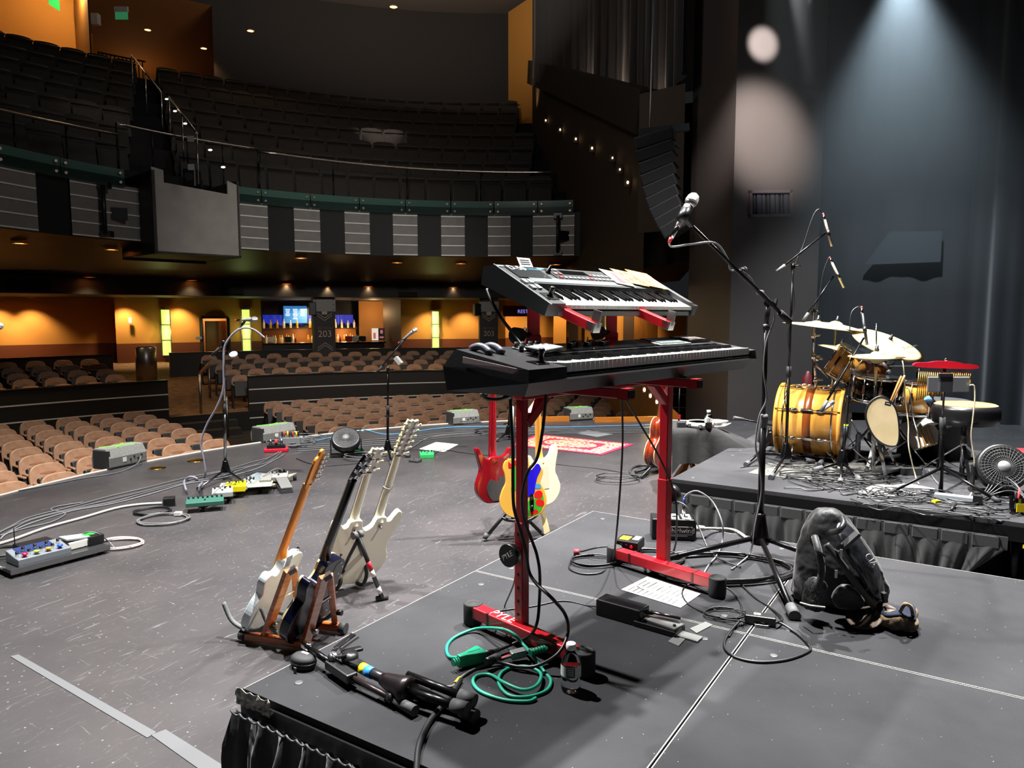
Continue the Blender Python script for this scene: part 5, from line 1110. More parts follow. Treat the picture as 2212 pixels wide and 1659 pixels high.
q = T @ Vector((Wd * .74, .06, .11)); t = thing('cable_plug', 'silver plug standing in the top of the stage box', 'plug', q); obj('shell', MB().cyl((0, 0, 0), (0, 0, .075), .0095), CHR, t); obj('boot', MB().cyl((0, 0, .075), (0, 0, .10), .008, .005), M('boot_blue', '#2848a0', .5), t)
e = q + UP * .1; fc('microphone_cable', 'grey cable arching high out of the stage box and down to the big coil', [(0, 0)] , ) if False else None
yq = q.y
cable('microphone_cable', 'grey cable arching high out of the stage box to the big coil', [e, D(1490, 1064, yq), D(1510, 1062, yq - .02), D(1540, 1085, yq - .06), D(1560, 1130, yq - .15), P(1560, 1170, RZ + .03), P(1548, 1200, RZ + .01), P(1530, 1222, RZ + .005), P(1520, 1245, RZ + .005), P(1535, 1262, RZ + .005)], .0042, M('cable_grey'))
cable('microphone_cable', 'dark cable leaving the stage box top left and falling beside the right post', [T @ Vector((Wd * .35, .05, .115)), D(1448, 1085, yq), D(1480, 1092, yq - .05), D(1510, 1140, yq - .12), P(1530, 1185, RZ + .02), P(1555, 1208, RZ + .01), P(1600, 1225, RZ + .008)], .0042, CABLE)
cable('multicore_cable', 'white sleeved multicore cable leaving the right side of the stage box', [T @ Vector((Wd + .0, .06, .05)), T @ Vector((Wd + .05, .06, .05)), P(1545, 1142, RZ + .02), P(1585, 1145, RZ + .012), P(1612, 1162, RZ + .01), D(1620, 1172, 3.7)], .0085, M('sleeve_white', '#a9a9a4', .7, noise=(90, '#6a6a68', .4, .6)))
q = T @ Vector((Wd, .06, .05)); t = thing('multicore_plug', 'taped white plug on the side of the stage box', 'plug', mat=frame(q, x=T.to_3x3() @ Vector((1, 0, 0)), z=UP)); obj('shell', MB().cyl((0, 0, 0), (.05, 0, 0), .018, .013), M('tape_white', '#d4d2ca', .7), t)
# power adapter with cable loop
T = frame(P(1608, 1348, RZ), x=P(1676, 1357, RZ) - P(1608, 1348, RZ), z=UP); Wd = (P(1676, 1357, RZ) - P(1608, 1348, RZ)).length
t = thing('power_adapter', 'black rectangular power adapter near the microphone stand leg', 'power adapter', mat=T); mb = MB(); mb.box((Wd / 2, .025, .018), (Wd, .05, .035)); obj('case', mb, BLK, t, bevel=.004); mb = MB(); mb.box((Wd * .4, .025, .036), (Wd * .22, .018, .0006)); obj('rating_label', mb, WHT, t)
mb = MB().tube([(Wd * .3, -.004, .01), (Wd * .35, -.012, .008), (Wd * .75, -.012, .008), (Wd * .8, -.004, .01)], .003, 6); obj('handle_clip', mb, STL, t)
fc('adapter_cable', 'black cable circling from the adapter over the deck seams', [(1608, 1345, .015), (1600, 1340, .01), (1570, 1375), (1566, 1400), (1590, 1420), (1640, 1430), (1700, 1425), (1745, 1408), (1748, 1395), (1720, 1368), (1690, 1348, .01), (1676, 1345, .015)], r=.0048)
fc('adapter_cable', 'thin black cable looping from the adapter round the right stand foot', [(1608, 1342, .015), (1570, 1338, .01), (1545, 1330, .01), (1510, 1318), (1482, 1300), (1474, 1278), (1490, 1262), (1530, 1258, .03), (1570, 1270), (1595, 1295), (1602, 1320), (1590, 1348), (1575, 1375)], r=.0038)
coil('adapter_lead', 'small tangle of thin black wire left of the adapter', 1562, 1330, RZ, .05, 3, .0022, CABLE, .6, 9)
fc('deck_cable', 'black cable running from the microphone stand to the adapter', [(1600, 1262), (1630, 1290), (1660, 1310), (1690, 1335, .01), (1676, 1345, .02)], r=.004)
cable('hanging_cable', 'black cable hanging from the lower keyboard to the deck behind the right post', [D(1352, 862, 3.0), D(1385, 920, 3.05), D(1420, 980, 3.1), D(1455, 1060, 3.12), D(1462, 1130, 3.12), P(1455, 1190, RZ + .01), P(1420, 1222, RZ + .005)], .0045)
cable('keyboard_cable', 'black cable looping from the back of the upper keyboard down to the lower one', [D(1052, 625, 2.5), D(1062, 650, 2.46), D(1085, 690, 2.42), D(1115, 728, 2.38), D(1130, 748, 2.34)], .006)
cable('keyboard_cable', 'black cable bundle hanging under the left end of the lower keyboard', [D(1040, 848, 2.2), D(1050, 860, 2.22), D(1075, 862, 2.24), D(1100, 855, 2.26)], .006)
fc('sub_snake', 'thick black cable lying under the folded stand and over the near riser edge', [(995, 1468), (975, 1500), (955, 1525, .004), (925, 1562, .004), (905, 1610, .004), (900, 1659), (898, 1700)], r=.0085)
# backpack
bq = P(1800, 1320, RZ); T = frame((bq.x, bq.y, RZ), x=Vector((.93, -.36, 0)), z=UP)
def bpt(px, py, off=0.): return T.inverted() @ D(px, py, bq.y + off)
BPF = M('pack_cloth', '#101113', .6, sheen=.2, bump=(16, .45)); BPS = M('pack_shiny', '#1b1c20', .32, bump=(14, .35))
t = thing('backpack', 'black backpack slumped on the riser behind the cap', 'backpack', mat=T)
def loft(mb, rings, m=0):
    n = len(rings[0]); vs = [p for r in rings for p in r]; fs = []
    for i in range(len(rings) - 1):
        for j in range(n): fs.append((i * n + j, i * n + (j + 1) % n, (i + 1) * n + (j + 1) % n, (i + 1) * n + j))
    fs += [tuple(range(n - 1, -1, -1)), tuple((len(rings) - 1) * n + j for j in range(n))]; return mb.add(vs, fs, True, m)
def ring(cx, cy, z, a, b, n=24, e=2.6, wob=.0, ph=0):
    out = []
    for i in range(n):
        q = 2 * pi * i / n; c, s = cos(q), sin(q); k = (abs(c) ** e + abs(s) ** e) ** (-1 / e) * (1 + wob * sin(5 * q + ph) + wob * .6 * sin(9 * q + 2 * ph)); out.append(Vector((cx + a * k * c, cy + b * k * s, z)))
    return out
lo, hi = bpt(1720, 1320), bpt(1900, 1320); x0, x1 = bpt(1712, 1300).x, bpt(1915, 1290).x; H = bpt(1780, 1110).z
cx = (x0 + x1) / 2; a = (x1 - x0) / 2
rs = []
for z, dx, aa, bb, w in ((.002, -.01, .90, .085, .02), (.03, 0, 1.0, .10, .04), (.06, 0, .97, .098, .045), (.09, 0, 1.0, .105, .05), (.12, -.005, .94, .10, .05), (.15, -.01, .95, .10, .05), (.18, -.015, .86, .092, .05), (.21, -.02, .82, .09, .06), (.26, -.035, .66, .08, .05), (.305, -.045, .50, .066, .06), (.34, -.05, .36, .05, .06), (.365, -.055, .22, .03, .04)):
    zz = z / .365 * H; rs.append(ring(cx + dx, .09 - z * .05, zz, a * aa, bb, 28, 2.8, w, z * 17))
obj('main_bag', loft(MB(), rs), BPF, t, subd=3, wrinkle=(.13, .030))
fp = []                                                          # front flap with brand mark, slung over to the right
fl = [(1790, 1122, -.06), (1835, 1128, -.05), (1868, 1180, -.10), (1900, 1240, -.11), (1918, 1290, -.09), (1905, 1318, -.07), (1880, 1290, -.12), (1850, 1240, -.13), (1815, 1190, -.12)]
pts = [bpt(x, y, o) for x, y, o in fl]; c = sum(pts, Vector()) / len(pts); mb = MB(); cn = c + Vector((0, -.05, .01))
inner = [p.lerp(cn, .45) + Vector((0, -.03, 0)) for p in pts]; back_ = [p + Vector((.01, .05, 0)) for p in pts]; loft(mb, [back_, pts, inner, [p.lerp(cn, .8) + Vector((0, -.012, 0)) for p in pts]]); fp = obj('front_pocket', mb, BPS, t, subd=4, wrinkle=(.08, .014))
q0, q1 = bpt(1808, 1190, -.14), bpt(1853, 1150, -.14); obj('zip_strip', MB().bar(q0 + Vector((0, -.012, 0)), q1 + Vector((0, -.012, 0)), .035, .012), M('zip_grey', '#3c3c3e', .5), t)
m0 = frame(bpt(1878, 1208, -.19), x=bpt(1895, 1232, -.19) - bpt(1870, 1196, -.19), z=Vector((.2, -1, .25))); text('brand_mark', 'CIA', M('print_white'), t, m0 @ Matrix.Translation((0, 0, .012)), .034, ext=.001)
q0 = bpt(1806, 1146, -.10); obj('grab_handle', MB().tube(spl([bpt(1796, 1150, -.09), bpt(1812, 1146, -.15), bpt(1822, 1132, -.14), bpt(1818, 1118, -.09)], 6), .011, 10), M('handle_rubber', '#2a2b2d', .35), t)
obj('shoulder_strap', MB().tube(spl([bpt(1760, 1160, -.07), bpt(1768, 1190, -.13), bpt(1775, 1230, -.14), bpt(1768, 1265, -.14), bpt(1760, 1290, -.12)], 6), .013, 8), BPF, t)
obj('shoulder_strap', MB().tube(spl([bpt(1785, 1175, -.12), bpt(1820, 1220, -.15), bpt(1850, 1262, -.15), bpt(1880, 1300, -.13), bpt(1898, 1325, -.1)], 6), .012, 8), BPF, t)
mb = MB(); mb.bar(bpt(1763, 1190, -.15), bpt(1782, 1200, -.15), .016, .01); obj('buckle', mb, BLK, t); mb = MB(); mb.bar(bpt(1909, 1280, -.13), bpt(1912, 1300, -.13), .02, .014); obj('side_buckle', mb, BLK, t)
net = [bpt(x, y, o) for x, y, o in ((1727, 1298, -.07), (1742, 1252, -.10), (1760, 1244, -.14), (1790, 1252, -.15), (1788, 1300, -.14), (1786, 1328, -.1), (1735, 1320, -.08))]; cn = sum(net, Vector()) / 7 + Vector((0, -.045, -.01)); mb = MB(); loft(mb, [[p + Vector((0, .03, 0)) for p in net], net, [p.lerp(cn, .55) for p in net], [p.lerp(cn, .85) for p in net]]); nt_ = obj('mesh_pocket', mb, M('pack_mesh', '#0e0e10', .7, noise=(160, '#3a3a3c', .48, .52)), t, subd=3, wrinkle=(.04, .02))
sp_ = [bpt(x, y, o) for x, y, o in ((1792, 1325, -.09), (1796, 1270, -.12), (1830, 1255, -.13), (1868, 1290, -.12), (1872, 1322, -.09))]; cn = sum(sp_, Vector()) / 5 + Vector((0, -.012, .0)); mb = MB(); loft(mb, [[p + Vector((0, .05, 0)) for p in sp_], sp_, [p.lerp(cn, .5) for p in sp_], [p.lerp(cn, .85) for p in sp_]]); obj('lower_pocket', mb, BPF, t, subd=4, wrinkle=(.07, .016))
obj('reflective_piping', MB().tube([bpt(1729, 1302, -.13), bpt(1750, 1308, -.19), bpt(1782, 1312, -.185)], .0035, 6), M('piping', '#c8c6be', .4), nt_)
for px, py in ((1806, 1240), (1817, 1195)): mb = MB(); mb.box(bpt(px, py, -.19), (.009, .006, .028)); obj('zip_pull', mb, M('pull_silver', '#a8b0b4', .25, .7), t)
# cap lying upside down
cq = P(1905, 1360, RZ); T = frame((cq.x, cq.y, RZ), x=P(1960, 1352, RZ) - P(1830, 1350, RZ), z=UP); t = thing('baseball_cap', 'worn brown and navy cap lying upside down in front of the backpack', 'cap', mat=T)
cp = lambda px, py, z: T.inverted() @ P(px, py, RZ + z)
CAM_ = M('cap_khaki', '#8a7350', .9, noise=(22, '#3a3428', .42, .58), sheen=.2)
pk = [cp(1822, 1330, .03), cp(1830, 1310, .035), cp(1855, 1305, .04), cp(1895, 1312, .045), cp(1915, 1330, .05), cp(1905, 1350, .03), cp(1890, 1362, .012), cp(1850, 1362, .008), cp(1828, 1350, .015)]
mb = MB(); n = len(pk); c = sum(pk, Vector()) / n + Vector((0, 0, -.012)); mb.add(pk + [c], [(i, (i + 1) % n, n) for i in range(n)], True); obj('peak', mb, M('cap_brown', '#65574a', .9, noise=(12, '#3f3832', .35, .65)), t, solid=.006, subd=1)
cr = MB(); rx = (cp(1965, 1345, 0) - cp(1885, 1345, 0)).x / 2; ccx = cp(1925, 1345, 0).x
loft_r = []
for z, k in ((.004, .80), (.02, .98), (.045, 1.02), (.07, .98), (.068, .93), (.04, .94), (.02, .84), (.012, .5)):
    loft_r.append([Vector((ccx + rx * k * cos(q) * (1 + .08 * sin(3 * q)), .02 + .075 * k * sin(q) * (1 + .1 * sin(5 * q)), z + .012 * sin(3 * q + 1) * (z > .03))) for q in [2 * pi * i / 22 for i in range(22)]])
loft(cr, loft_r[:4]); obj('crown', cr, CAM_, t, subd=2, wrinkle=(.05, .03)); ci = MB(); loft(ci, loft_r[3:6]); obj('sweatband', ci, M('cap_navy', '#10162a', .95), t, subd=1); ci = MB(); loft(ci, [loft_r[6], loft_r[7]]); obj('lining', ci, M('cap_lining', '#b8a890', .9, noise=(40, '#e0d8c8', .4, .6)), t)
obj('strap', MB().tube(spl([cp(1945, 1320, .08), cp(1955, 1305, .12), cp(1968, 1312, .1), cp(1972, 1330, .06)], 5), .007, 6), CAM_, t)
# folded microphone stand lying on the deck
t = thing('folded_stand', 'folded black microphone stand lying on the front left of the riser', 'microphone stand', P(850, 1450, RZ))
g = lambda px, py, z: P(px, py, RZ + z)
obj('boom_tube', MB().cyl(g(662, 1395, .05), g(722, 1438, .04), .011), BLKM, t, True); obj('thread_collar', MB().cyl(g(658, 1392, .052), g(672, 1402, .05), .014), CHR, t, True)
obj('boom_tube', MB().cyl(g(760, 1462, .035), g(850, 1512, .025), .0085), M('boom_brown', '#2a2020', .35, .4), t, True)
mb = MB().bar(g(712, 1432, .035), g(762, 1466, .035), .04, .03); obj('boom_clamp', mb, BLK, t, True, bevel=.006)
mb = MB().lathe([(.026, -.012), (.028, 0), (.026, .012), (0, .014)], 16, to_z(g(756, 1420, .06), Vector((0, -.3, 1)).normalized())); obj('swivel_disc', mb, BLK, t, True); mb = MB().bar(g(752, 1428, .05), g(780, 1440, .05), .03, .022); obj('swivel_neck', mb, BLK, t, True)
obj('grip', MB().cyl(g(848, 1508, .022), g(897, 1536, .02), .013, .0165, n=16), RUB, t, True); obj('grip_collar', MB().cyl(g(840, 1503, .024), g(852, 1511, .023), .017, n=14), BLK, t, True)
obj('pole', MB().cyl(g(775, 1440, .045), g(860, 1480, .045), .0165, n=16), M('pole_satin', '#3a3a3e', .3, .6), t, True)
for q0, q1, c, nm in (((782, 1443), (793, 1449), '#e8d020', 'yellow_band'), ((793, 1449), (806, 1455), '#2f86d8', 'blue_band')): obj(nm, MB().cyl(g(*q0, .045), g(*q1, .045), .0178, n=16), M('band' + c, c, .5), t, True)
ax = (g(1000, 1545, .03) - g(860, 1480, .04)).normalized(); mb = MB().lathe([(.019, -.05), (.024, -.03), (.036, .03), (.041, .045), (.041, .062), (.03, .066)], 18, to_z(g(852, 1478, .05), ax)); obj('tripod_hub', mb, M('hub_worn', '#1a1416', .35, .3), t, True)
for (p0, p1, z0, z1) in (((880, 1458), (1000, 1505), .075, .055), ((872, 1488), (985, 1525), .05, .05), ((885, 1480), (1005, 1538), .03, .02)):
    a, b = g(*p0, z0), g(*p1, z1); lg = obj('leg', MB().cyl(a, b, .0125, n=12), BLKM, t, True); d = (b - a).normalized(); obj('rubber_foot', MB().cyl(b - d * .012, b + d * .04, .019, .021, n=16), RUB, lg, True)
# keys with fob
kq = P(740, 1400, RZ + .07); t = thing('key_bunch', 'bunch of keys with a black leather fob lying on the folded stand', 'keys', kq)
obj('ring', MB().tube([g(728 + 12 * cos(q), 1408 + 9 * sin(q), .07) for q in [2 * pi * i / 16 for i in range(16)]], .0018, 6, closed=True), CHR, t, True)
for (p0, p1, m, w_) in (((722, 1405), (752, 1378), CHR, .014), ((725, 1400), (764, 1370), BLKM, .02), ((735, 1405), (775, 1377), CHR, .007), ((728, 1415), (742, 1418), CHR, .022)):
    mb = MB().bar(g(*p0, .06), g(*p1, .075), w_, .004); obj('key', mb, m, t, True)
mb = MB().lathe([(.015, -.003), (.016, 0), (.015, .003), (0, .004)], 18, to_z(g(718, 1418, .062), Vector((0, -.6, .8)))); obj('round_tag', mb, STL, t, True); mb = MB().bar(g(729, 1421, .058), g(740, 1417, .06), .024, .002); obj('square_tag', mb, M('tag_cream', '#cfc8b0', .6), t, True)
t = thing('key_fob', 'black flat fob lying beside the keys', 'fob', P(760, 1405, RZ)); mb = MB().bar(g(738, 1410, .05), g(782, 1400, .045), .028, .012); obj('body', mb, BLK, t, True, bevel=.005)
# round zip case
T = frame(P(656, 1440, RZ), x=BD, z=UP); t = thing('zip_case', 'small round black zip case at the riser front left corner', 'case', mat=T)
mb = MB().lathe([(.036, 0), (.044, .008), (.0455, .017)], 28, Matrix.Diagonal((1.05, .8, 1, 1))); obj('lower_shell', mb, M('case_grey', '#232325', .7), t); mb = MB().lathe([(.0455, .017), (.047, .019), (.047, .021), (.0455, .023)], 28, Matrix.Diagonal((1.05, .8, 1, 1))); obj('zip', mb, M('zip_black', '#0c0c0e', .5), t)
mb = MB().lathe([(.0455, .023), (.043, .034), (.034, .041), (.015, .044), (0, .0445)], 28, Matrix.Diagonal((1.05, .8, 1, 1))); obj('lid', mb, M('case_grey'), t); mb = MB(); mb.box((.0, .008, .0445), (.03, .010, .001)); obj('label', mb, M('label_paper'), t); mb = MB(); mb.box((.012, -.046, .006), (.01, .004, .026)); obj('zip_pull', mb, M('pull_grey', '#4a4a4c', .6), t)
# ================================================================== GUITARS
def upto(B, px, py, L, near=True):
    best = None; ys = [B.y + (i - 400) * .005 for i in range(801)]
    for y in (ys[:400][::-1] if near else ys[400:]):
        e = abs((D(px, py, y) - B).length - L)
        if best is None or e < best[0]: best = (e, y)
    return D(px, py, best[1])
def gframe(B, tip, nh): u = (tip - B).normalized(); return frame(B, y=u, z=Vector(nh))
TELE = [(0, 0), (.09, .008), (.148, .06), (.163, .125), (.145, .19), (.122, .24), (.126, .295), (.138, .34), (.125, .385), (.085, .405), (.035, .402), (-.02, .395), (-.036, .35), (-.055, .332), (-.075, .335), (-.105, .352), (-.13, .345), (-.142, .31), (-.128, .262), (-.125, .235), (-.148, .19), (-.164, .125), (-.148, .06), (-.09, .008)]
def tele_out(): return spl2(TELE, 4)
LP = [(0, 0), (.09, .01), (.15, .065), (.166, .135), (.15, .20), (.122, .25), (.122, .30), (.132, .345), (.118, .395), (.075, .425), (.03, .43), (-.03, .42), (-.036, .37), (-.055, .335), (-.085, .335), (-.115, .365), (-.135, .36), (-.14, .32), (-.124, .27), (-.124, .245), (-.15, .195), (-.166, .135), (-.15, .065), (-.09, .01)]
def neck(t, x, y0, y1, mat, fmat, w0=.056, w1=.043, zf=-.02, th=.022, heel=.02):
    def fn(u, v):
        y = y0 - .03 + (y1 - y0 + .03) * v; w = w0 + (w1 - w0) * v; k = 1 + 1.2 * max(0, 1 - (y - y0 + .03) / .06) * (heel > 0); a = pi * u
        return Vector((x + w / 2 * cos(a), y, zf + th * k * sin(a) ** .8))
    obj('neck', MB().grid(fn, 12, 20), mat, t)
    mb = MB(); mb.add([(x - w0 / 2, y0 - .1, zf), (x + w0 / 2, y0 - .1, zf), (x + w1 / 2, y1, zf), (x - w1 / 2, y1, zf), (x - w0 / 2, y0 - .1, zf - .006), (x + w0 / 2, y0 - .1, zf - .006), (x + w1 / 2, y1, zf - .006), (x - w1 / 2, y1, zf - .006)], [(3, 2, 1, 0), (4, 5, 6, 7), (0, 1, 5, 4), (2, 3, 7, 6), (1, 2, 6, 5), (3, 0, 4, 7)]); obj('fretboard', mb, fmat, t)
def tuner(par, x, y, z, sx, T, knob, shaft=CHR, kl=.022):
    mb = MB(); mb.box((x, y, z), (.016, .018, .010), T=T); o = obj('tuner', mb, shaft, par)
    a, b = Vector((x + sx * .008, y, z)), Vector((x + sx * (.008 + kl), y, z)); mb = MB().cyl(T @ a, T @ b, .0025, n=6); mb.ball(b + Vector((sx * .004, 0, 0)), .009, 8, sc=(.9, 1, .55), T=T); obj('tuner_button', mb, knob, o)
def straps(t, pts, m=CHR):
    for p, d in pts: obj('strap_button', MB().cyl(p, Vector(p) + Vector(d) * .014, .004, .008, n=10), m, t)
# --- white single cutaway guitar with a maple neck
MAPLE = M('maple_neck', '#cf7f1e', .28, coat=.4, noise=(6, '#d98a28', .3, .7, (8, 1, 8)))
WG = M('white_guitar', '#c4d0d4', .3, coat=.25)
B = D(562, 1350, 3.50); tip = D(697, 982, 3.37); nz = Vector((.93, -.30, -.35))
gt = thing('electric_guitar', 'white single cutaway electric guitar with amber maple neck, on the wooden stand', 'guitar', mat=gframe(B, tip, nz))
obj('body', MB().prism(tele_out(), -.022, .022), WG, gt, bevel=.004)
neck(gt, 0, .40, .80, MAPLE, M('maple_board', '#d9a050', .35), zf=-.026)
hs = [(-.021, .78), (.021, .78), (.030, .83), (.034, .90), (.040, .93), (.036, .965), (.018, .985), (.0, .975), (-.004, .95), (-.022, .93), (-.028, .86)]
ho = obj('headstock', MB().prism(spl2(hs, 3), -.024, -.010), MAPLE, gt, bevel=.003)
I4 = Matrix.Identity(4)
for i in range(6): tuner(gt, .022 + .002 * i, .825 + .024 * i, -.004, 1, I4, CHR)
mb = MB(); mb.box((.0, .385, .023), (.05, .062, .003)); np_ = obj('neck_plate', mb, CHR, gt)
for sx in (-1, 1):
    for sy in (-1, 1): obj('screw', MB().cyl((sx * .018, .385 + sy * .024, .024), (sx * .018, .385 + sy * .024, .027), .004, n=8), STL, np_)
straps(gt, [((.10, .402, 0), (0, 1, 0)), ((0, .0, 0), (0, -1, 0))]); mb = MB().cyl((-.11, .06, .0), (-.152, .05, .0), .009, n=10); obj('jack', mb, CHR, gt)
# --- dark blue single cutaway with cream binding
NAVY = M('navy_gloss', '#07081a', .2, spec=.35); CRM = M('cream_binding', '#e0cf9a', .4)
B = D(648, 1374, 3.36); tip = D(790, 992, 3.24); nz = Vector((.90, -.38, -.35))
gt = thing('electric_guitar', 'dark navy single cutaway electric guitar with cream binding, on the wooden stand', 'guitar', mat=gframe(B, tip, nz)); o_ = spl2(LP, 4)
obj('body', MB().prism(o_, -.026, .024), NAVY, gt, bevel=.004); obj('binding', MB().prism([(x * 1.006, (y - .2) * 1.006 + .2) for x, y in o_], -.034, -.024), CRM, gt)
NKB = M('black_neck', '#0b0b0e', .15, coat=.5); neck(gt, 0, .43, .84, NKB, CRM, zf=-.03, th=.024)
TH = Matrix.Translation((0, .83, -.03)) @ Matrix.Rotation(radians(14), 4, 'X')
obj('headstock', MB().prism([(-.022, 0), (.022, 0), (.036, .05), (.040, .13), (.034, .165), (.018, .155), (0, .168), (-.018, .155), (-.034, .165), (-.040, .13), (-.036, .05)], -.008, .008, TH), NKB, gt, bevel=.002)
for i in range(3):
    for sx in (-1, 1): tuner(gt, sx * .024, .045 + .042 * i, .012, sx, TH, CHR)
for nm, ps in (('upper_cover_plate', [(.045, .335), (.10, .335), (.115, .37), (.09, .40), (.05, .40)]), ('lower_cover_plate', [(.02, .05), (.10, .06), (.12, .12), (.10, .18), (.04, .17), (.0, .11)])):
    po = obj(nm, MB().prism(spl2(ps, 3), .0235, .0255), M('cover_black', '#101012', .3), gt)
    for x, y in ps[:4]: obj('screw', MB().cyl((x * .93, y, .025), (x * .93, y, .0275), .004, n=8), CHR, po)
straps(gt, [((.10, .41, 0), (.3, 1, 0)), ((0, .0, 0), (0, -1, 0))])
# --- wooden A frame stand for two guitars
WD = M('stand_wood', '#b8602a', .32, coat=.3, noise=(7, '#8a4016', .35, .65, (1, 1, 9)))
sp = lambda px, py, z: P(px, py, z); t = thing('guitar_stand', 'red brown wooden A frame stand holding the white and navy guitars', 'guitar stand', P(590, 1380, 0))
def zat(px, py, ref): return D(px, py, ref.y)
f0, f1 = sp(527, 1372, .03), sp(668, 1393, .03); obj('front_bar', MB().bar(f0, f1, .035, .035), WD, t, True, bevel=.004); obj('end_cap', MB().cyl(f0 - (f1 - f0).normalized() * .02, f0 + (f1 - f0).normalized() * .012, .024, n=14), RUBD, t, True)
r0, r1 = sp(615, 1338, .03), sp(738, 1356, .03); obj('rear_bar', MB().bar(r0, r1, .035, .035), WD, t, True, bevel=.004); obj('end_cap', MB().cyl(r1 - (r1 - r0).normalized() * .01, r1 + (r1 - r0).normalized() * .025, .026, n=14), RUBD, t, True)
for k, (bx, by, tx, ty, rx, ry) in enumerate(((572, 1376, 624, 1232, 643, 1340), (660, 1390, 700, 1245, 724, 1350))):
    a = sp(bx, by, .03); b = D(tx, ty, a.y - .13); c = sp(rx, ry, .03); c2 = b + Vector((.02, .02, -.0))
    obj('front_leg', MB().bar(a, b, .042, .026), WD, t, True, bevel=.003); obj('rear_leg', MB().bar(c, c2, .03, .024), WD, t, True, bevel=.003)
    mb = MB().bar(b - UP * .01, b + UP * .008 + Vector((.03, .01, 0)), .045, .02); obj('top_hinge', mb, STL, t, True); obj('folding_brace', MB().bar(a.lerp(b, .58), c.lerp(c2, .62), .012, .006), CHR, t, True)
    h = a.lerp(b, .2); d = (f0 - f1).normalized(); n_ = Vector((-.5, .4, 0)).normalized()
    for s_ in (1, ):
        p0 = h; obj('cradle_arm', MB().tube(spl([h + d * .0, h + d * .06 - UP * .035, h + d * .14 - UP * .04, h + d * .20 - UP * .01 + n_ * .02, h + d * .23 + UP * .07 + n_ * .04], 5), .011, 8), M('cradle_foam', '#5a5b5c', .8), t, True)
    h2 = c.lerp(c2, .28); obj('cradle_arm', MB().tube(spl([h2, h2 + d * .05 - UP * .04, h2 + d * .12 - UP * .03, h2 + d * .16 + UP * .05], 5), .011, 8), M('cradle_foam'), t, True); obj('wing_bolt', MB().cyl(h2 - d * .02, h2 - d * .045, .014, n=8), BLKM, t, True); obj('wing_bolt', MB().cyl(h - d * .02, h - d * .045, .012, n=8), STL, t, True)
# --- white double neck guitar on a small tripod stand
IVO = M('ivory_gloss', '#e9e6cf', .18, coat=.5); PEARL = M('pearl_button', '#d9cf8c', .35)
B = D(752, 1258, 4.06); tip = D(846, 950, 3.94); nz = Vector((.62, -.68, -.36))
gt = thing('double_neck_guitar', 'white double neck electric guitar leaning on a black tripod stand', 'guitar', mat=gframe(B, tip, nz))
SGB = [(0, 0), (.08, .005), (.16, .045), (.205, .11), (.205, .17), (.185, .22), (.185, .27), (.205, .33), (.225, .40), (.220, .445), (.195, .46), (.17, .43), (.155, .405), (.13, .40), (.115, .425), (.06, .425), (.04, .375), (.0, .35), (-.03, .375), (-.045, .415), (-.11, .415), (-.125, .385), (-.15, .375), (-.175, .40), (-.20, .425), (-.222, .40), (-.215, .33), (-.19, .27), (-.19, .22), (-.21, .17), (-.205, .11), (-.16, .045), (-.08, .005)]
obj('body', MB().prism(spl2(SGB, 4), -.018, .018), IVO, gt, bevel=.009)
for k, (x, y0, y1, n) in enumerate(((.088, .425, .80, 6), (-.078, .415, .70, 3))):
    neck(gt, x, y0, y1, IVO, M('rosewood', '#3a2418', .4), zf=-.022); T_ = Matrix.Translation((x, y1 - .01, -.02)) @ Matrix.Rotation(radians(9), 4, 'X'); Lh = .25 if n == 6 else .17
    obj('headstock', MB().prism([(-.022, 0), (.022, 0), (.036, .04), (.042, Lh * .8), (.036, Lh), (.012, Lh * .96), (0, Lh), (-.012, Lh * .96), (-.036, Lh), (-.042, Lh * .8), (-.036, .04)], -.008, .008, T_), IVO, gt, bevel=.003)
    for i in range(n):
        for sx in (-1, 1): tuner(gt, sx * .024, .035 + (Lh - .06) * i / (n - 1), .012, sx, T_, PEARL, kl=.018)
    obj('strap_button', MB().cyl((x, y0 - .06, .018), (x, y0 - .06, .034), .005, .009, n=10), STL, gt)
mb = MB().tube([(.088 + .027 * cos(q), .60, -.02 + .026 * sin(q)) for q in [2 * pi * i / 14 for i in range(14)]], .004, 6, closed=True); obj('capo', mb, STL, gt)
GST = M('stand_black', '#1e1f21', .35, .4)
t = thing('guitar_stand', 'black tripod stand with foam yoke behind the white double neck guitar', 'guitar stand', P(790, 1280, 0)); yk = D(772, 1155, 3.80)
ft = P(825, 1290, .02); obj('rear_leg', MB().cyl(yk, ft, .012, n=12), GST, t, True); fl_ = t
q0, q1 = yk.lerp(ft, .42), yk.lerp(ft, .55); obj('red_label', MB().cyl(q0, q1, .0125, n=12), M('label_red', '#c81830', .5), t, True); q0, q1 = yk.lerp(ft, .56), yk.lerp(ft, .66); obj('white_label', MB().cyl(q0, q1, .0125, n=12), WHT, t, True); q0, q1 = yk.lerp(ft, .83), yk.lerp(ft, .93); obj('white_label', MB().cyl(q0, q1, .0128, n=12), WHT, t, True)
mb = MB().cyl(ft + Vector((-.03, -.01, -.005)), ft + Vector((.03, .02, -.005)), .014, n=12); obj('rubber_foot', mb, RUBD, t, True)
for sx in (-1, 1): mb = MB().cyl(yk + KX * sx * .03, yk + KX * sx * .005, .021, .019, n=14); obj('yoke_pad', mb, RUB, t, True)
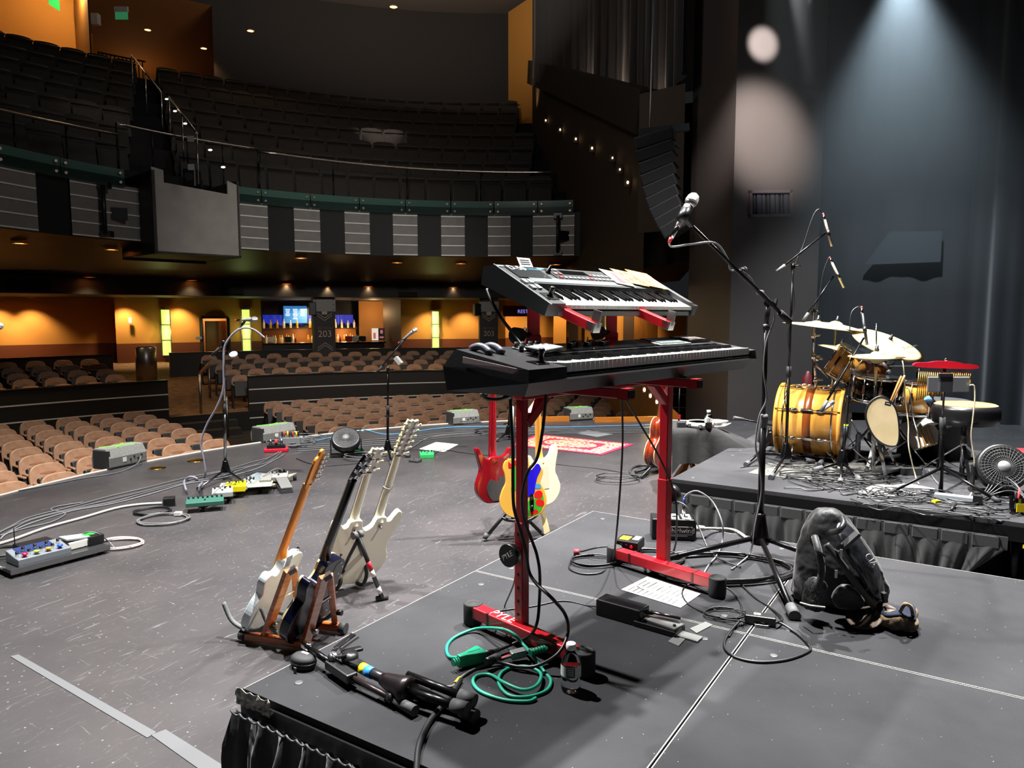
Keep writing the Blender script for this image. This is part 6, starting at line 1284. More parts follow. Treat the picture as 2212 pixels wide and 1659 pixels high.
for px, py, qx, qy in ((735, 1240, 722, 1275), (785, 1205, 784, 1262)):
    m_ = D(px, py, P(qx, qy).y - .02); obj('front_leg', MB().cyl(yk - UP * .03, m_, .010, n=10), GST, t, True); obj('foam_sleeve', MB().cyl(m_.lerp(yk, .12), m_.lerp(yk, -.2), .019, n=12), RUB, t, True); e_ = P(qx, qy, .03); obj('foot_bend', MB().tube(spl([m_, m_.lerp(e_, .6) + Vector((.02, 0, 0)), e_, e_ + Vector((-.04, .02, 0))], 5), .011, 8), GST, t, True)
    obj('cradle', MB().tube(spl([m_, m_ + Vector((-.05, .03, -.03)), m_ + Vector((-.09, .05, .01))], 5), .011, 8), GST, t, True)
# --- three guitars on a stand beyond the left stand post
YG = P(1045, 1165).y
t = thing('guitar_stand', 'black multi guitar stand beyond the left keyboard stand post', 'guitar stand', P(1100, 1150, 0)); pk_ = D(1108, 1030, YG + .05)
for px, py in ((1047, 1164), (1178, 1160), (1120, 1118)): fo = P(px, py, .015); lg = obj('leg', MB().cyl(pk_ - UP * .2, fo, .0125, n=10), GST, t, True); obj('rubber_foot', MB().cyl(fo, fo + (pk_ - fo).normalized() * .04, .018, n=12), RUB, lg, True)
obj('column', MB().cyl(D(1108, 1120, YG), pk_ + UP * .5, .014), GST, t, True); obj('cradle', MB().tube(spl([D(1085, 1118, YG - .05), D(1100, 1124, YG - .08), D(1140, 1124, YG - .08), D(1160, 1112, YG - .05)], 5), .012, 8), GST, t, True)
CR = M('cherry_gloss', '#7a0c18', .15, coat=.6)
B = D(1066, 1086, YG + .12); tip = upto(B, 1071, 760, 1.14, False); tip = B + Vector((.01, .10, 1.13)); fr = frame(B, y=tip - B, z=Vector((.55, -.8, 0)))
gt = thing('bass_guitar', 'cherry red guitar with dark cover plate seen from behind, left of the painted guitar', 'guitar', mat=fr)
RB = [(0, 0), (.08, .01), (.13, .06), (.145, .12), (.125, .18), (.11, .23), (.12, .30), (.15, .37), (.125, .39), (.09, .345), (.05, .33), (-.03, .33), (-.06, .315), (-.10, .345), (-.14, .40), (-.16, .38), (-.135, .30), (-.12, .24), (-.14, .18), (-.155, .12), (-.135, .06), (-.08, .01)]
obj('body', MB().prism(spl2(RB, 4), -.02, .02), CR, gt, bevel=.008); neck(gt, 0, .33, .92, CR, M('rosewood'), zf=-.022, w0=.062, w1=.05)
obj('headstock', MB().prism([(-.03, .91), (.03, .91), (.045, .96), (.04, 1.1), (-.03, 1.12), (-.045, .96)], -.02, -.006), CR, gt); obj('cover_plate', MB().prism(spl2([(-.02, .02), (.08, .03), (.11, .10), (.09, .17), (.04, .19), (.02, .15), (-.04, .17), (-.07, .10)], 4), .0195, .022), M('cover_grey', '#4a4a4c', .25, .3), gt)
straps(gt, [((.05, .31, .0), (.5, .8, 0))])
YEL_ = M('painted_yellow', '#e8b14a', .25, coat=.4)
B = D(1130, 1118, YG - .06); tip = B + Vector((-.01, .16, .97)); fr = frame(B, y=tip - B, z=Vector((-.12, 1, 0)))
gt = thing('painted_guitar', 'yellow electric guitar painted with blue, green and red shapes', 'guitar', mat=fr)
obj('body', MB().prism(tele_out(), -.022, .022), YEL_, gt, bevel=.004); neck(gt, 0, .40, .80, MAPLE, M('maple_board'), zf=-.026)
obj('headstock', MB().prism(spl2(hs, 3), -.024, -.010), MAPLE, gt)
FZ = lambda ps, k, e=0.: MB().prism(spl2(ps, k), -.0235 - e, -.0215)
mx_ = lambda ps: [(-x, y) for x, y in ps]                    # front faces the viewer: mirror to photo's left/right
for nm, c, pss in (('blue_paint', '#2018d0', [[(-.01, .13), (.07, .16), (.085, .22), (.10, .28), (.125, .335), (.10, .37), (.06, .33), (.0, .30), (-.06, .31), (-.055, .2), (-.03, .15)]]), ('violet_paint', '#6a62c8', [[(-.035, .17), (-.01, .17), (-.01, .30), (-.05, .31)]]),
    ('green_paint', '#35b030', [[(.02, .02), (.10, .03), (.14, .09), (.13, .16), (.07, .12), (.03, .11)], [(-.085, .19), (-.05, .20), (-.04, .33), (-.07, .36), (-.07, .28)], [(-.02, .02), (.03, .01), (.05, .04), (.0, .06)]]),
    ('red_paint', '#d81f1c', [[(.08, .14), (.12, .13), (.135, .165), (.11, .185), (.08, .17)], [(.09, .085), (.13, .075), (.145, .105), (.12, .125), (.09, .12)], [(.05, .02), (.10, .035), (.09, .055), (.05, .05)], [(-.10, .345), (-.065, .35), (-.03, .385), (-.05, .395), (-.08, .37), (-.10, .385)], [(.0, .06), (.03, .075), (.02, .11), (-.01, .10)]]), ('sky_paint', '#4a9ad0', [[(.085, .20), (.12, .20), (.12, .225), (.09, .23)]])):
    mb = MB()
    for i, ps in enumerate(pss): o2 = FZ(mx_(ps), 4, .0004 * (nm in ('green_paint',)) + .0008 * (nm == 'red_paint')); mb.add(o2.v, o2.f)
    obj(nm, mb, M(nm, c, .3, coat=.3), gt)
mb = MB().prism(spl2(mx_([(.045, .05), (.07, .05), (.07, .155), (.045, .155)]), 2), -.0265, -.0215); cp_ = obj('control_plate', mb, M('synth_black'), gt)
for y in (.075, .13): obj('control_knob', MB().cyl((-.058, y, -.026), (-.058, y, -.042), .011, .009, n=14), CHR, cp_)
straps(gt, [((.1, .402, 0), (0, 1, 0))])
CRG = M('cream_gloss', '#e6dfc4', .22, coat=.4)
B = D(1172, 1092, YG + .10); tip = B + Vector((-.03, .08, 1.0)); fr = frame(B, y=tip - B, z=Vector((.62, -.75, 0)))
gt = thing('electric_guitar', 'cream contoured electric guitar with maple neck, right of the painted guitar', 'guitar', mat=fr)
ST = [(0, 0), (.08, .012), (.14, .06), (.16, .125), (.135, .19), (.115, .235), (.125, .30), (.145, .38), (.13, .42), (.105, .41), (.08, .36), (.04, .335), (-.03, .335), (-.055, .31), (-.085, .325), (-.115, .365), (-.135, .36), (-.13, .30), (-.115, .24), (-.135, .19), (-.158, .125), (-.14, .06), (-.08, .012)]
obj('body', MB().prism(spl2(ST, 4), -.022, .022), CRG, gt, bevel=.012); neck(gt, 0, .335, .78, M('maple_gold', '#c98d3a', .3, coat=.3), M('maple_board'), zf=-.024); obj('headstock', MB().prism(spl2(hs, 3), -.024, -.010), MAPLE, gt)
obj('back_cover', MB().prism([(-.04, .12), (.05, .12), (.05, .28), (-.04, .28)], .0215, .0235), M('cream_cover', '#d8d0b4', .4), gt)
t = thing('guitar_strap', 'cream leather strap hanging below the cream guitar to the floor', 'strap', D(1172, 1105, YG)); mb = MB(); q = [D(1166, 1100, YG), D(1176, 1098, YG), D(1188, 1148, YG - .05), D(1176, 1154, YG - .05)]; mb.quad(*q); obj('webbing', mb, M('strap_cream', '#d8c690', .7), t, True, solid=.004)
# --- acoustic guitar beside the cloth covered table
YA = P(1385, 1030).y + .2; B = D(1418, 1008, YA); tip = B + Vector((.14, .12, .98)); fr = frame(B, y=tip - B, z=Vector((.78, -.6, .1)))
MAH = M('mahogany_gloss', '#8a3216', .2, coat=.5, noise=(5, '#5a1a0c', .35, .65, (8, 1, 8)))
gt = thing('acoustic_guitar', 'red brown acoustic guitar with cream binding, on a stand by the table', 'guitar', mat=fr)
AC = [(0, 0), (.10, .01), (.17, .06), (.195, .13), (.175, .21), (.135, .265), (.125, .31), (.14, .37), (.135, .43), (.09, .48), (0, .49), (-.09, .48), (-.135, .43), (-.14, .37), (-.125, .31), (-.135, .265), (-.175, .21), (-.195, .13), (-.17, .06), (-.10, .01)]
o_ = spl2(AC, 4); obj('body', MB().prism(o_, -.055, .055, smooth_side=True), MAH, gt)
for z in (-.056, .05): obj('binding', MB().prism([(x * 1.008, (y - .24) * 1.008 + .24) for x, y in o_], z, z + .006), CRM, gt)
obj('back_panel', MB().prism([(x * .97, (y - .24) * .97 + .24) for x, y in o_], .054, .058), MAH, gt); obj('back_stripe', MB().prism([(-.006, .02), (.006, .02), (.006, .47), (-.006, .47)], .0575, .0588), M('stripe_dark', '#3a140a', .3), gt)
neck(gt, 0, .49, .82, M('neck_brown', '#5a2412', .3, coat=.3), M('rosewood'), zf=-.05); obj('headstock', MB().prism([(-.025, .81), (.025, .81), (.036, .85), (.036, .98), (-.036, .98), (-.036, .85)], -.05, -.036), M('neck_brown'), gt)
t = thing('guitar_stand', 'low black stand under the acoustic guitar', 'guitar stand', P(1410, 1025, 0))
for a, b in (((1385, 1032), (1428, 985)), ((1425, 1020), (1428, 985)), ((1372, 1020), (1420, 1005))): f_ = P(*a, .015); obj('leg', MB().cyl(f_, D(*b, YA + .05), .013), GST, t, True)
fc('guitar_strap', 'dark guitar strap curled on the stage under the acoustic guitar', [(1420, 1008), (1390, 1005), (1366, 1010), (1362, 1022), (1380, 1030), (1400, 1022)], 0, .012, M('strap_dark', '#222020', .7), cat='strap')
# ================================================================== DRUM KIT AND ITS SURROUNDINGS
HON = M('honey_maple', '#c98a35', .25, coat=.5, noise=(4, '#dca24c', .3, .7, (1, 1, 7))); DHON = M('honey_dark', '#7a3c12', .3, coat=.4); HEADM = M('drum_head', '#e9e8e4', .45)
CYM = M('bronze_cymbal', '#ead9a0', .34, .45, bump=(30, .04))
def drum(name, label, c, ax, R, Dp, shell, lugs=8, group=None, hoop=CHR, head=HEADM, both=True):
    T = to_z(Vector(c), Vector(ax).normalized()); t = thing(name, label, 'drum', mat=T, group=group)           # +z axis = batter side
    obj('shell', MB().lathe([(R, 0), (R, Dp)], 40), shell, t)
    for z, s in ((0, -1), (Dp, 1)):
        obj('hoop', MB().lathe([(R * 1.0, z), (R * 1.035, z), (R * 1.035, z + s * .028), (R * 1.0, z + s * .028)], 40), hoop, t); obj('head', MB().lathe([(0, z + s * .014), (R * 1.01, z + s * .014)], 40), head, t)
    for i in range(lugs):
        a = 2 * pi * (i + .5) / lugs; x, y = R * 1.02 * cos(a), R * 1.02 * sin(a); mb = MB(); mb.box((x, y, Dp * .5), (.02, .02, min(.09, Dp * .45)), rz=a); mb.cyl((x * 1.03, y * 1.03, -.02), (x * 1.03, y * 1.03, Dp + .02), .004, n=6); obj('lug', mb, CHR, t)
    return t
def cymbal(label, c, n, R, text_=None, name='cymbal', group='cymbals of the drum kit'):
    t = thing(name, label, 'cymbal', mat=to_z(Vector(c), Vector(n).normalized()), group=group)
    obj('plate', MB().lathe([(R, -.018), (R * .8, -.006), (R * .4, .006), (R * .22, .010), (R * .17, .022), (R * .08, .032), (0, .034)], 48), CYM, t, solid=.0015)
    obj('felt_nut', MB().lathe([(.016, .032), (.016, .05), (.011, .052), (.011, .075), (0, .076)], 12), BLK, t)
    return t
YB = 5.8; bc = Vector((2.44, 5.86, RZ + .30)); ax = BD.copy()
bd_ = drum('bass_drum', 'honey coloured maple bass drum lying on its side', bc - ax * .22, ax, .285, .44, HON, 8, hoop=HON)
obj('inner_band', MB().lathe([(.287, .19), (.287, .25)], 40), DHON, bd_)
for z in (.04, .40): obj('metal_band', MB().lathe([(.288, z - .006), (.288, z + .006)], 40), CHR, bd_)
for i in range(8):
    for z in (.03, .41):
        a = 2 * pi * (i + .5) / 8; x, y = .295 * cos(a), .295 * sin(a); mb = MB().cyl((x, y, z), (x, y, z + (.09 if z < .2 else -.09)), .006, n=8); mb.ball((x, y, z + (.09 if z < .2 else -.09)), .016, 8, sc=(1, 1, 2.2)); obj('tension_claw', mb, CHR, bd_)
for s in (-1, 1):
    f_ = bc - ax * .1 + AD * (-s) * .3; f_.z = RZ + .01; a = bc - ax * .1 + AD * (-s) * .22 - UP * .16; obj('spur', MB().cyl(a, f_, .009), CHR, bd_, True)
# rack toms
tm = drum('rack_tom', 'honey maple rack tom tilted above the bass drum', D(1818, 812, 5.8), (.42, -.30, .86), .135, .20, HON, 6, 'rack toms'); drum('rack_tom', 'second honey maple tom partly hidden behind the hi-hat', D(1868, 822, 6.05), (.15, -.35, .92), .15, .20, HON, 6, 'rack toms')
# snare and floor tom
SN = M('black_chrome', '#1c1a1a', .1, .9); drum('snare_drum', 'dark chrome snare drum behind the beige shield', D(1893, 862, 5.5), (.05, -.04, 1), .175, .15, SN, 10)
drum('floor_tom', 'honey maple floor tom behind the snare drum', D(1948, 885, 5.75), (.04, -.03, 1), .20, .22, HON, 8)
# cymbals
cymbal('nearly edge on crash cymbal at the left of the kit', D(1765, 702, 5.75), (.13, -.05, 1), .26); cymbal('crash cymbal behind the left one', D(1806, 702, 6.2), (.15, -.09, 1), .25)
rc = cymbal('large ride cymbal with black script, tilted at the right of the kit', D(1919, 741, 5.9), (.20, -.40, .90), .285)
rn_ = Vector((.20, -.40, .90)).normalized(); rf = frame(rc.matrix_basis.translation, x=Vector((1, -.1, 0)), z=rn_); text('script_mark', 'Zildjian', BLK, rc, rc.matrix_basis.inverted() @ rf @ Matrix.Translation((.135, -.08, .0045)) @ Matrix.Rotation(.5, 4, 'Z'), .05, ext=.0006)
cymbal('small splash cymbal just above the rack tom', D(1815, 752, 6.0), (.22, -.12, 1), .17)
hh = D(1893, 772, 5.27); cymbal('upper hi-hat cymbal above the snare drum', hh + UP * .012, (.01, -.03, 1), .19, name='hi_hat_cymbal', group='pair of hi-hat cymbals'); t = cymbal('lower hi-hat cymbal above the snare drum', hh - UP * .012, (-.01, .03, -1), .19, name='hi_hat_cymbal', group='pair of hi-hat cymbals')
# chrome stands
def chrome_tripod(t, base, top, R, h, n=3, ph=.4, pole=.011):
    base, top = Vector(base), Vector(top); obj('pole', MB().cyl(base + UP * .03, top, pole), CHR, t, True); j = base + UP * h; obj('collar', MB().cyl(j - UP * .025, j + UP * .025, .02), CHR, t, True); j2 = base + UP * .05
    for i in range(n):
        a = ph + 2 * pi * i / n; f_ = base + Vector((R * cos(a), R * sin(a), .012)); lg = obj('leg', MB().bar(j, f_, .022, .008), CHR, t, True); obj('strut', MB().bar(j2, j.lerp(f_, .55), .014, .006), CHR, t, True); obj('rubber_foot', MB().ball(f_, .02, 8), RUBD, lg, True)
b_ = P(1885, 1022, RZ); t = thing('hi_hat_stand', 'chrome hi-hat stand with pedal in front of the snare drum', 'cymbal stand', b_); chrome_tripod(t, b_, Vector((hh.x, hh.y, hh.z - .02)), .26, .36); obj('pull_rod', MB().cyl(hh, D(1893, 698, 5.27), .005), CHR, t, True); obj('clutch', MB().cyl(hh + UP * .03, hh + UP * .08, .012), CHR, t, True)
mb = MB(); mb.box(b_ + Vector((.08, -.06, .04)), (.1, .28, .015), rz=-.9); obj('footboard', mb, M('pedal_plate', '#6a6a6c', .3, .8), t, True)
b_ = P(1757, 992, RZ); t = thing('cymbal_stand', 'chrome cymbal stand in front of the bass drum', 'cymbal stand', b_); chrome_tripod(t, b_, D(1762, 820, b_.y), .24, .20, ph=.9); q0, q1, q2 = D(1762, 820, b_.y), D(1758, 770, b_.y), D(1757, 708, b_.y); obj('upper_pole', MB().cyl(q0, q1, .009), CHR, t, True); obj('top_rod', MB().cyl(q1, q2, .007), CHR, t, True)
for q in (q0, q1, D(1757, 725, b_.y), D(1765, 775, b_.y)): mb = MB().cyl(q - UP * .018, q + UP * .018, .018); mb.cyl(q, q + Vector((.05, -.02, .0)), .008); obj('clamp', mb, CHR, t, True)
obj('tom_arm', MB().cyl(D(1760, 785, b_.y), D(1790, 815, b_.y + .05), .009), CHR, t, True); obj('side_arm', MB().cyl(D(1825, 790, b_.y - .1), D(1774, 885, b_.y - .1), .009), CHR, t, True)
b_ = P(1900, 1005, RZ) + Vector((0, .0, 0)); t = thing('snare_stand', 'chrome snare stand legs under the beige shield', 'drum stand', b_); chrome_tripod(t, b_, D(1893, 865, 5.5), .33, .42, ph=-.2)
b_ = P(1930, 985, RZ) ; t = thing('ride_stand', 'chrome stand carrying the ride cymbal', 'cymbal stand', P(1990, 975, RZ)); b2 = Vector((rc.matrix_basis.translation.x, 5.95, RZ)); chrome_tripod(t, b2, rc.matrix_basis.translation, .28, .3, ph=.2)
b_ = Vector((D(1806, 702, 6.25).x, 6.3, RZ)); t = thing('cymbal_stand', 'chrome cymbal stand behind the bass drum', 'cymbal stand', b_); chrome_tripod(t, b_, D(1806, 704, 6.2), .24, .3, ph=.1)
for i, dx in enumerate((-.17, .12, .17)): 
    q = D(1948, 885, 5.75) + Vector((dx, -.1 if i < 2 else .1, 0)); mb = MB()
# bass drum pedal
t = thing('bass_pedal', 'steel bass drum pedal under the beige shield', 'pedal', bc + ax * .35 - UP * .29); q = bc + ax * .34; q.z = RZ + .02; mb = MB().bar(q, q + ax * .30 + UP * .06, .09, .012); obj('footboard', mb, M('pedal_plate'), t, True); mb = MB().bar(q + UP * .0 + AD * .05, q + UP * .2 + AD * .05, .02); mb.bar(q - AD * .05, q + UP * .2 - AD * .05, .02); mb.bar(q + UP * .2 - AD * .05, q + UP * .2 + AD * .05, .015); obj('frame', mb, STL, t, True); obj('beater', MB().cyl(q + UP * .2, q + UP * .32 - ax * .06, .006), CHR, t, True)
# beige kidney shaped shield with black rim
sh = [(1905, 857), (1922, 866), (1934, 885), (1939, 915), (1938, 950), (1928, 963), (1905, 958), (1885, 938), (1873, 905), (1876, 880), (1888, 864)]; YS = 5.02
c = D(1906, 910, YS); o_ = [((D(x, y, YS) - c).x, (D(x, y, YS) - c).z) for x, y in sh]; T = frame(c, x=Vector((1, -.15, 0)), z=Vector((-.15, -1, .05))); o_ = spl2(o_, 5)
t = thing('cloth_shield', 'beige kidney shaped cloth disc with black rim in front of the snare drum', 'shield', mat=T); obj('cloth', MB().prism(o_, -.003, .003), M('beige_cloth', '#d9c39a', .8, noise=(7, '#cdb88c', .4, .6)), t); obj('rim', MB().tube([(x, y, 0) for x, y in o_], .007, 6, closed=True), BLK, t); mb = MB(); q = T.inverted() @ D(1918, 872, YS); mb.box((q.x, q.y, .0035), (.04, .024, .001), rz=-.2); lb = obj('label', mb, BLK, t); mb = MB(); mb.box((q.x, q.y, .0042), (.026, .004, .0006), rz=-.2); obj('label_print', mb, WHT, lb)
STK = M('stick_wood', '#c9975a', .5)
for i, dx in enumerate((0, 7)): a, b = D(1922 + dx * .5, 872, 5.05), D(1947 + dx, 812 - i, 5.1); t = thing('drumstick', 'wooden drumstick leaning behind the shield, %s of the pair' % ('left' if i == 0 else 'right'), 'drumstick', a, group='pair of drumsticks by the shield'); obj('stick', MB().tube([a, a.lerp(b, .9), b], [.0075, .008, .006], 10), STK, t, True)
# stick bag, towel, loose sticks
q = P(1960, 985, RZ); q = D(1990, 935, 5.6); t = thing('stick_tray', 'pale tray of loose drumsticks left of the drum stool', 'tray', q); mb = MB(); T = frame(q, x=Vector((.9, -.2, .35)), z=Vector((-.3, -.6, .7))); mb.box((0, 0, 0), (.22, .26, .02), T=T); obj('tray', mb, WHT, t, True); mb = MB(); p_ = Vector((q.x, q.y + .05, RZ)); mb.cyl(p_, Vector((q.x, q.y + .05, q.z - .04)), .02); obj('support', mb, BLKM, t, True)
for i in range(4): a, b = T @ Vector((-.06 + .03 * i, -.15, .02)), T @ Vector((.0 + .03 * i, .16, .025)); o2 = thing('drumstick', 'loose drumstick on the pale tray, %s from the left' % ordw(i + 1), 'drumstick', a, group='loose drumsticks on the tray'); obj('stick', MB().tube([a, b], [.008, .006], 8), STK, o2, True)
q = P(1935, 980, RZ); q = D(1962, 930, 5.75); t = thing('stick_bag', 'black stick bag hanging by the floor tom', 'bag', q); mb = MB(); mb.box((0, 0, -.1), (.13, .08, .5), R=Matrix.Rotation(.12, 3, 'Y')); obj('pouch', mb, FABB, t, bevel=.02)
for i in range(3): a, b = D(1968 + 5 * i, 905, 5.7), D(1976 + 5 * i, 868, 5.7); o2 = thing('drumstick', 'drumstick standing in the black stick bag, %s from the left' % ordw(i + 1), 'drumstick', a, group='drumsticks in the bag'); obj('stick', MB().tube([a, b], .007, 8), STK, o2, True)
q = D(2012, 918, 5.55); t = thing('towel', 'crumpled white towel beside the drum stool', 'towel', q); rn = random.Random(5); obj('cloth', MB().grid(lambda u, v: Vector((.22 * (u - .5), .16 * (v - .5), .03 * sin(u * 9 + v * 4) * sin(v * 7) + .04 * (1 - (2 * u - 1) ** 2))), 14, 10), M('towel_white', '#d6d4cc', .95), t, solid=.008)
# stool
q = P(2077, 1030, RZ); ZS = .93; t = thing('drum_stool', 'round black drum stool with an orange suede top', 'stool', q); R = .215
o_ = [(R * cos(2 * pi * i / 40) * (1 + .03 * cos(4 * pi * i / 40)), R * .95 * sin(2 * pi * i / 40)) for i in range(40)]
hs_ = ZS - RZ; obj('cushion', MB().lathe([(R * .8, hs_ - .14), (R * .95, hs_ - .13), (R, hs_ - .09), (R * .99, hs_ - .03), (R * .93, hs_)], 40), M('stool_black', '#121214', .3, coat=.2), t); obj('suede_top', MB().lathe([(R * .93, hs_), (R * .85, hs_ + .008), (R * .5, hs_ + .004), (0, hs_ + .003)], 40), M('suede_orange', '#c9823a', .95, sheen=.4, bump=(20, .2)), t)
chrome_tripod(t, q, q + UP * (hs_ - .14), .28, .24, ph=.15, pole=.016); obj('height_screw', MB().cyl(q + UP * .3, q + UP * .42, .02), BLKM, t, True)
q = D(2010, 868, 5.25); t = thing('water_bottle', 'blue bottle top showing behind the drum stool', 'bottle', q); obj('cap', MB().cyl((0, 0, 0), (-.03, 0, .03), .022, n=14), M('cap_blue', '#4a78a8', .5), t); mb = MB().cyl((0, 0, 0), (.12, .05, -.1), .03, n=14); obj('body', mb, M('clear_plastic'), t)
# black case behind the stool
q = P(2070, 1010, RZ) + Vector((.1, .45, 0)); t = thing('drum_case', 'tall black round drum case behind the stool', 'case', q); obj('shell', MB().lathe([(.235, 0), (.235, .42), (.225, .44)], 36), M('case_black', '#0e0e10', .4), t); obj('lid_rim', MB().lathe([(.225, .44), (.24, .445), (.24, .46), (.2, .47), (0, .47)], 36), M('case_rim', '#5a5c60', .3, .4), t)
# tablet on a stand, wind chimes
b_ = P(2032, 1062, RZ); ts = thing('tablet_stand', 'black stand holding the tablets before the drum stool', 'stand', b_); tp = D(2040, 812, b_.y)
obj('pole', MB().cyl(b_ + UP * .0, D(2036, 905, b_.y), .014), BLKM, ts, True); obj('upper_rod', MB().cyl(D(2036, 905, b_.y), D(2040, 830, b_.y), .007), M('rod_grey', '#4a4a4c', .3, .6), ts, True); obj('clutch', MB().cyl(D(2036, 938, b_.y), D(2036, 902, b_.y), .018), RUBD, ts, True)
for x, y in ((1920, 1065), (2160, 1085), (2090, 1030)): f_ = P(x, y, RZ + .015); lg = obj('leg', MB().cyl(b_ + UP * .16, f_, .010), BLKM, ts, True); obj('rubber_foot', MB().cyl(f_, f_ + (b_ + UP * .16 - f_).normalized() * .05, .015), RUBD, lg, True)
mb = MB(); mb.box(D(2042, 828, b_.y - .02), (.085, .03, .11)); obj('clamp_head', mb, M('clamp_grey', '#3c3c40', .4), ts, True, bevel=.005); mb = MB(); mb.box(D(2042, 810, b_.y - .03), (.09, .02, .02)); obj('clamp_bar', mb, STL, ts, True)
for i, (x0, x1) in enumerate(((2002, 2034), (2054, 2095))):
    a, b = D(x0, 847, b_.y + .02), D(x1, 814, b_.y + .02); mb = MB(); mb.box((a + b) / 2, (b.x - a.x, .012, b.z - a.z)); t = thing('tablet', 'grey tablet back on the clamp stand, %s one' % ('left' if i == 0 else 'right'), 'tablet', (a + b) / 2, group='tablets on the clamp stand'); obj('shell', mb, M('tablet_grey', '#7d7e82', .45, .3), t, True, bevel=.005)
yc = 5.35; a, b = D(1977, 792, yc), D(2107, 796, yc); t = thing('wind_chimes', 'red wooden bar of golden wind chimes behind the tablets', 'chimes', a); L = (b - a).length; T = frame(a, x=b - a, z=Vector((0, -1, 0)))
obj('bar', MB().prism(spl2([(0, 0), (0, .028), (L * .2, .034), (L * .35, .046), (L * .65, .046), (L * .8, .034), (L, .026), (L, -.002), (L * .5, -.006)], 4), -.012, .012, T), M('chime_red', '#c21f38', .3, coat=.3), t, True)
GLD = M('brass_tube', '#d6b45a', .25, 1.)
for i in range(26): x = L * (.07 + .86 * i / 25); h = .22 - .12 * i / 25; obj('chime_tube', MB().cyl(T @ Vector((x, -.03, 0)), T @ Vector((x, -.03 - h, 0)), .0048, n=8), GLD, t, True)
obj('wing_nut', MB().cyl(T @ Vector((L / 2, .045, 0)), T @ Vector((L / 2, .07, 0)), .01), CHR, t, True); obj('stand_pole', MB().cyl(Vector(((a.x + b.x) / 2, yc + .02, RZ)), T @ Vector((L / 2, 0, -.01)), .012), BLKM, t, True)
cable('charger_cable', 'cream charging cable drooping from the right tablet to the deck', [D(2095, 832, b_.y), D(2104, 834, b_.y), D(2106, 860, b_.y), D(2102, 900, b_.y), D(2098, 945, b_.y), D(2105, 1000, b_.y), P(2100, 1060, RZ + .01), P(2090, 1075, RZ + .01)], .0045, M('cable_cream', '#d8d0b0', .5))
cable('microphone_cable', 'cream cable hanging from the hi-hat microphone to the deck', [D(1949, 778, 5.3), D(1952, 800, 5.25), D(1956, 870, 5.2), D(1962, 915, 5.15), D(1963, 965, 5.1), P(1978, 1030, RZ + .008), P(1985, 1045, RZ + .008)], .0042, M('cable_cream'))
cable('microphone_cable', 'grey cable hanging from the snare drum down the front of the stick bag', [D(1958, 838, 5.3), D(1965, 845, 5.25), D(1972, 900, 5.2), D(1985, 945, 5.15), P(1992, 985, RZ + .01), P(2015, 1030, RZ + .006), P(2030, 1048, RZ + .006)], .0042, M('cable_grey'))
# microphone stands round the kit
def mstand(label, hubpx, feet, pts, Yt, boom, r=.012):
    h = P(*hubpx, RZ) + UP * .05; t = thing('microphone_stand', label, 'microphone stand', (h.x, h.y, RZ), group='microphone stands round the drum kit'); tripod(t, h, [P(*f, RZ) + UP * .018 for f in feet], hh=.12, r=.0105)
    pp = [h + UP * .1] + [D(x, y, h.y) for x, y in pts]
    for i in range(len(pp) - 1): obj('lower_pole' if i == 0 else 'upper_pole', MB().cyl(pp[i], pp[i + 1], r - .003 * i), BLKM, t, True)
    if len(pp) > 2: d = (pp[1] - pp[0]).normalized(); obj('height_clutch', MB().cyl(pp[1] - d * .05, pp[1] + d * .03, .018), RUBD, t, True)
    if boom: 
        a, b = D(*boom[0]), D(*boom[1]); obj('boom', MB().cyl(a, b, .0075), BLKM, t, True); d = (b - a).normalized(); obj('counterweight', MB().cyl(a - d * .01, a + d * .08, .013), RUB, t, True); q = pp[-1]; mb = MB().cyl(q - UP * .03, q + UP * .02, .016); mb.cyl(q, q + Vector((.045, -.03, 0)), .007); obj('clamp', mb, BLKM, t, True)
    return t, h
def pencil(label, a, b, mat, boomend, cab):
    a, b = Vector(a), Vector(b); d = (b - a).normalized(); t = thing('pencil_microphone', label, 'microphone', a); obj('body', MB().cyl(a + d * .02, b, .0105, n=14), mat, t, True); obj('plug', MB().cyl(a - d * .02, a + d * .025, .009), CHR, t, True); q = a.lerp(b, .55); obj('clip', MB().cyl(q - d * .02, q + d * .02, .0135), BLK, t, True); obj('cable_marker', MB().cyl(a - d * .035, a - d * .018, .008), M('tape_red'), t, True)
    if cab: cable('microphone_cable', cab[0], [a - d * .03] + [D(*c) for c in cab[1]], .0038, CABLE)
h1_ = P(1697, 1003, RZ).y; mstand('tall boom microphone stand left of the bass drum', (1697, 1003), [(1665, 1036), (1755, 1002), (1640, 985)], [(1704, 800), (1713, 575)], 0, ((1679, 586, h1_ - .05), (1783, 503, h1_ + .1)))
SILV = M('mic_champagne', '#b8a890', .3, .8); pencil('silver pencil microphone on the tallest stand over the drum kit', D(1780, 470, h1_ + .1), D(1797, 532, h1_ + .06), SILV, None, ('thin cable looping from the tallest overhead microphone down its boom', [(1768, 452, h1_ + .1), (1755, 470, h1_ + .08), (1735, 530, h1_ + .05), (1722, 560, h1_ + .02), (1712, 600, h1_ - .02), (1716, 660, h1_ - .02), (1702, 720, h1_ - .02), (1706, 790, h1_ - .02), (1695, 850, h1_ - .02), (1702, 920, h1_ - .02), (1695, 980, h1_ - .03)]))
yb2 = 6.4; hb = proj((D(1757, 680, yb2).x, yb2, RZ)); mstand('boom microphone stand behind the crash cymbals', hb, [(hb[0] - 40, hb[1] + 12), (hb[0] + 40, hb[1] + 6), (hb[0], hb[1] - 20)], [(1756, 850), (1757, 672)], 0, ((1735, 692, yb2 - .05), (1800, 597, yb2 + .05)))
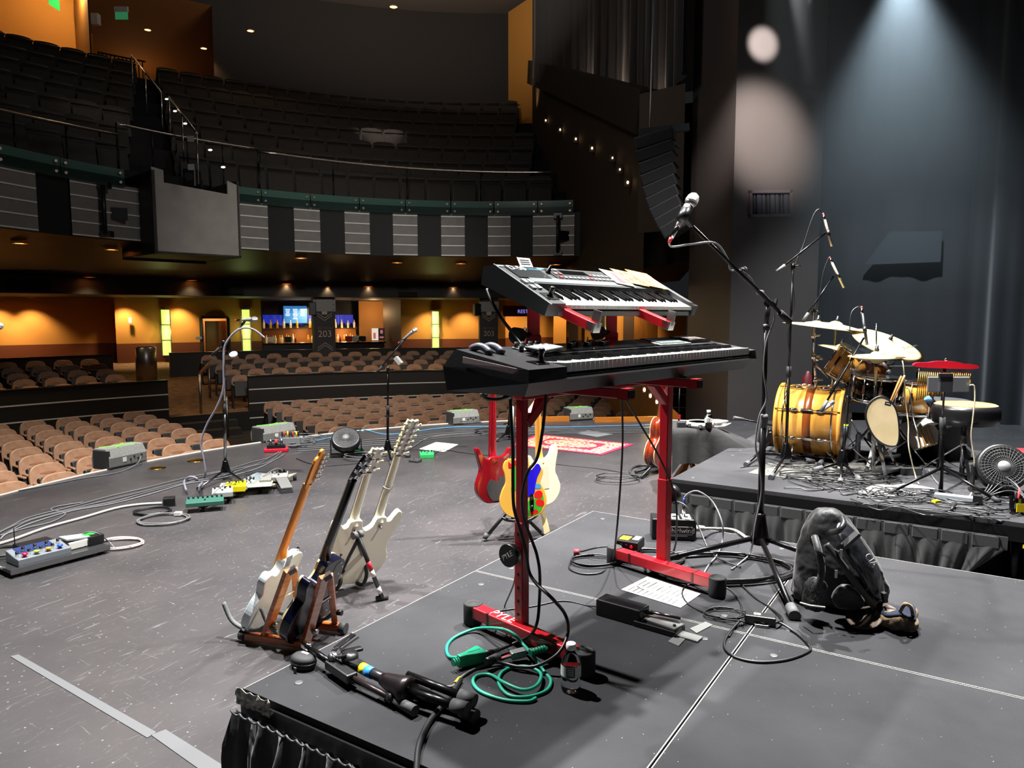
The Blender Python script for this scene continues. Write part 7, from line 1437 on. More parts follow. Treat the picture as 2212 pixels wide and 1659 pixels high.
pencil('cream pencil microphone on the lower boom over the cymbals', D(1795, 563, yb2 + .05), D(1823, 622, yb2), M('mic_cream', '#d8d2b0', .35, .5), None, ('thin cable looping from the cream pencil microphone down its boom', [(1788, 562, yb2 + .05), (1778, 590, yb2 + .03), (1770, 640, yb2), (1762, 690, yb2 - .03)]))
h3 = P(1818, 1020, RZ).y; mstand('short boom microphone stand in front of the hi-hat', (1818, 1020), [(1815, 1048), (1858, 1042), (1760, 1020)], [(1828, 930), (1832, 860)], 0, ((1775, 886, h3 - .1), (1866, 730, h3 + .05)))
pencil('dark pencil microphone angled down at the hi-hat', D(1862, 672, h3 + .08), D(1873, 745, h3 + .02), M('mic_dark', '#3a3c40', .35, .6), None, ('thin black cable arching from the hi-hat microphone', [(1850, 664, h3 + .08), (1838, 680, h3 + .05), (1836, 730, h3 + .02), (1842, 770, h3), (1835, 830, h3 - .03), (1828, 900, h3 - .04), (1822, 990, h3 - .05)]))
mstand('low straight microphone stand before the bass drum shell', (1792, 995), [(1770, 1008), (1825, 1006), (1790, 980)], [(1797, 920), (1800, 870)], 0, None)
h5 = P(1663, 975, RZ).y; mstand('low boom microphone stand left of the bass drum', (1663, 975), [(1612, 1008), (1700, 985), (1690, 940)], [(1663, 930)], 0, ((1587, 902, h5), (1692, 924, h5 + .05)))
for lb, a, b in (('dynamic microphone aimed at the snare drum rim', D(1838, 797, 5.4), D(1874, 816, 5.42)), ('dark dynamic microphone under the ride cymbal', D(1908, 783, 5.7), D(1922, 806, 5.7)), ('microphone pointing into the bass drum shell from its stand', D(1775, 888, 5.25), D(1800, 868, 5.25))):
    d = (b - a).normalized(); t = thing('microphone', lb, 'microphone', a); L_ = (b - a).length; T = to_z(a, d); obj('handle', MB().lathe([(.008, 0), (.012, L_ * .2), (.014, L_ * .7)], 14, T), M('mic_handle'), t, True); obj('grille', MB().lathe([(.014, L_ * .7), (.016, L_ * .75), (.016, L_), (.011, L_ * 1.05), (0, L_ * 1.06)], 14, T), M('mic_grille_grey', '#8a98a4', .35, .5), t, True)
# band markers on the short stand
for q0, q1, c in (((1828, 917), (1828, 922), '#e8d020'), ((1828, 922), (1828, 927), '#2f86d8')): q = D(*q0, h3); t = thing('tape_band', '%s tape band on the short boom stand' % ('yellow' if c == '#e8d020' else 'blue'), 'tape', q); obj('band', MB().cyl(q, D(*q1, h3), .0165, n=14), M('band' + c, c, .5), t, True)
# rug, papers, cables, fan, pens
paper('grey patterned rug edge under the drum kit', [(1616, 1022), (1660, 1000), (1960, 1000), (1900, 1048), (1760, 1040)], RZ, M('drum_rug', '#4a4946', .95, noise=(30, '#6a6a62', .45, .6)), name='drum_rug', cat='rug')
paper('white sheet of notes on the drum deck edge, left one', [(1850, 1064), (1890, 1046), (1945, 1050), (1935, 1072)], RZ + .004, lines=6); paper('white sheet of notes on the drum deck edge, right one', [(1908, 1052), (1960, 1044), (2020, 1056), (1975, 1068)], RZ + .006, lines=6)
rn = random.Random(12); CBL = [CABLE, M('cable_dark', '#242426', .45), M('cable_mid', '#39393b', .45)]
for i in range(20):
    x = rn.uniform(1690, 1800) if i < 9 else rn.uniform(1820, 1990); pts = []; y0 = rn.uniform(1030, 1058) if i < 9 else rn.uniform(1062, 1092); n = 9
    for j in range(n): xx = x + j * rn.uniform(26, 44) * (1 if i < 9 else 1.05); yy = y0 + (xx - x) * .10 + rn.uniform(-10, 10); pts.append((min(xx, 2290), yy, rn.uniform(0, .015)))
    fc('stage_cable', 'dark cable in the tangle along the front of the drum deck', pts, RZ, rn.uniform(.0032, .0048), CBL[i % 3], 5, group='tangle of cables on the drum deck')
for i in range(7): coil('stage_cable', 'looped dark cable in the heap before the drum kit', 1740 + 26 * i + rn.uniform(-8, 8), 1028 + rn.uniform(-6, 8) + 2 * i, RZ, rn.uniform(.08, .16), 2, .004, CBL[i % 2], .8, i, group='heap of looped cables before the drum kit', rise=.03)
for i in range(6): 
    x0 = 1600 + 16 * i; fc('stage_cable', 'thin dark cable trailing under the microphone stand feet at the left of the drum deck', [(x0, 1010 - 3 * i), (x0 + 50, 1004 + 2 * i), (x0 + 110, 1012 - 2 * i), (x0 + 170, 1022), (x0 + 230, 1030 + 2 * i)], RZ, .0038, CBL[i % 2], 5, group='trailing cables at the left of the drum deck')
for i in range(5): fc('stage_cable', 'dark cable arching beside the fan at the right picture edge', [(2070 + 8 * i, 1085), (2120 + 5 * i, 1070, .02), (2155 + 6 * i, 1020 + 10 * i, .14 - .02 * i), (2190 + 5 * i, 1040 + 8 * i, .10), (2225, 1090 + 6 * i, .01)], RZ, .0042, CBL[(i + 1) % 3], 6, group='cables arching beside the fan')
cable('sub_snake', 'thick black cable dropping over the drum riser edge', [P(2065, 1085, RZ + .012), P(2056, 1100, RZ + .015), D(2040, 1130, 4.35), D(2022, 1170, 4.33), D(2014, 1205, 4.33), D(2020, 1240, 4.33)], .0085)
q = P(2160, 1068, RZ); T = frame(q, x=Vector((.9, -.3, 0)), z=UP)
def fan(label, T, R, tilt, name='floor_fan'):
    t = thing(name, label, 'fan', mat=T); A_ = Matrix.Translation((0, 0, R * 1.15)) @ Matrix.Rotation(tilt, 4, 'X')
    obj('housing', MB().lathe([(R * .55, -R * .5), (R * .85, -R * .45), (R, -R * .2), (R, R * .25), (R * .95, R * .32), (R * .86, R * .32)], 36, A_), M('fan_black', '#19191b', .35), t)
    mb = MB()
    for r_ in (.3, .45, .6, .72, .84): mb.tube([A_ @ Vector((R * r_ * cos(q), R * r_ * sin(q), R * .33)) for q in [2 * pi * i / 30 for i in range(30)]], R * .012, 4, closed=True)
    for i in range(36): q = 2 * pi * i / 36; mb.tube([A_ @ Vector((R * .25 * cos(q), R * .25 * sin(q), R * .36)), A_ @ Vector((R * .9 * cos(q + .35), R * .9 * sin(q + .35), R * .32))], R * .012, 4, False)
    obj('grille', mb, M('fan_grille', '#4a4a4a', .4), t); obj('hub_cap', MB().lathe([(R * .25, R * .33), (R * .24, R * .38), (0, R * .4)], 24, A_), M('fan_hub', '#77777a', .35), t)
    mb = MB()
    for i in range(5): q = 2 * pi * i / 5; mb.add([A_ @ Vector((R * .15 * cos(q), R * .15 * sin(q), .02)), A_ @ Vector((R * .8 * cos(q - .3), R * .8 * sin(q - .3), -.02)), A_ @ Vector((R * .8 * cos(q + .4), R * .8 * sin(q + .4), .04)), A_ @ Vector((R * .15 * cos(q + .5), R * .15 * sin(q + .5), .03))], [(0, 1, 2, 3)])
    obj('blades', mb, M('fan_blade', '#2c2c2e', .4), t)
    for sx in (-1, 1): obj('bracket', MB().bar((sx * R * 1.06, 0, .01), (sx * R * 1.06, 0, R * 1.2), R * .08, R * .4, up=(0, 1, 0)), M('fan_black'), t)
    mb = MB(); mb.box((0, 0, .012), (R * 2.2, R * 1.1, .02)); obj('base', mb, M('fan_black'), t, bevel=.006); return t
fan('black floor fan on the drum deck at the right picture edge', T, .15, radians(66))
q = P(2195, 1110, RZ); t = thing('pen_pot', 'clear pot holding a red pen at the right picture edge', 'pot', q); obj('pot', MB().lathe([(.035, 0), (.038, .1), (.035, .1), (.032, .005)], 20), M('clear_plastic'), t); mb = MB(); mb.box((0, -.036, .045), (.05, .004, .05)); obj('yellow_label', mb, M('tag_yellow'), t); obj('red_pen', MB().cyl((0, 0, .01), (.01, 0, .15), .005), M('tape_red'), t); obj('black_pen', MB().cyl((.01, .01, .01), (-.012, 0, .13), .006), BLK, t)
q = P(2180, 1142, RZ); q = D(2196, 1125, 4.2); t = thing('tape_roll', 'white and yellow tape roll hanging at the right picture edge', 'tape roll', q); obj('roll', MB().tube([(.03 * cos(a), 0, .03 * sin(a)) for a in [2 * pi * i / 20 for i in range(20)]], .012, 8, closed=True), M('roll_white', '#e4e4d8', .5), t); obj('cord', MB().cyl((-.03, 0, -.0), (-.04, 0, -.14), .004), BLK, t)
q = P(2062, 1082, RZ); t = thing('power_strip', 'pale grey power strip among the drum deck cables', 'power strip', mat=frame(q, x=BD, z=UP)); mb = MB(); mb.box((0, 0, .02), (.22, .05, .035)); obj('case', mb, M('strip_grey', '#a9b2b8', .35, .3), t, bevel=.005); mb = MB(); mb.box((.12, -.02, .03), (.05, .04, .05)); obj('plug', mb, BLK, t)
q = P(2022, 1085, RZ + .01); t = thing('yellow_connector', 'yellow tag on the cables of the drum deck', 'tag', q); mb = MB(); mb.box((0, 0, .006), (.04, .03, .014), rz=.3); obj('tag', mb, M('tag_yellow'), t)
t = thing('red_case', 'red cushion edge beyond the drum deck at the right picture edge', 'cushion', D(2205, 976, 6.2)); obj('pad', MB().ball((0, 0, 0), .16, 16, sc=(1, .6, .18)), M('cushion_red', '#a8121c', .6), t); mb = MB(); mb.box((0, 0, -.33), (.3, .2, .6)); obj('base', mb, DK, t)
t = thing('wedge_block', 'small black rubber wedge on the drum deck', 'wedge', P(1965, 1025, RZ)); mb = MB().extr([(-.04, 0), (.04, 0), (.02, .05), (-.03, .05)], -.07, .07); obj('block', mb, RUBD, t)
# upstage: rail and bottle behind the kit
t = thing('keyboard_shelf', 'dark long shelf behind the drum kit', 'shelf', D(1960, 795, 7.2)); mb = MB(); a, b = D(1885, 796, 7.2), D(1985, 796, 7.0); mb.bar(a, b, .18, .05); obj('board', mb, M('shelf_dark', '#1c1d20', .4), t, True)
for q in (a, b): obj('leg', MB().cyl(Vector((q.x, q.y, 0)), q, .02), BLKM, t, True)
# wall plate and fire extinguisher glimpsed
t = thing('extinguisher', 'red cylinder glimpsed left of the cymbal stand', 'fire extinguisher', (D(1745, 800, 9.5).x, 9.5, 0)); z = D(1745, 815, 9.5).z; obj('tank', MB().lathe([(.06, z - .42), (.07, z - .40), (.07, z), (.03, z + .05), (.02, z + .08)], 18), M('ext_red', '#5a1218', .5), t); mb = MB(); mb.box((0, 0, (z - .42) / 2), (.2, .2, z - .42)); obj('stand', mb, DK, t)
# ================================================================== STAGE FLOOR, MONITORS, PEDALS, TABLE
# low wedge speakers along the stage lip, marked with green tape crosses
WG_ = M('monitor_grey', '#70716d', .55, noise=(60, '#7c7d79', .4, .6)); GT = M('green_tape', '#6fe03a', .5, emit=.12)
for i, (bl, br, h_, lb) in enumerate((((238, 1016), (318, 998), .21, 'leftmost grey lip speaker with a green tape cross'), ((570, 957), (640, 945), .19, 'grey lip speaker with green tape cross behind the red power strip'), ((980, 919), (1036, 914), .19, 'grey lip speaker with green tape cross left of the keyboards'), ((1232, 910), (1282, 907), .19, 'grey lip speaker with green tape cross under the keyboards'))):
    a, b = P(*bl, 0), P(*br, 0); L = (b - a).length; T = frame(a, x=b - a, z=UP); t = thing('lip_speaker', lb, 'speaker', mat=T, group='grey speakers on the stage lip')
    mb = MB().extr([(0, .02), (.0, h_ * .55), (.05, h_), (.22, h_ * .98), (.26, h_ * .5), (.25, 0), (.02, 0)], 0, L); obj('cabinet', mb, WG_, t, bevel=.006)
    mb = MB(); mb.box((.006, .12, h_ * .45), (.02, .22, h_ * .9)); obj('end_cheek', mb, M('cheek_dark', '#2c2c2c', .6), t)
    z = lambda y: h_ + (-.02 * h_) * (y - .05) / .17 + .002; mb = MB()
    mb.bar((L * .12, .21, z(.21)), (L * .82, .055, z(.055)), .025, .003); mb.bar((L * .3, .055, z(.055)), (L * .75, .21, z(.21)), .025, .003); obj('tape_cross', mb, GT, t)
    mb = MB(); mb.box((L * .39, .0, h_ * .38), (L * .1, .004, h_ * .22)); obj('white_badge', mb, WHT, t)
    for j in range(4): obj('socket', MB().cyl((L * (.55 + .1 * j), -.004, h_ * (.33 + .12 * (j % 2))), (L * (.55 + .1 * j), .004, h_ * (.33 + .12 * (j % 2))), .010, n=8), BLK, t)
fc('speaker_cable', 'grey cable from the leftmost lip speaker running along the stage lip', [(305, 985, .08), (298, 1000, .03), (275, 1014), (240, 1024), (180, 1033), (120, 1045), (40, 1060)], 0, .006, CABG)
# brass floor pockets
BRS = M('brass_plate', '#c8963c', .25, 1., noise=(20, '#8a6428', .4, .6))
for i, (x, y, r) in enumerate(((340, 1011, .085), (424, 995, .095), (1098, 916, .08))):
    t = thing('floor_pocket', 'round brass floor pocket plate, %s' % ['left of a pair by the lip', 'right of a pair by the lip', 'beyond the red guitar'][i], 'floor plate', P(x, y, 0)); obj('plate', MB().lathe([(r, 0), (r, .004), (r * .8, .006), (0, .006)], 28), BRS, t)
# tape strips on the stage floor
for i, ps in enumerate(([(22, 1418), (40, 1414), (338, 1582), (318, 1594)], [(326, 1588), (358, 1576), (540, 1690), (470, 1690)])): paper('long grey tape strip on the stage floor, %s piece' % ('thin far' if i == 0 else 'wide near'), ps, 0, M('floor_tape', '#545557', .6), name='tape_strip', cat='tape')
paper('pale sheet on the stage under the curved pedal board', [(520, 1038), (555, 1020), (615, 1030), (590, 1050)], 0, M('grey_sheet', '#77787a', .6)); paper('white sheet of paper left of the green pedal', [(905, 970), (942, 955), (990, 960), (960, 976)], 0)
paper('grey square marker on the stage beyond the rug', [(1245, 936), (1270, 930), (1325, 938), (1290, 944)], 0, M('grey_sheet'), name='floor_marker', cat='marker')
# red patterned rug
rp = [(1105, 962), (1160, 938), (1370, 960), (1300, 983)]; rugc = [P(x, y, .003) for x, y in rp]
t = thing('stage_rug', 'red and cream patterned rug on the stage beyond the guitars', 'rug', rugc[0]); bl_ = lambda u, v: rugc[0].lerp(rugc[1], v).lerp(rugc[3].lerp(rugc[2], v), u)
RUGM = lambda n, c, c2: M(n, c, .95, noise=(26, c2, .45, .55))
def patch(u0, u1, v0, v1, dz): mb = MB(); mb.add([bl_(u, v) + UP * d for d in (0, dz) for u, v in ((u0, v0), (u1, v0), (u1, v1), (u0, v1))], [(0, 1, 2, 3), (7, 6, 5, 4), (0, 4, 5, 1), (1, 5, 6, 2), (2, 6, 7, 3), (3, 7, 4, 0)]); return mb
obj('red_border', patch(0, 1, 0, 1, .004), M('rug_red', '#b01840', .95), t, True); obj('cream_field', patch(.04, .96, .06, .94, .005), RUGM('rug_cream', '#d8b078', '#b8405a'), t, True); obj('red_field', patch(.2, .8, .22, .78, .006), M('rug_red2', '#a0143a', .95), t, True)
mb = MB(); mb.add([bl_(.5 + .27 * cos(q), .5 + .25 * sin(q)) + UP * .008 for q in [2 * pi * i / 24 for i in range(24)]], [tuple(range(24))]); obj('medallion', mb, RUGM('rug_cream'  , '#d8b078', '#b8405a'), t, True)
# vocal stands downstage
def vstand(label, mlabel, hubpx, feet, top, boom, mic, mat=BLKM, chrome=False):
    h = P(*hubpx, 0) + UP * .07; t = thing('microphone_stand', label, 'microphone stand', (h.x, h.y, 0)); m = M('pole_chrome', '#9a9a9c', .2, 1.) if chrome else mat
    tripod(t, h, [P(*f, .018) for f in feet], hh=.11, mat=m); mid, tp = h.lerp(D(*top, h.y), .5), D(*top, h.y); obj('lower_pole', MB().cyl(h + UP * .09, mid, .014), m, t, True); obj('upper_pole', MB().cyl(mid, tp, .010), m, t, True); obj('height_clutch', MB().cyl(mid - UP * .05, mid + UP * .05, .018), RUBD, t, True)
    a, b = D(boom[0], boom[1], h.y), D(boom[2], boom[3], h.y + .05); obj('boom', MB().cyl(a, b, .008), m, t, True); d = (b - a).normalized(); obj('counterweight', MB().cyl(a, a + d * .1, .014), RUBD, t, True); mb = MB().cyl(tp - UP * .03, tp + UP * .03, .018); mb.cyl(tp, tp + Vector((.06, -.03, 0)), .008); obj('clamp', mb, BLKM, t, True)
    p0, p1 = D(mic[0], mic[1], h.y + .06), D(mic[2], mic[3], h.y + .02); d = (p1 - p0).normalized(); mc = thing('microphone', mlabel, 'microphone', p0); mic_body(mc, to_z(p0 + d * .06, d), None, max(.09, (p1 - p0).length - .08)); q = p0.lerp(p1, .55); obj('mic_clip', MB().cyl(q, b, .012), BLK, t, True)
    return t, h
t, h = vstand('chrome microphone stand with a clear tube clamped to it, left on the stage', 'ball head microphone on the stand with the clear tube', (488, 1035), [(430, 1055), (545, 1052), (500, 1018)], (483, 742), (458, 768, 523, 702), (510, 692, 548, 690), chrome=True)
TUB = M('clear_tube', '#c9c8dd', .15, trans=.55, ior=1.2)
cable('talk_tube', 'clear plastic tube rising from the curved pedal board along the chrome stand', [P(430, 1050, .12), D(438, 1040, h.y), D(444, 1020, h.y), D(440, 990, h.y), D(434, 955, h.y), D(448, 915, h.y), D(468, 880, h.y - .02), D(482, 840, h.y - .03), D(483, 790, h.y - .03), D(484, 755, h.y - .03), D(492, 735, h.y - .03), D(510, 715, h.y - .02), D(530, 708, h.y), D(550, 713, h.y), D(572, 730, h.y)], .0095, TUB, 'tube', n=10)
cable('talk_tube', 'loop of clear plastic tube standing on the curved pedal board', [P(402, 1058, .05), D(398, 1040, h.y - .1), D(410, 1030, h.y - .1), D(425, 1034, h.y - .1), D(430, 1050, h.y - .1), P(430, 1058, .08)], .0095, TUB, 'tube', n=10)
q = D(505, 767, h.y - .05); t = thing('cup_holder', 'small white disc clipped to the chrome microphone stand', 'holder', q); obj('disc', MB().cyl((0, 0, 0), (.0, -.01, .012), .036, n=18), WHT, t); obj('arm', MB().tube([(0, 0, 0), (-.05, .02, -.02), (-.07, .04, .06), (-.08, .04, .1)], .006, 6), BLKM, t)
vstand('black boom microphone stand behind the fan', 'ball head microphone on the black stand behind the fan', (838, 985), [(883, 985), (846, 1003), (806, 975)], (838, 798), (813, 806, 877, 730), (862, 740, 895, 714))
q = D(855, 772, P(838, 985).y - .05); t = thing('clip_light', 'grey clip hanging on the black stand behind the fan', 'clip', q); mb = MB(); mb.bar((0, 0, 0), (.06, -.02, -.07), .06, .04); obj('clip', mb, M('clip_grey', '#9a9a96', .4), t)
h2 = P(1098, 940).y; vstand('far black microphone stand beyond the red guitar', 'microphone on the far stand beyond the keyboards', (1098, 950), [(1070, 952), (1128, 952), (1100, 942)], (1113, 760), (1100, 775, 1136, 716), (1128, 712, 1148, 702))
q = D(-6, 703, 4.6); mc = thing('microphone', 'ball head microphone at the left picture edge', 'microphone', q); mic_body(mc, to_z(q + Vector((-.17, .05, -.03)), Vector((.95, -.2, .15))), None, .14); obj('gooseneck', MB().tube(spl([q + Vector((-.19, .05, -.03)), q + Vector((-.25, .1, -.2)), Vector((q.x - .3, q.y + .1, .03))], 6), .008, 8), BLKM, mc, True); obj('foot', MB().lathe([(.12, 0), (.12, .02), (.02, .035), (0, .035)], 24, Matrix.Translation((q.x - .3, q.y + .1, 0))), BLKM, mc, True)
h4 = P(1462, 935).y; t = thing('microphone_stand', 'black stand with a red clip behind the cloth covered table', 'microphone stand', P(1465, 905, 0)); tp = D(1478, 835, h4 + .6); bs = P(1466, 925, 0); obj('pole', MB().cyl(bs, Vector((bs.x, bs.y, tp.z)), .011), BLKM, t, True); obj('foot', MB().lathe([(.13, 0), (.13, .02), (.02, .03), (0, .03)], 24, Matrix.Translation(bs)), BLKM, t, True); mb = MB(); z = D(1468, 900, bs.y).z; mb.box((bs.x, bs.y - .02, z), (.03, .03, .06)); obj('red_clip', mb, M('clip_red', '#c8202c', .4), t, True)
# floor fan
fan('small round grey floor fan pointing up on the stage', frame(P(748, 985, 0), x=Vector((.95, .2, 0)), z=UP), .155, radians(42))
# foot pedals and boards
def pedal(label, q, rz, dims, mat, knobs=3, name='effects_pedal', sw=True, par=None):
    t = thing(name, label, 'pedal', q, rz); x, y, z = dims; mb = MB().extr([(-y / 2, 0), (y / 2, 0), (y / 2, z), (-y / 2, z * .7)], -x / 2, x / 2); obj('case', mb, mat, t, bevel=.004)
    for i in range(knobs): cx_ = -x / 2 + x * (i + .5) / knobs; obj('knob', MB().cyl((cx_, y * .25, z * .9), (cx_, y * .25, z + .014), min(.008, x / knobs * .35), n=10), BLK, t)
    if sw: obj('footswitch', MB().cyl((0, -y * .25, z * .7), (0, -y * .25, z * .85 + .012), .008, n=10), CHR, t)
    return t
EM_ = M('pedal_green', '#35c060', .35); pedal('bright green pedal on the stage right of the tripod foot', P(922, 988, 0), .2, (.15, .12, .06), EM_, 4); t = pedal('small dark switch pedal left of the green one', P(897, 998, 0), -.5, (.12, .08, .035), M('dark_grey', '#3a3a3c', .5), 0)
pedal('dark green pedal half hidden behind the fan', P(772, 980, 0), .1, (.14, .12, .05), M('pedal_dgreen', '#14603c', .35), 3)
def wah(label, a, b, w, mat, lift=.05):
    d = b - a; L = d.length; T = frame(a, x=d, z=UP); t = thing('rocker_pedal', label, 'pedal', mat=T); mb = MB().extr([(-w / 2, 0), (w / 2, 0), (w / 2, .035), (-w / 2, .035)], 0, L); obj('base', mb, mat, t, bevel=.004)
    mb = MB(); mb.add([(0, -w / 2, .045 + lift), (0, w / 2, .045 + lift), (L, w / 2, .04), (L, -w / 2, .04), (0, -w / 2, .06 + lift), (0, w / 2, .06 + lift), (L, w / 2, .055), (L, -w / 2, .055)], [(3, 2, 1, 0), (4, 5, 6, 7), (0, 1, 5, 4), (1, 2, 6, 5), (2, 3, 7, 6), (3, 0, 4, 7)]); obj('treadle', mb, M('treadle_grey', '#5c5c5a', .6), t, bevel=.003); return t
wah('grey rocker pedal at the right end of the curved pedal board', P(602, 1046, 0), P(620, 1066, 0), .10, M('pedal_steel', '#48484a', .4, .4), .06)
# long pedal board at the left edge
a, b = P(22, 1250, 0), P(236, 1193, 0); d = (b - a); L = d.length; T = frame(a, x=d, z=UP); T[2][3] = 0
t = thing('pedal_board', 'long low dark pedal board at the left picture edge', 'pedal board', mat=T); mb = MB(); mb.box((L / 2, .16, .04), (L, .34, .022)); obj('deck', mb, M('board_steel', '#3c3e3e', .35, .6), t, bevel=.004); mb = MB(); mb.box((L / 2, -.012, .04), (L, .012, .034)); obj('front_rail', mb, STL, t)
for x in (.07, L * .5, L - .09):
    for y in (.02, .3): obj('rubber_foot', MB().cyl((x, y, 0), (x, y, .03), .018, n=12), RUB, t)
obj('carry_handle', MB().tube([(-.0, .06, .05), (-.035, .06, .07), (-.035, .2, .07), (0, .2, .05)], .009, 8), M('handle_alloy', '#b8b8b4', .3, .8), t)
zb = .052; W_ = L * .52; c_ = thing('switch_controller', 'grey foot controller with red, green, orange and blue buttons on the left board', 'pedal', mat=T @ Matrix.Translation((.05, .005, zb)))
mb = MB().extr([(0, 0), (.17, 0), (.17, .075), (.05, .05), (0, .045)], 0, W_); obj('case', mb, M('ctrl_grey', '#8d949c', .35, .6), c_, bevel=.004); mb = MB().extr([(.08, .0575), (.165, .075), (.165, .077), (.08, .0595)], W_ * .12, W_ * .8); obj('display_strip', mb, M('ctrl_blue', '#26345a', .2), c_)
for i, cc in enumerate(('#d01838', '#b0c040', '#d89030', '#2050c8')):
    x = W_ * (.16 + .22 * i); obj('switch_cap', MB().lathe([(.008, .045), (.010, .058), (.017, .062), (.017, .070), (0, .072)], 14, Matrix.Translation((x, .028, 0))), M('cap' + cc, cc, .35), c_); obj('footswitch', MB().cyl((x - .03, .06, .05), (x - .03, .06, .08), .009, n=10), CHR, c_)
    obj('rear_switch', MB().cyl((x + .02, .10, .06), (x + .02, .10, .09), .009, n=10), CHR, c_)
pd = thing('expression_pedal', 'white pedal with a grey treadle in the middle of the left board', 'pedal', mat=T @ Matrix.Translation((L * .64, .08, zb))); mb = MB(); mb.box((.07, .06, .025), (.14, .12, .05)); obj('case', mb, WHT, pd, bevel=.006); mb = MB(); mb.box((.065, .06, .062), (.15, .11, .014), R=Matrix.Rotation(.12, 3, 'Y')); obj('treadle', mb, M('treadle_pale', '#9aa0a0', .3), pd, bevel=.003)
pd = thing('tuner_pedal', 'black tuner with a green display at the right end of the left board', 'pedal', mat=T @ Matrix.Translation((L * .84, .07, zb))); mb = MB(); mb.box((.05, .06, .03), (.1, .13, .06)); obj('case', mb, BLK, pd, bevel=.004); mb = MB(); mb.box((.03, .07, .0615), (.07, .05, .003)); obj('display', mb, M('lcd_green', '#30c040', .3, emit=.4), pd)
pd = thing('wireless_unit', 'black wireless receiver with a thin aerial behind the left controller', 'receiver', mat=T @ Matrix.Translation((.16, .22, zb))); mb = MB(); mb.box((.09, .05, .03), (.2, .12, .06)); obj('case', mb, BLK, pd, bevel=.004); obj('aerial', MB().cyl((.0, .1, .02), (.0, .1, .17), .003, n=6), BLKM, pd)
pd = thing('sticker_tin', 'rainbow coloured tag between the pedals of the left board', 'tag', mat=T @ Matrix.Translation((L * .5, .25, zb)))
for i, cc in enumerate(('#40c0b0', '#e0b040', '#e04050')): mb = MB(); mb.box((.03 * i, 0, .008), (.03, .05, .016)); obj('colour_band', mb, M('tin' + cc, cc, .5), pd)
coil('instrument_cable', 'grey cable coiled at the right end of the left pedal board', 252, 1178, 0, .12, 4, .006, M('cable_pinkish', '#a89a98', .5), .3, 2); fc('patch_cable', 'grey patch cable arching over the left pedal board', [(170, 1165, .06), (185, 1150, .12), (210, 1152, .12), (235, 1170, .03), (248, 1185)], 0, .005, CABG); coil('instrument_cable', 'dark cable heaped at the far left edge of the board', 8, 1195, .06, .10, 3, .005, CABLE, .3, 4)
# curved pedal board with many pedals
path = [P(x, y, 0) for x, y in ((430, 1108), (480, 1086), (530, 1070), (588, 1058))]; pc_ = spl(path, 6); back_ = Vector((.25, .97, 0)) * .42
t = thing('pedal_board', 'curved pale pedal board crowded with pedals under the chrome stand', 'pedal board', path[0]); mb = MB(); n = len(pc_); mb.grid(lambda u, v: pc_[round(u * (n - 1))] + back_ * v + UP * (.035 + .03 * v), n - 1, 1, 0, False); obj('deck', mb, M('board_cream', '#9a957c', .6), t, True, solid=.014)
mb = MB().tube([p + UP * .03 for p in pc_], .012, 6); obj('front_edge', mb, RUBD, t, True)
for i in (0, n // 2, n - 1): obj('rubber_foot', MB().cyl(pc_[i] + back_ * .1, pc_[i] + back_ * .1 + UP * .03, .016), RUBD, t, True); obj('rear_foot', MB().cyl(pc_[i] + back_ * .9, pc_[i] + back_ * .9 + UP * .06, .016), RUBD, t, True)
def onb(u, v, dz=0.): return spl(path, 20)[min(60, int(u * 60))] + back_ * v + UP * (.045 + .03 * v + dz)
for (u, v, dm, c, k, lb) in ((.05, .12, (.28, .14, .05), '#2e5a4e', 8, 'long green delay pedal at the front left of the curved board'), (.25, .28, (.12, .09, .06), '#c01828', 4, 'red pedal with scribbles on the curved board'), (.36, .42, (.16, .11, .07), '#e0d000', 3, 'yellow pedal on the curved board'), (.08, .62, (.16, .12, .06), '#a2a6a2', 4, 'pale grey pedal under the clear tube'), (.48, .38, (.09, .11, .05), '#a8a890', 3, 'cream pedal right of the yellow one'), (.58, .42, (.09, .10, .06), '#8a9488', 3, 'grey green pedal on the curved board'), (.66, .25, (.08, .11, .05), '#98a8a0', 2, 'small pale pedal at the board front'), (.78, .45, (.10, .20, .06), '#7a7a74', 0, 'grey volume pedal on the curved board'), (.93, .45, (.16, .16, .06), '#84847e', 4, 'silver pedal at the right end of the curved board'), (.34, .80, (.44, .20, .012), '#a9a48a', 0, 'perforated cream plate at the back of the curved board')):
    pedal(lb, onb(u, v), .35 if u < .3 else .25, dm, M('ped' + c, c, .4), k, sw=k > 0)
for i, (u0, v0, u1, v1) in enumerate(((.05, .3, .3, .5), (.3, .6, .55, .55), (.5, .6, .75, .3), (.7, .55, .95, .6), (.1, .75, .0, 1.3))): cable('patch_cable', 'short grey patch cable across the curved pedal board, %s from the left' % ordw(i + 1), [onb(u0, v0, .05), onb((u0 + u1) / 2, (v0 + v1) / 2 + .1, .09), onb(u1, v1, .05) if v1 < 1 else onb(u1, v1, -.06)], .004, [CABG, CABLE, M('cable_blue', '#5a9cc4', .45)][i % 3], 'cable', 6, 'patch cables on the curved board')
q = onb(.90, .62); t = thing('glass_jar', 'small clear glass on the curved pedal board', 'glass', q); obj('glass', MB().lathe([(.03, 0), (.032, .07), (.029, .07), (.027, .006), (0, .006)], 18), M('clear_plastic'), t)
q = P(366, 1092, 0); t = thing('power_brick', 'black power plug box with a white cable left of the curved board', 'power adapter', q, .4); mb = MB(); mb.box((0, 0, .035), (.09, .09, .07)); obj('case', mb, BLK, t, bevel=.006)
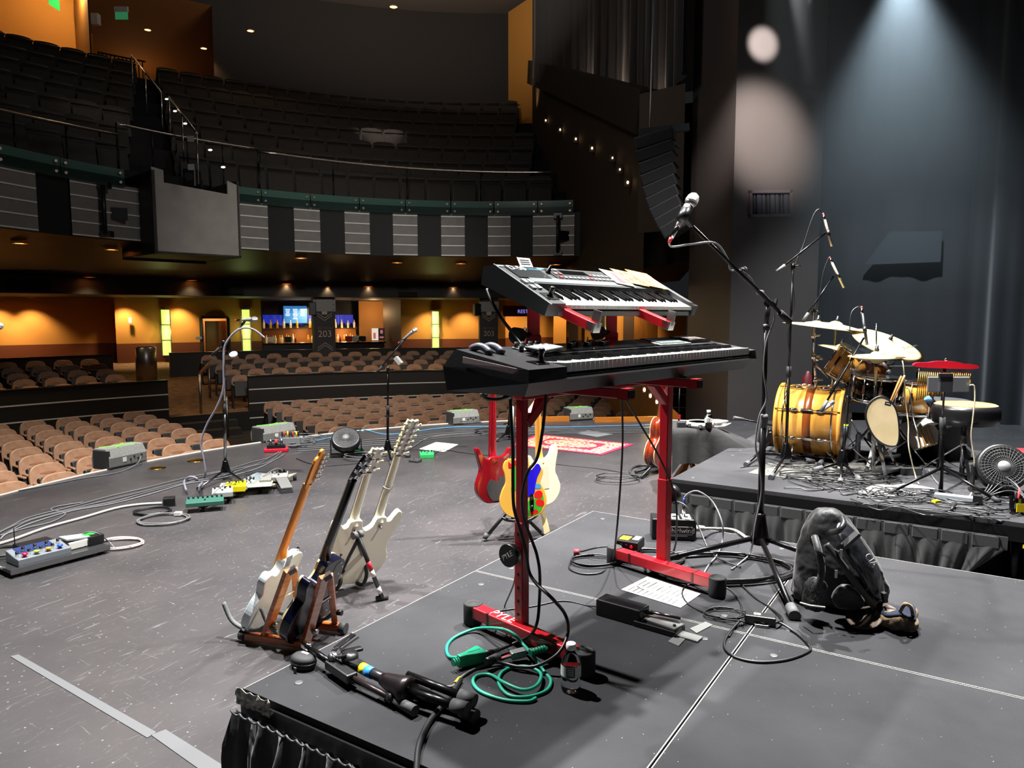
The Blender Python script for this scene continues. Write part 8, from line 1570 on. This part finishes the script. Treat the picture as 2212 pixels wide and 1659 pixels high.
coil('loom', 'tidy coil of grey cable tied with white tape left of the curved board', 352, 1124, 0, .15, 5, .006, M('cable_grey2', '#5c5c5c', .5), .2, 3); coil('loom', 'small coil of dark cable behind the tied one', 330, 1108, 0, .11, 3, .006, CABLE, .2, 6); q = P(385, 1112, .01); t = thing('cable_tie', 'white tape tie on the coiled grey cable', 'cable tie', q); mb = MB(); mb.box((0, 0, .01), (.05, .04, .025)); obj('wrap', mb, WHT, t)
# cables along the stage
rn = random.Random(21)
ALONG = [(0, 1150), (20, 1138), (70, 1115), (160, 1092), (240, 1073), (320, 1055), (400, 1035), (480, 1018), (545, 1002), (580, 985), (610, 965)]
for i in range(4): fc('stage_cable', 'grey cable running along the stage toward the red power strip, %s strand' % ['first', 'second', 'third', 'lowest'][i], [(x + rn.uniform(-6, 6), y + 4.5 * i + rn.uniform(-3, 3)) for x, y in ALONG], 0, .006, [CABG, M('cable_grey2'), CABG, M('cable_grey3', '#77777a', .5)][i], 6)
fc('stage_cable', 'grey cable making a long hairpin loop near the left picture edge', [(0, 1157), (60, 1140), (110, 1128), (140, 1112), (132, 1105), (112, 1102), (120, 1095), (180, 1085)], 0, .006, CABG)
fc('mains_cable', 'thick white cable sweeping from the left edge to the curved pedal board', [(-20, 1180), (30, 1165), (100, 1140), (180, 1118), (250, 1098), (300, 1090), (350, 1087)], 0, .011, CABW)
fc('network_cable', 'pale blue cable running along the stage lip', [(640, 958), (670, 955), (715, 945), (735, 944), (770, 932), (790, 929), (830, 938), (880, 935), (940, 926), (1000, 922), (1100, 921), (1200, 923), (1320, 920), (1440, 918)], 0, .007, M('cable_blue', '#5a9cc4', .45))
for i in range(4): fc('stage_cable', 'grey cable along the stage lip, %s from the lip' % ordw(i + 1), [(640, 962 + 4 * i), (720, 958 + 4 * i), (800, 950 + 4 * i), (880, 944 + 4 * i), (960, 936 + 3 * i), (1060, 930 + 3 * i), (1180, 927 + 3 * i), (1300, 926 + 3 * i), (1450, 924 + 3 * i)], 0, .006, CABG if i % 2 else M('cable_grey2'), 6)
fc('stage_cable', 'grey cable bending from the black stand to the white sheet', [(850, 978), (880, 972), (900, 960), (920, 948), (960, 940), (1040, 934)], 0, .008, CABG); fc('stage_cable', 'thin dark cable from the green pedal across the stage', [(935, 985), (955, 972), (1000, 978), (1060, 985)], 0, .004, CABLE); fc('stage_cable', 'thin dark cable crossing the bare stage under the keyboards', [(1180, 1000), (1230, 1006), (1290, 1012), (1350, 1022), (1400, 1030)], 0, .004, CABLE); fc('stage_cable', 'thin dark cable looping from the orange guitar toward the fan', [(640, 990), (665, 1000), (700, 1006), (740, 1004), (780, 1000)], 0, .005, CABLE)
for i, (x, y, R) in enumerate(((625, 962, .20), (640, 958, .16), (655, 950, .22), (800, 992, .18), (1075, 938, .20), (1090, 945, .15), (1330, 1040, .15), (1010, 915, .14))): coil('loom', 'tangle of cable %s' % ['round the red power strip', 'right of the red power strip', 'behind the second lip speaker', 'below the fan and guitars', 'at the foot of the far stand', 'in front of the far stand', 'near the acoustic guitar strap', 'beside the third lip speaker'][i], x, y, 0, R, 2, .005, CABG if i not in (4, 5, 6) else CABLE, .4, i + 2, rise=.06)
q = P(597, 975, 0); t = thing('power_strip', 'black power strip in a red tray by the second lip speaker', 'power strip', q, .25); mb = MB(); mb.box((0, 0, .02), (.26, .14, .04)); obj('red_tray', mb, M('tray_red', '#d01c34', .4), t, bevel=.008); mb = MB(); mb.box((0, 0, .05), (.2, .09, .05)); obj('strip', mb, BLK, t)
for i in range(3): obj('plug', MB().cyl((-.06 + .06 * i, 0, .075), (-.06 + .06 * i, 0, .14), .015, n=10), STL if i != 1 else M('tape_red'), t)
q = P(628, 966, 0); t = thing('patch_box', 'small stage patch box full of coloured plugs by the second lip speaker', 'stage box', q, .25); mb = MB(); mb.box((0, 0, .06), (.22, .16, .12)); obj('case', mb, M('patch_grey', '#8a8f92', .4, .3), t)
for i in range(10): obj('plug', MB().cyl((-.09 + .02 * i, -.02 + .04 * (i % 2), .12), (-.09 + .02 * i, -.03 + .05 * (i % 2), .19), .009, n=8), [BLK, M('tape_red'), STL, M('tag_yellow'), BLK][i % 5], t)
# wooden stage lip pieces on the right
LIPW = M('lip_wood', '#b86a20', .4, noise=(3, '#c87c2c', .3, .7, (1, 8, 8)))
for i, (x0, x1) in enumerate(((1110, 1232), (1284, 1442))):
    a, b = P(x0, 912 if i == 0 else 912, 0), P(x1, 909, 0); mb = MB().bar(a + UP * .035, b + UP * .035, .05, .07); tag(obj('lip_board', mb, LIPW), 'low orange wooden board on the stage lip, %s' % ['left of the fourth lip speaker', 'right of the fourth lip speaker'][i], 'board')
# curved orange stair wall right of the pit
a, b = D(1385, 830, 12.4), D(1470, 830, 11.6); mb = MB().grid(lambda u, v: Vector((a.x + (b.x - a.x) * u, 17 - 5.4 * u, (-.9 + .25 * (1 - u)) * (1 - v) + v * (-.05 + .9 * (1 - u)))), 12, 1); struct('wall_stair', mb, M('stair_wood', '#a8681c', .5, noise=(3, '#b87824', .3, .7)))
for i, (x, y) in enumerate(((1392, 842), (1405, 855), (1419, 868))): t = thing('step_light', 'small glowing step light on the orange stair wall, %s from the top' % ordw(i + 1), 'step light', D(x, y, 12.2), group='step lights on the stair wall'); obj('bulb', MB().ball((0, 0, 0), .022, 8, sc=(1, 1, 1.6)), WARM, t); mb = MB(); mb.box((0, .05, 0), (.06, .06, .1)); obj('plate', mb, BRN, t)
lamp('POINT', 'stair_lamp', D(1410, 835, 11.8), (0, 0, 0), 5, (1, .65, .25), .1)
# cloth covered table with percussion
YT = 6.3; a, b = D(1452, 930, YT), D(1541, 932, YT); zt = D(1495, 926, YT).z; T = frame((a.x, YT, 0), x=Vector((b.x - a.x, -.04, 0)), z=UP); L = b.x - a.x; Dp = .46
t = thing('side_table', 'small folding table under a black cloth left of the drum riser', 'table', mat=T); mb = MB(); mb.box((L / 2, Dp / 2, zt - .02), (L - .02, Dp - .02, .03)); obj('tabletop', mb, M('table_wood', '#a8682c', .5), t)
for sx in (.05, L - .05): obj('leg', MB().bar((sx, .05, 0), (L - sx, Dp - .06, zt - .03), .03), M('table_wood'), t); obj('leg', MB().bar((sx, Dp - .06, 0), (L - sx, .05, zt - .03), .03), M('table_wood'), t)
def cloth(u, v):
    per = 2 * (L + Dp); s = u * per; dr = max(0, v - .3) / .7
    if s < L: x, y, nx, ny, q = s, 0, 0, -1, s / L
    elif s < L + Dp: x, y, nx, ny, q = L, s - L, 1, 0, (s - L) / Dp
    elif s < 2 * L + Dp: x, y, nx, ny, q = L - (s - L - Dp), Dp, 0, 1, .5
    else: x, y, nx, ny, q = 0, Dp - (s - 2 * L - Dp), -1, 0, .5
    if v <= .3: k = v / .3; return Vector((L / 2 + (x - L / 2) * k, Dp / 2 + (y - Dp / 2) * k, zt + .004))
    o_ = .012 + .025 * dr * sin(s * 30) + (.38 * dr if nx == 1 else .03 * dr); c4 = max(0, 1 - min(q, 1 - q) * 6); dl = .30 + .10 * c4
    return Vector((x + nx * o_ + ny * 0, y + ny * o_, zt - dl * dr * (.62 if nx == 1 else 1) + .03 * (nx == 1) * sin(q * 9) * dr))
cl = obj('table_cloth', MB().grid(cloth, 80, 10), M('cloth_black', '#111112', .85, sheen=.08, bump=(20, .2))); cl.matrix_basis = T; tag(cl, 'black cloth draped over the small table', 'cloth')
def ont(px, py): 
    p = P(px, py, zt + .008); return p
q = ont(1512, 921); t = thing('tambourine', 'white tambourine lying on the black cloth', 'tambourine', q); obj('frame', MB().lathe([(.115, .0), (.115, .045), (.105, .045), (.105, 0), (.115, 0)], 36), M('tamb_white', '#e6e4d8', .4), t); obj('skin', MB().lathe([(0, .04), (.105, .04)], 36), M('tamb_skin', '#d8d6c8', .5), t)
for i in range(7): a_ = 2 * pi * i / 7; obj('jingle', MB().cyl((.112 * cos(a_), .112 * sin(a_), .012), (.112 * cos(a_), .112 * sin(a_), .034), .018, n=12), CHR, t)
bottle('clear water bottle on the black cloth table', ont(1530, 925), 1.05, True, .8)
q = ont(1548, 919); t = thing('tape_roll', 'grey roll of tape on the black cloth table', 'tape roll', q); obj('roll', MB().lathe([(.05, 0), (.05, .05), (.025, .05), (.025, 0), (.05, 0)], 28), M('roll_grey', '#8a8a86', .6), t)
q = ont(1562, 915); t = thing('flat_tin', 'flat grey round tin at the far side of the black cloth table', 'tin', q); obj('tin', MB().lathe([(.045, 0), (.047, .02), (.045, .03), (0, .031)], 24), M('tin_grey', '#6a6c70', .4), t)
q = ont(1472, 922); t = thing('small_box', 'small dark box on the black cloth table', 'box', q); mb = MB(); mb.box((0, 0, .02), (.07, .05, .04)); obj('case', mb, M('box_dark', '#2a2a30', .5), t)
q = ont(1487, 922); t = thing('shaker', 'cluster of small silver shakers on the black cloth table', 'shaker', q)
for i in range(4): obj('bell', MB().ball((.02 * cos(i * 1.6), .02 * sin(i * 1.6), .016), .016, 10), CHR, t)
paper('white paper with blue edge under the tape roll', [(1535, 922), (1550, 917), (1580, 914), (1565, 921)], zt + .005)
# ------------------------------------------------------------------ haze over the upstage corner, lit by lamps above the frame
hz = bpy.data.materials.new('stage_haze'); hz.use_nodes = True; nt = hz.node_tree; nt.nodes.remove(nt.nodes['Principled BSDF']); N = nt.nodes.new; L = nt.links.new
vs_ = N('ShaderNodeVolumeScatter'); vs_.inputs['Anisotropy'].default_value = .1; vs_.inputs['Color'].default_value = (.82, .92, 1, 1); tc = N('ShaderNodeTexCoord'); sx = N('ShaderNodeSeparateXYZ'); rp_ = N('ShaderNodeMapRange')
rp_.inputs['From Min'].default_value = 1.8; rp_.inputs['From Max'].default_value = 7.5; rp_.inputs['To Min'].default_value = 0; rp_.inputs['To Max'].default_value = .05
L(tc.outputs['Object'], sx.inputs[0]); L(sx.outputs['Z'], rp_.inputs['Value']); L(rp_.outputs[0], vs_.inputs['Density']); L(vs_.outputs[0], nt.nodes['Material Output'].inputs['Volume'])
mb = MB(); mb.box((6.3, 8.9, 5.2), (5.4, 5.0, 7.2), rz=-.55); o = obj('stage_haze', mb, hz); tag(o, 'thin bluish haze hanging over the drum kit', 'haze', kind='stuff')
lamp('SPOT', 'beam_lamp', D(1955, -95, 9.4), D(1930, 700, 9.9), 2900, (.78, .92, 1), .08, 70, .9)
lamp('SPOT', 'beam_lamp', D(1800, -70, 9.6), onK(1648, 95), 1500, (1, .97, .94), .04, 17, .8)
lamp('SPOT', 'beam_lamp', D(1735, -160, 8.6), onK(1645, 290), 3000, (1, .95, .9), .1, 30, 1.)
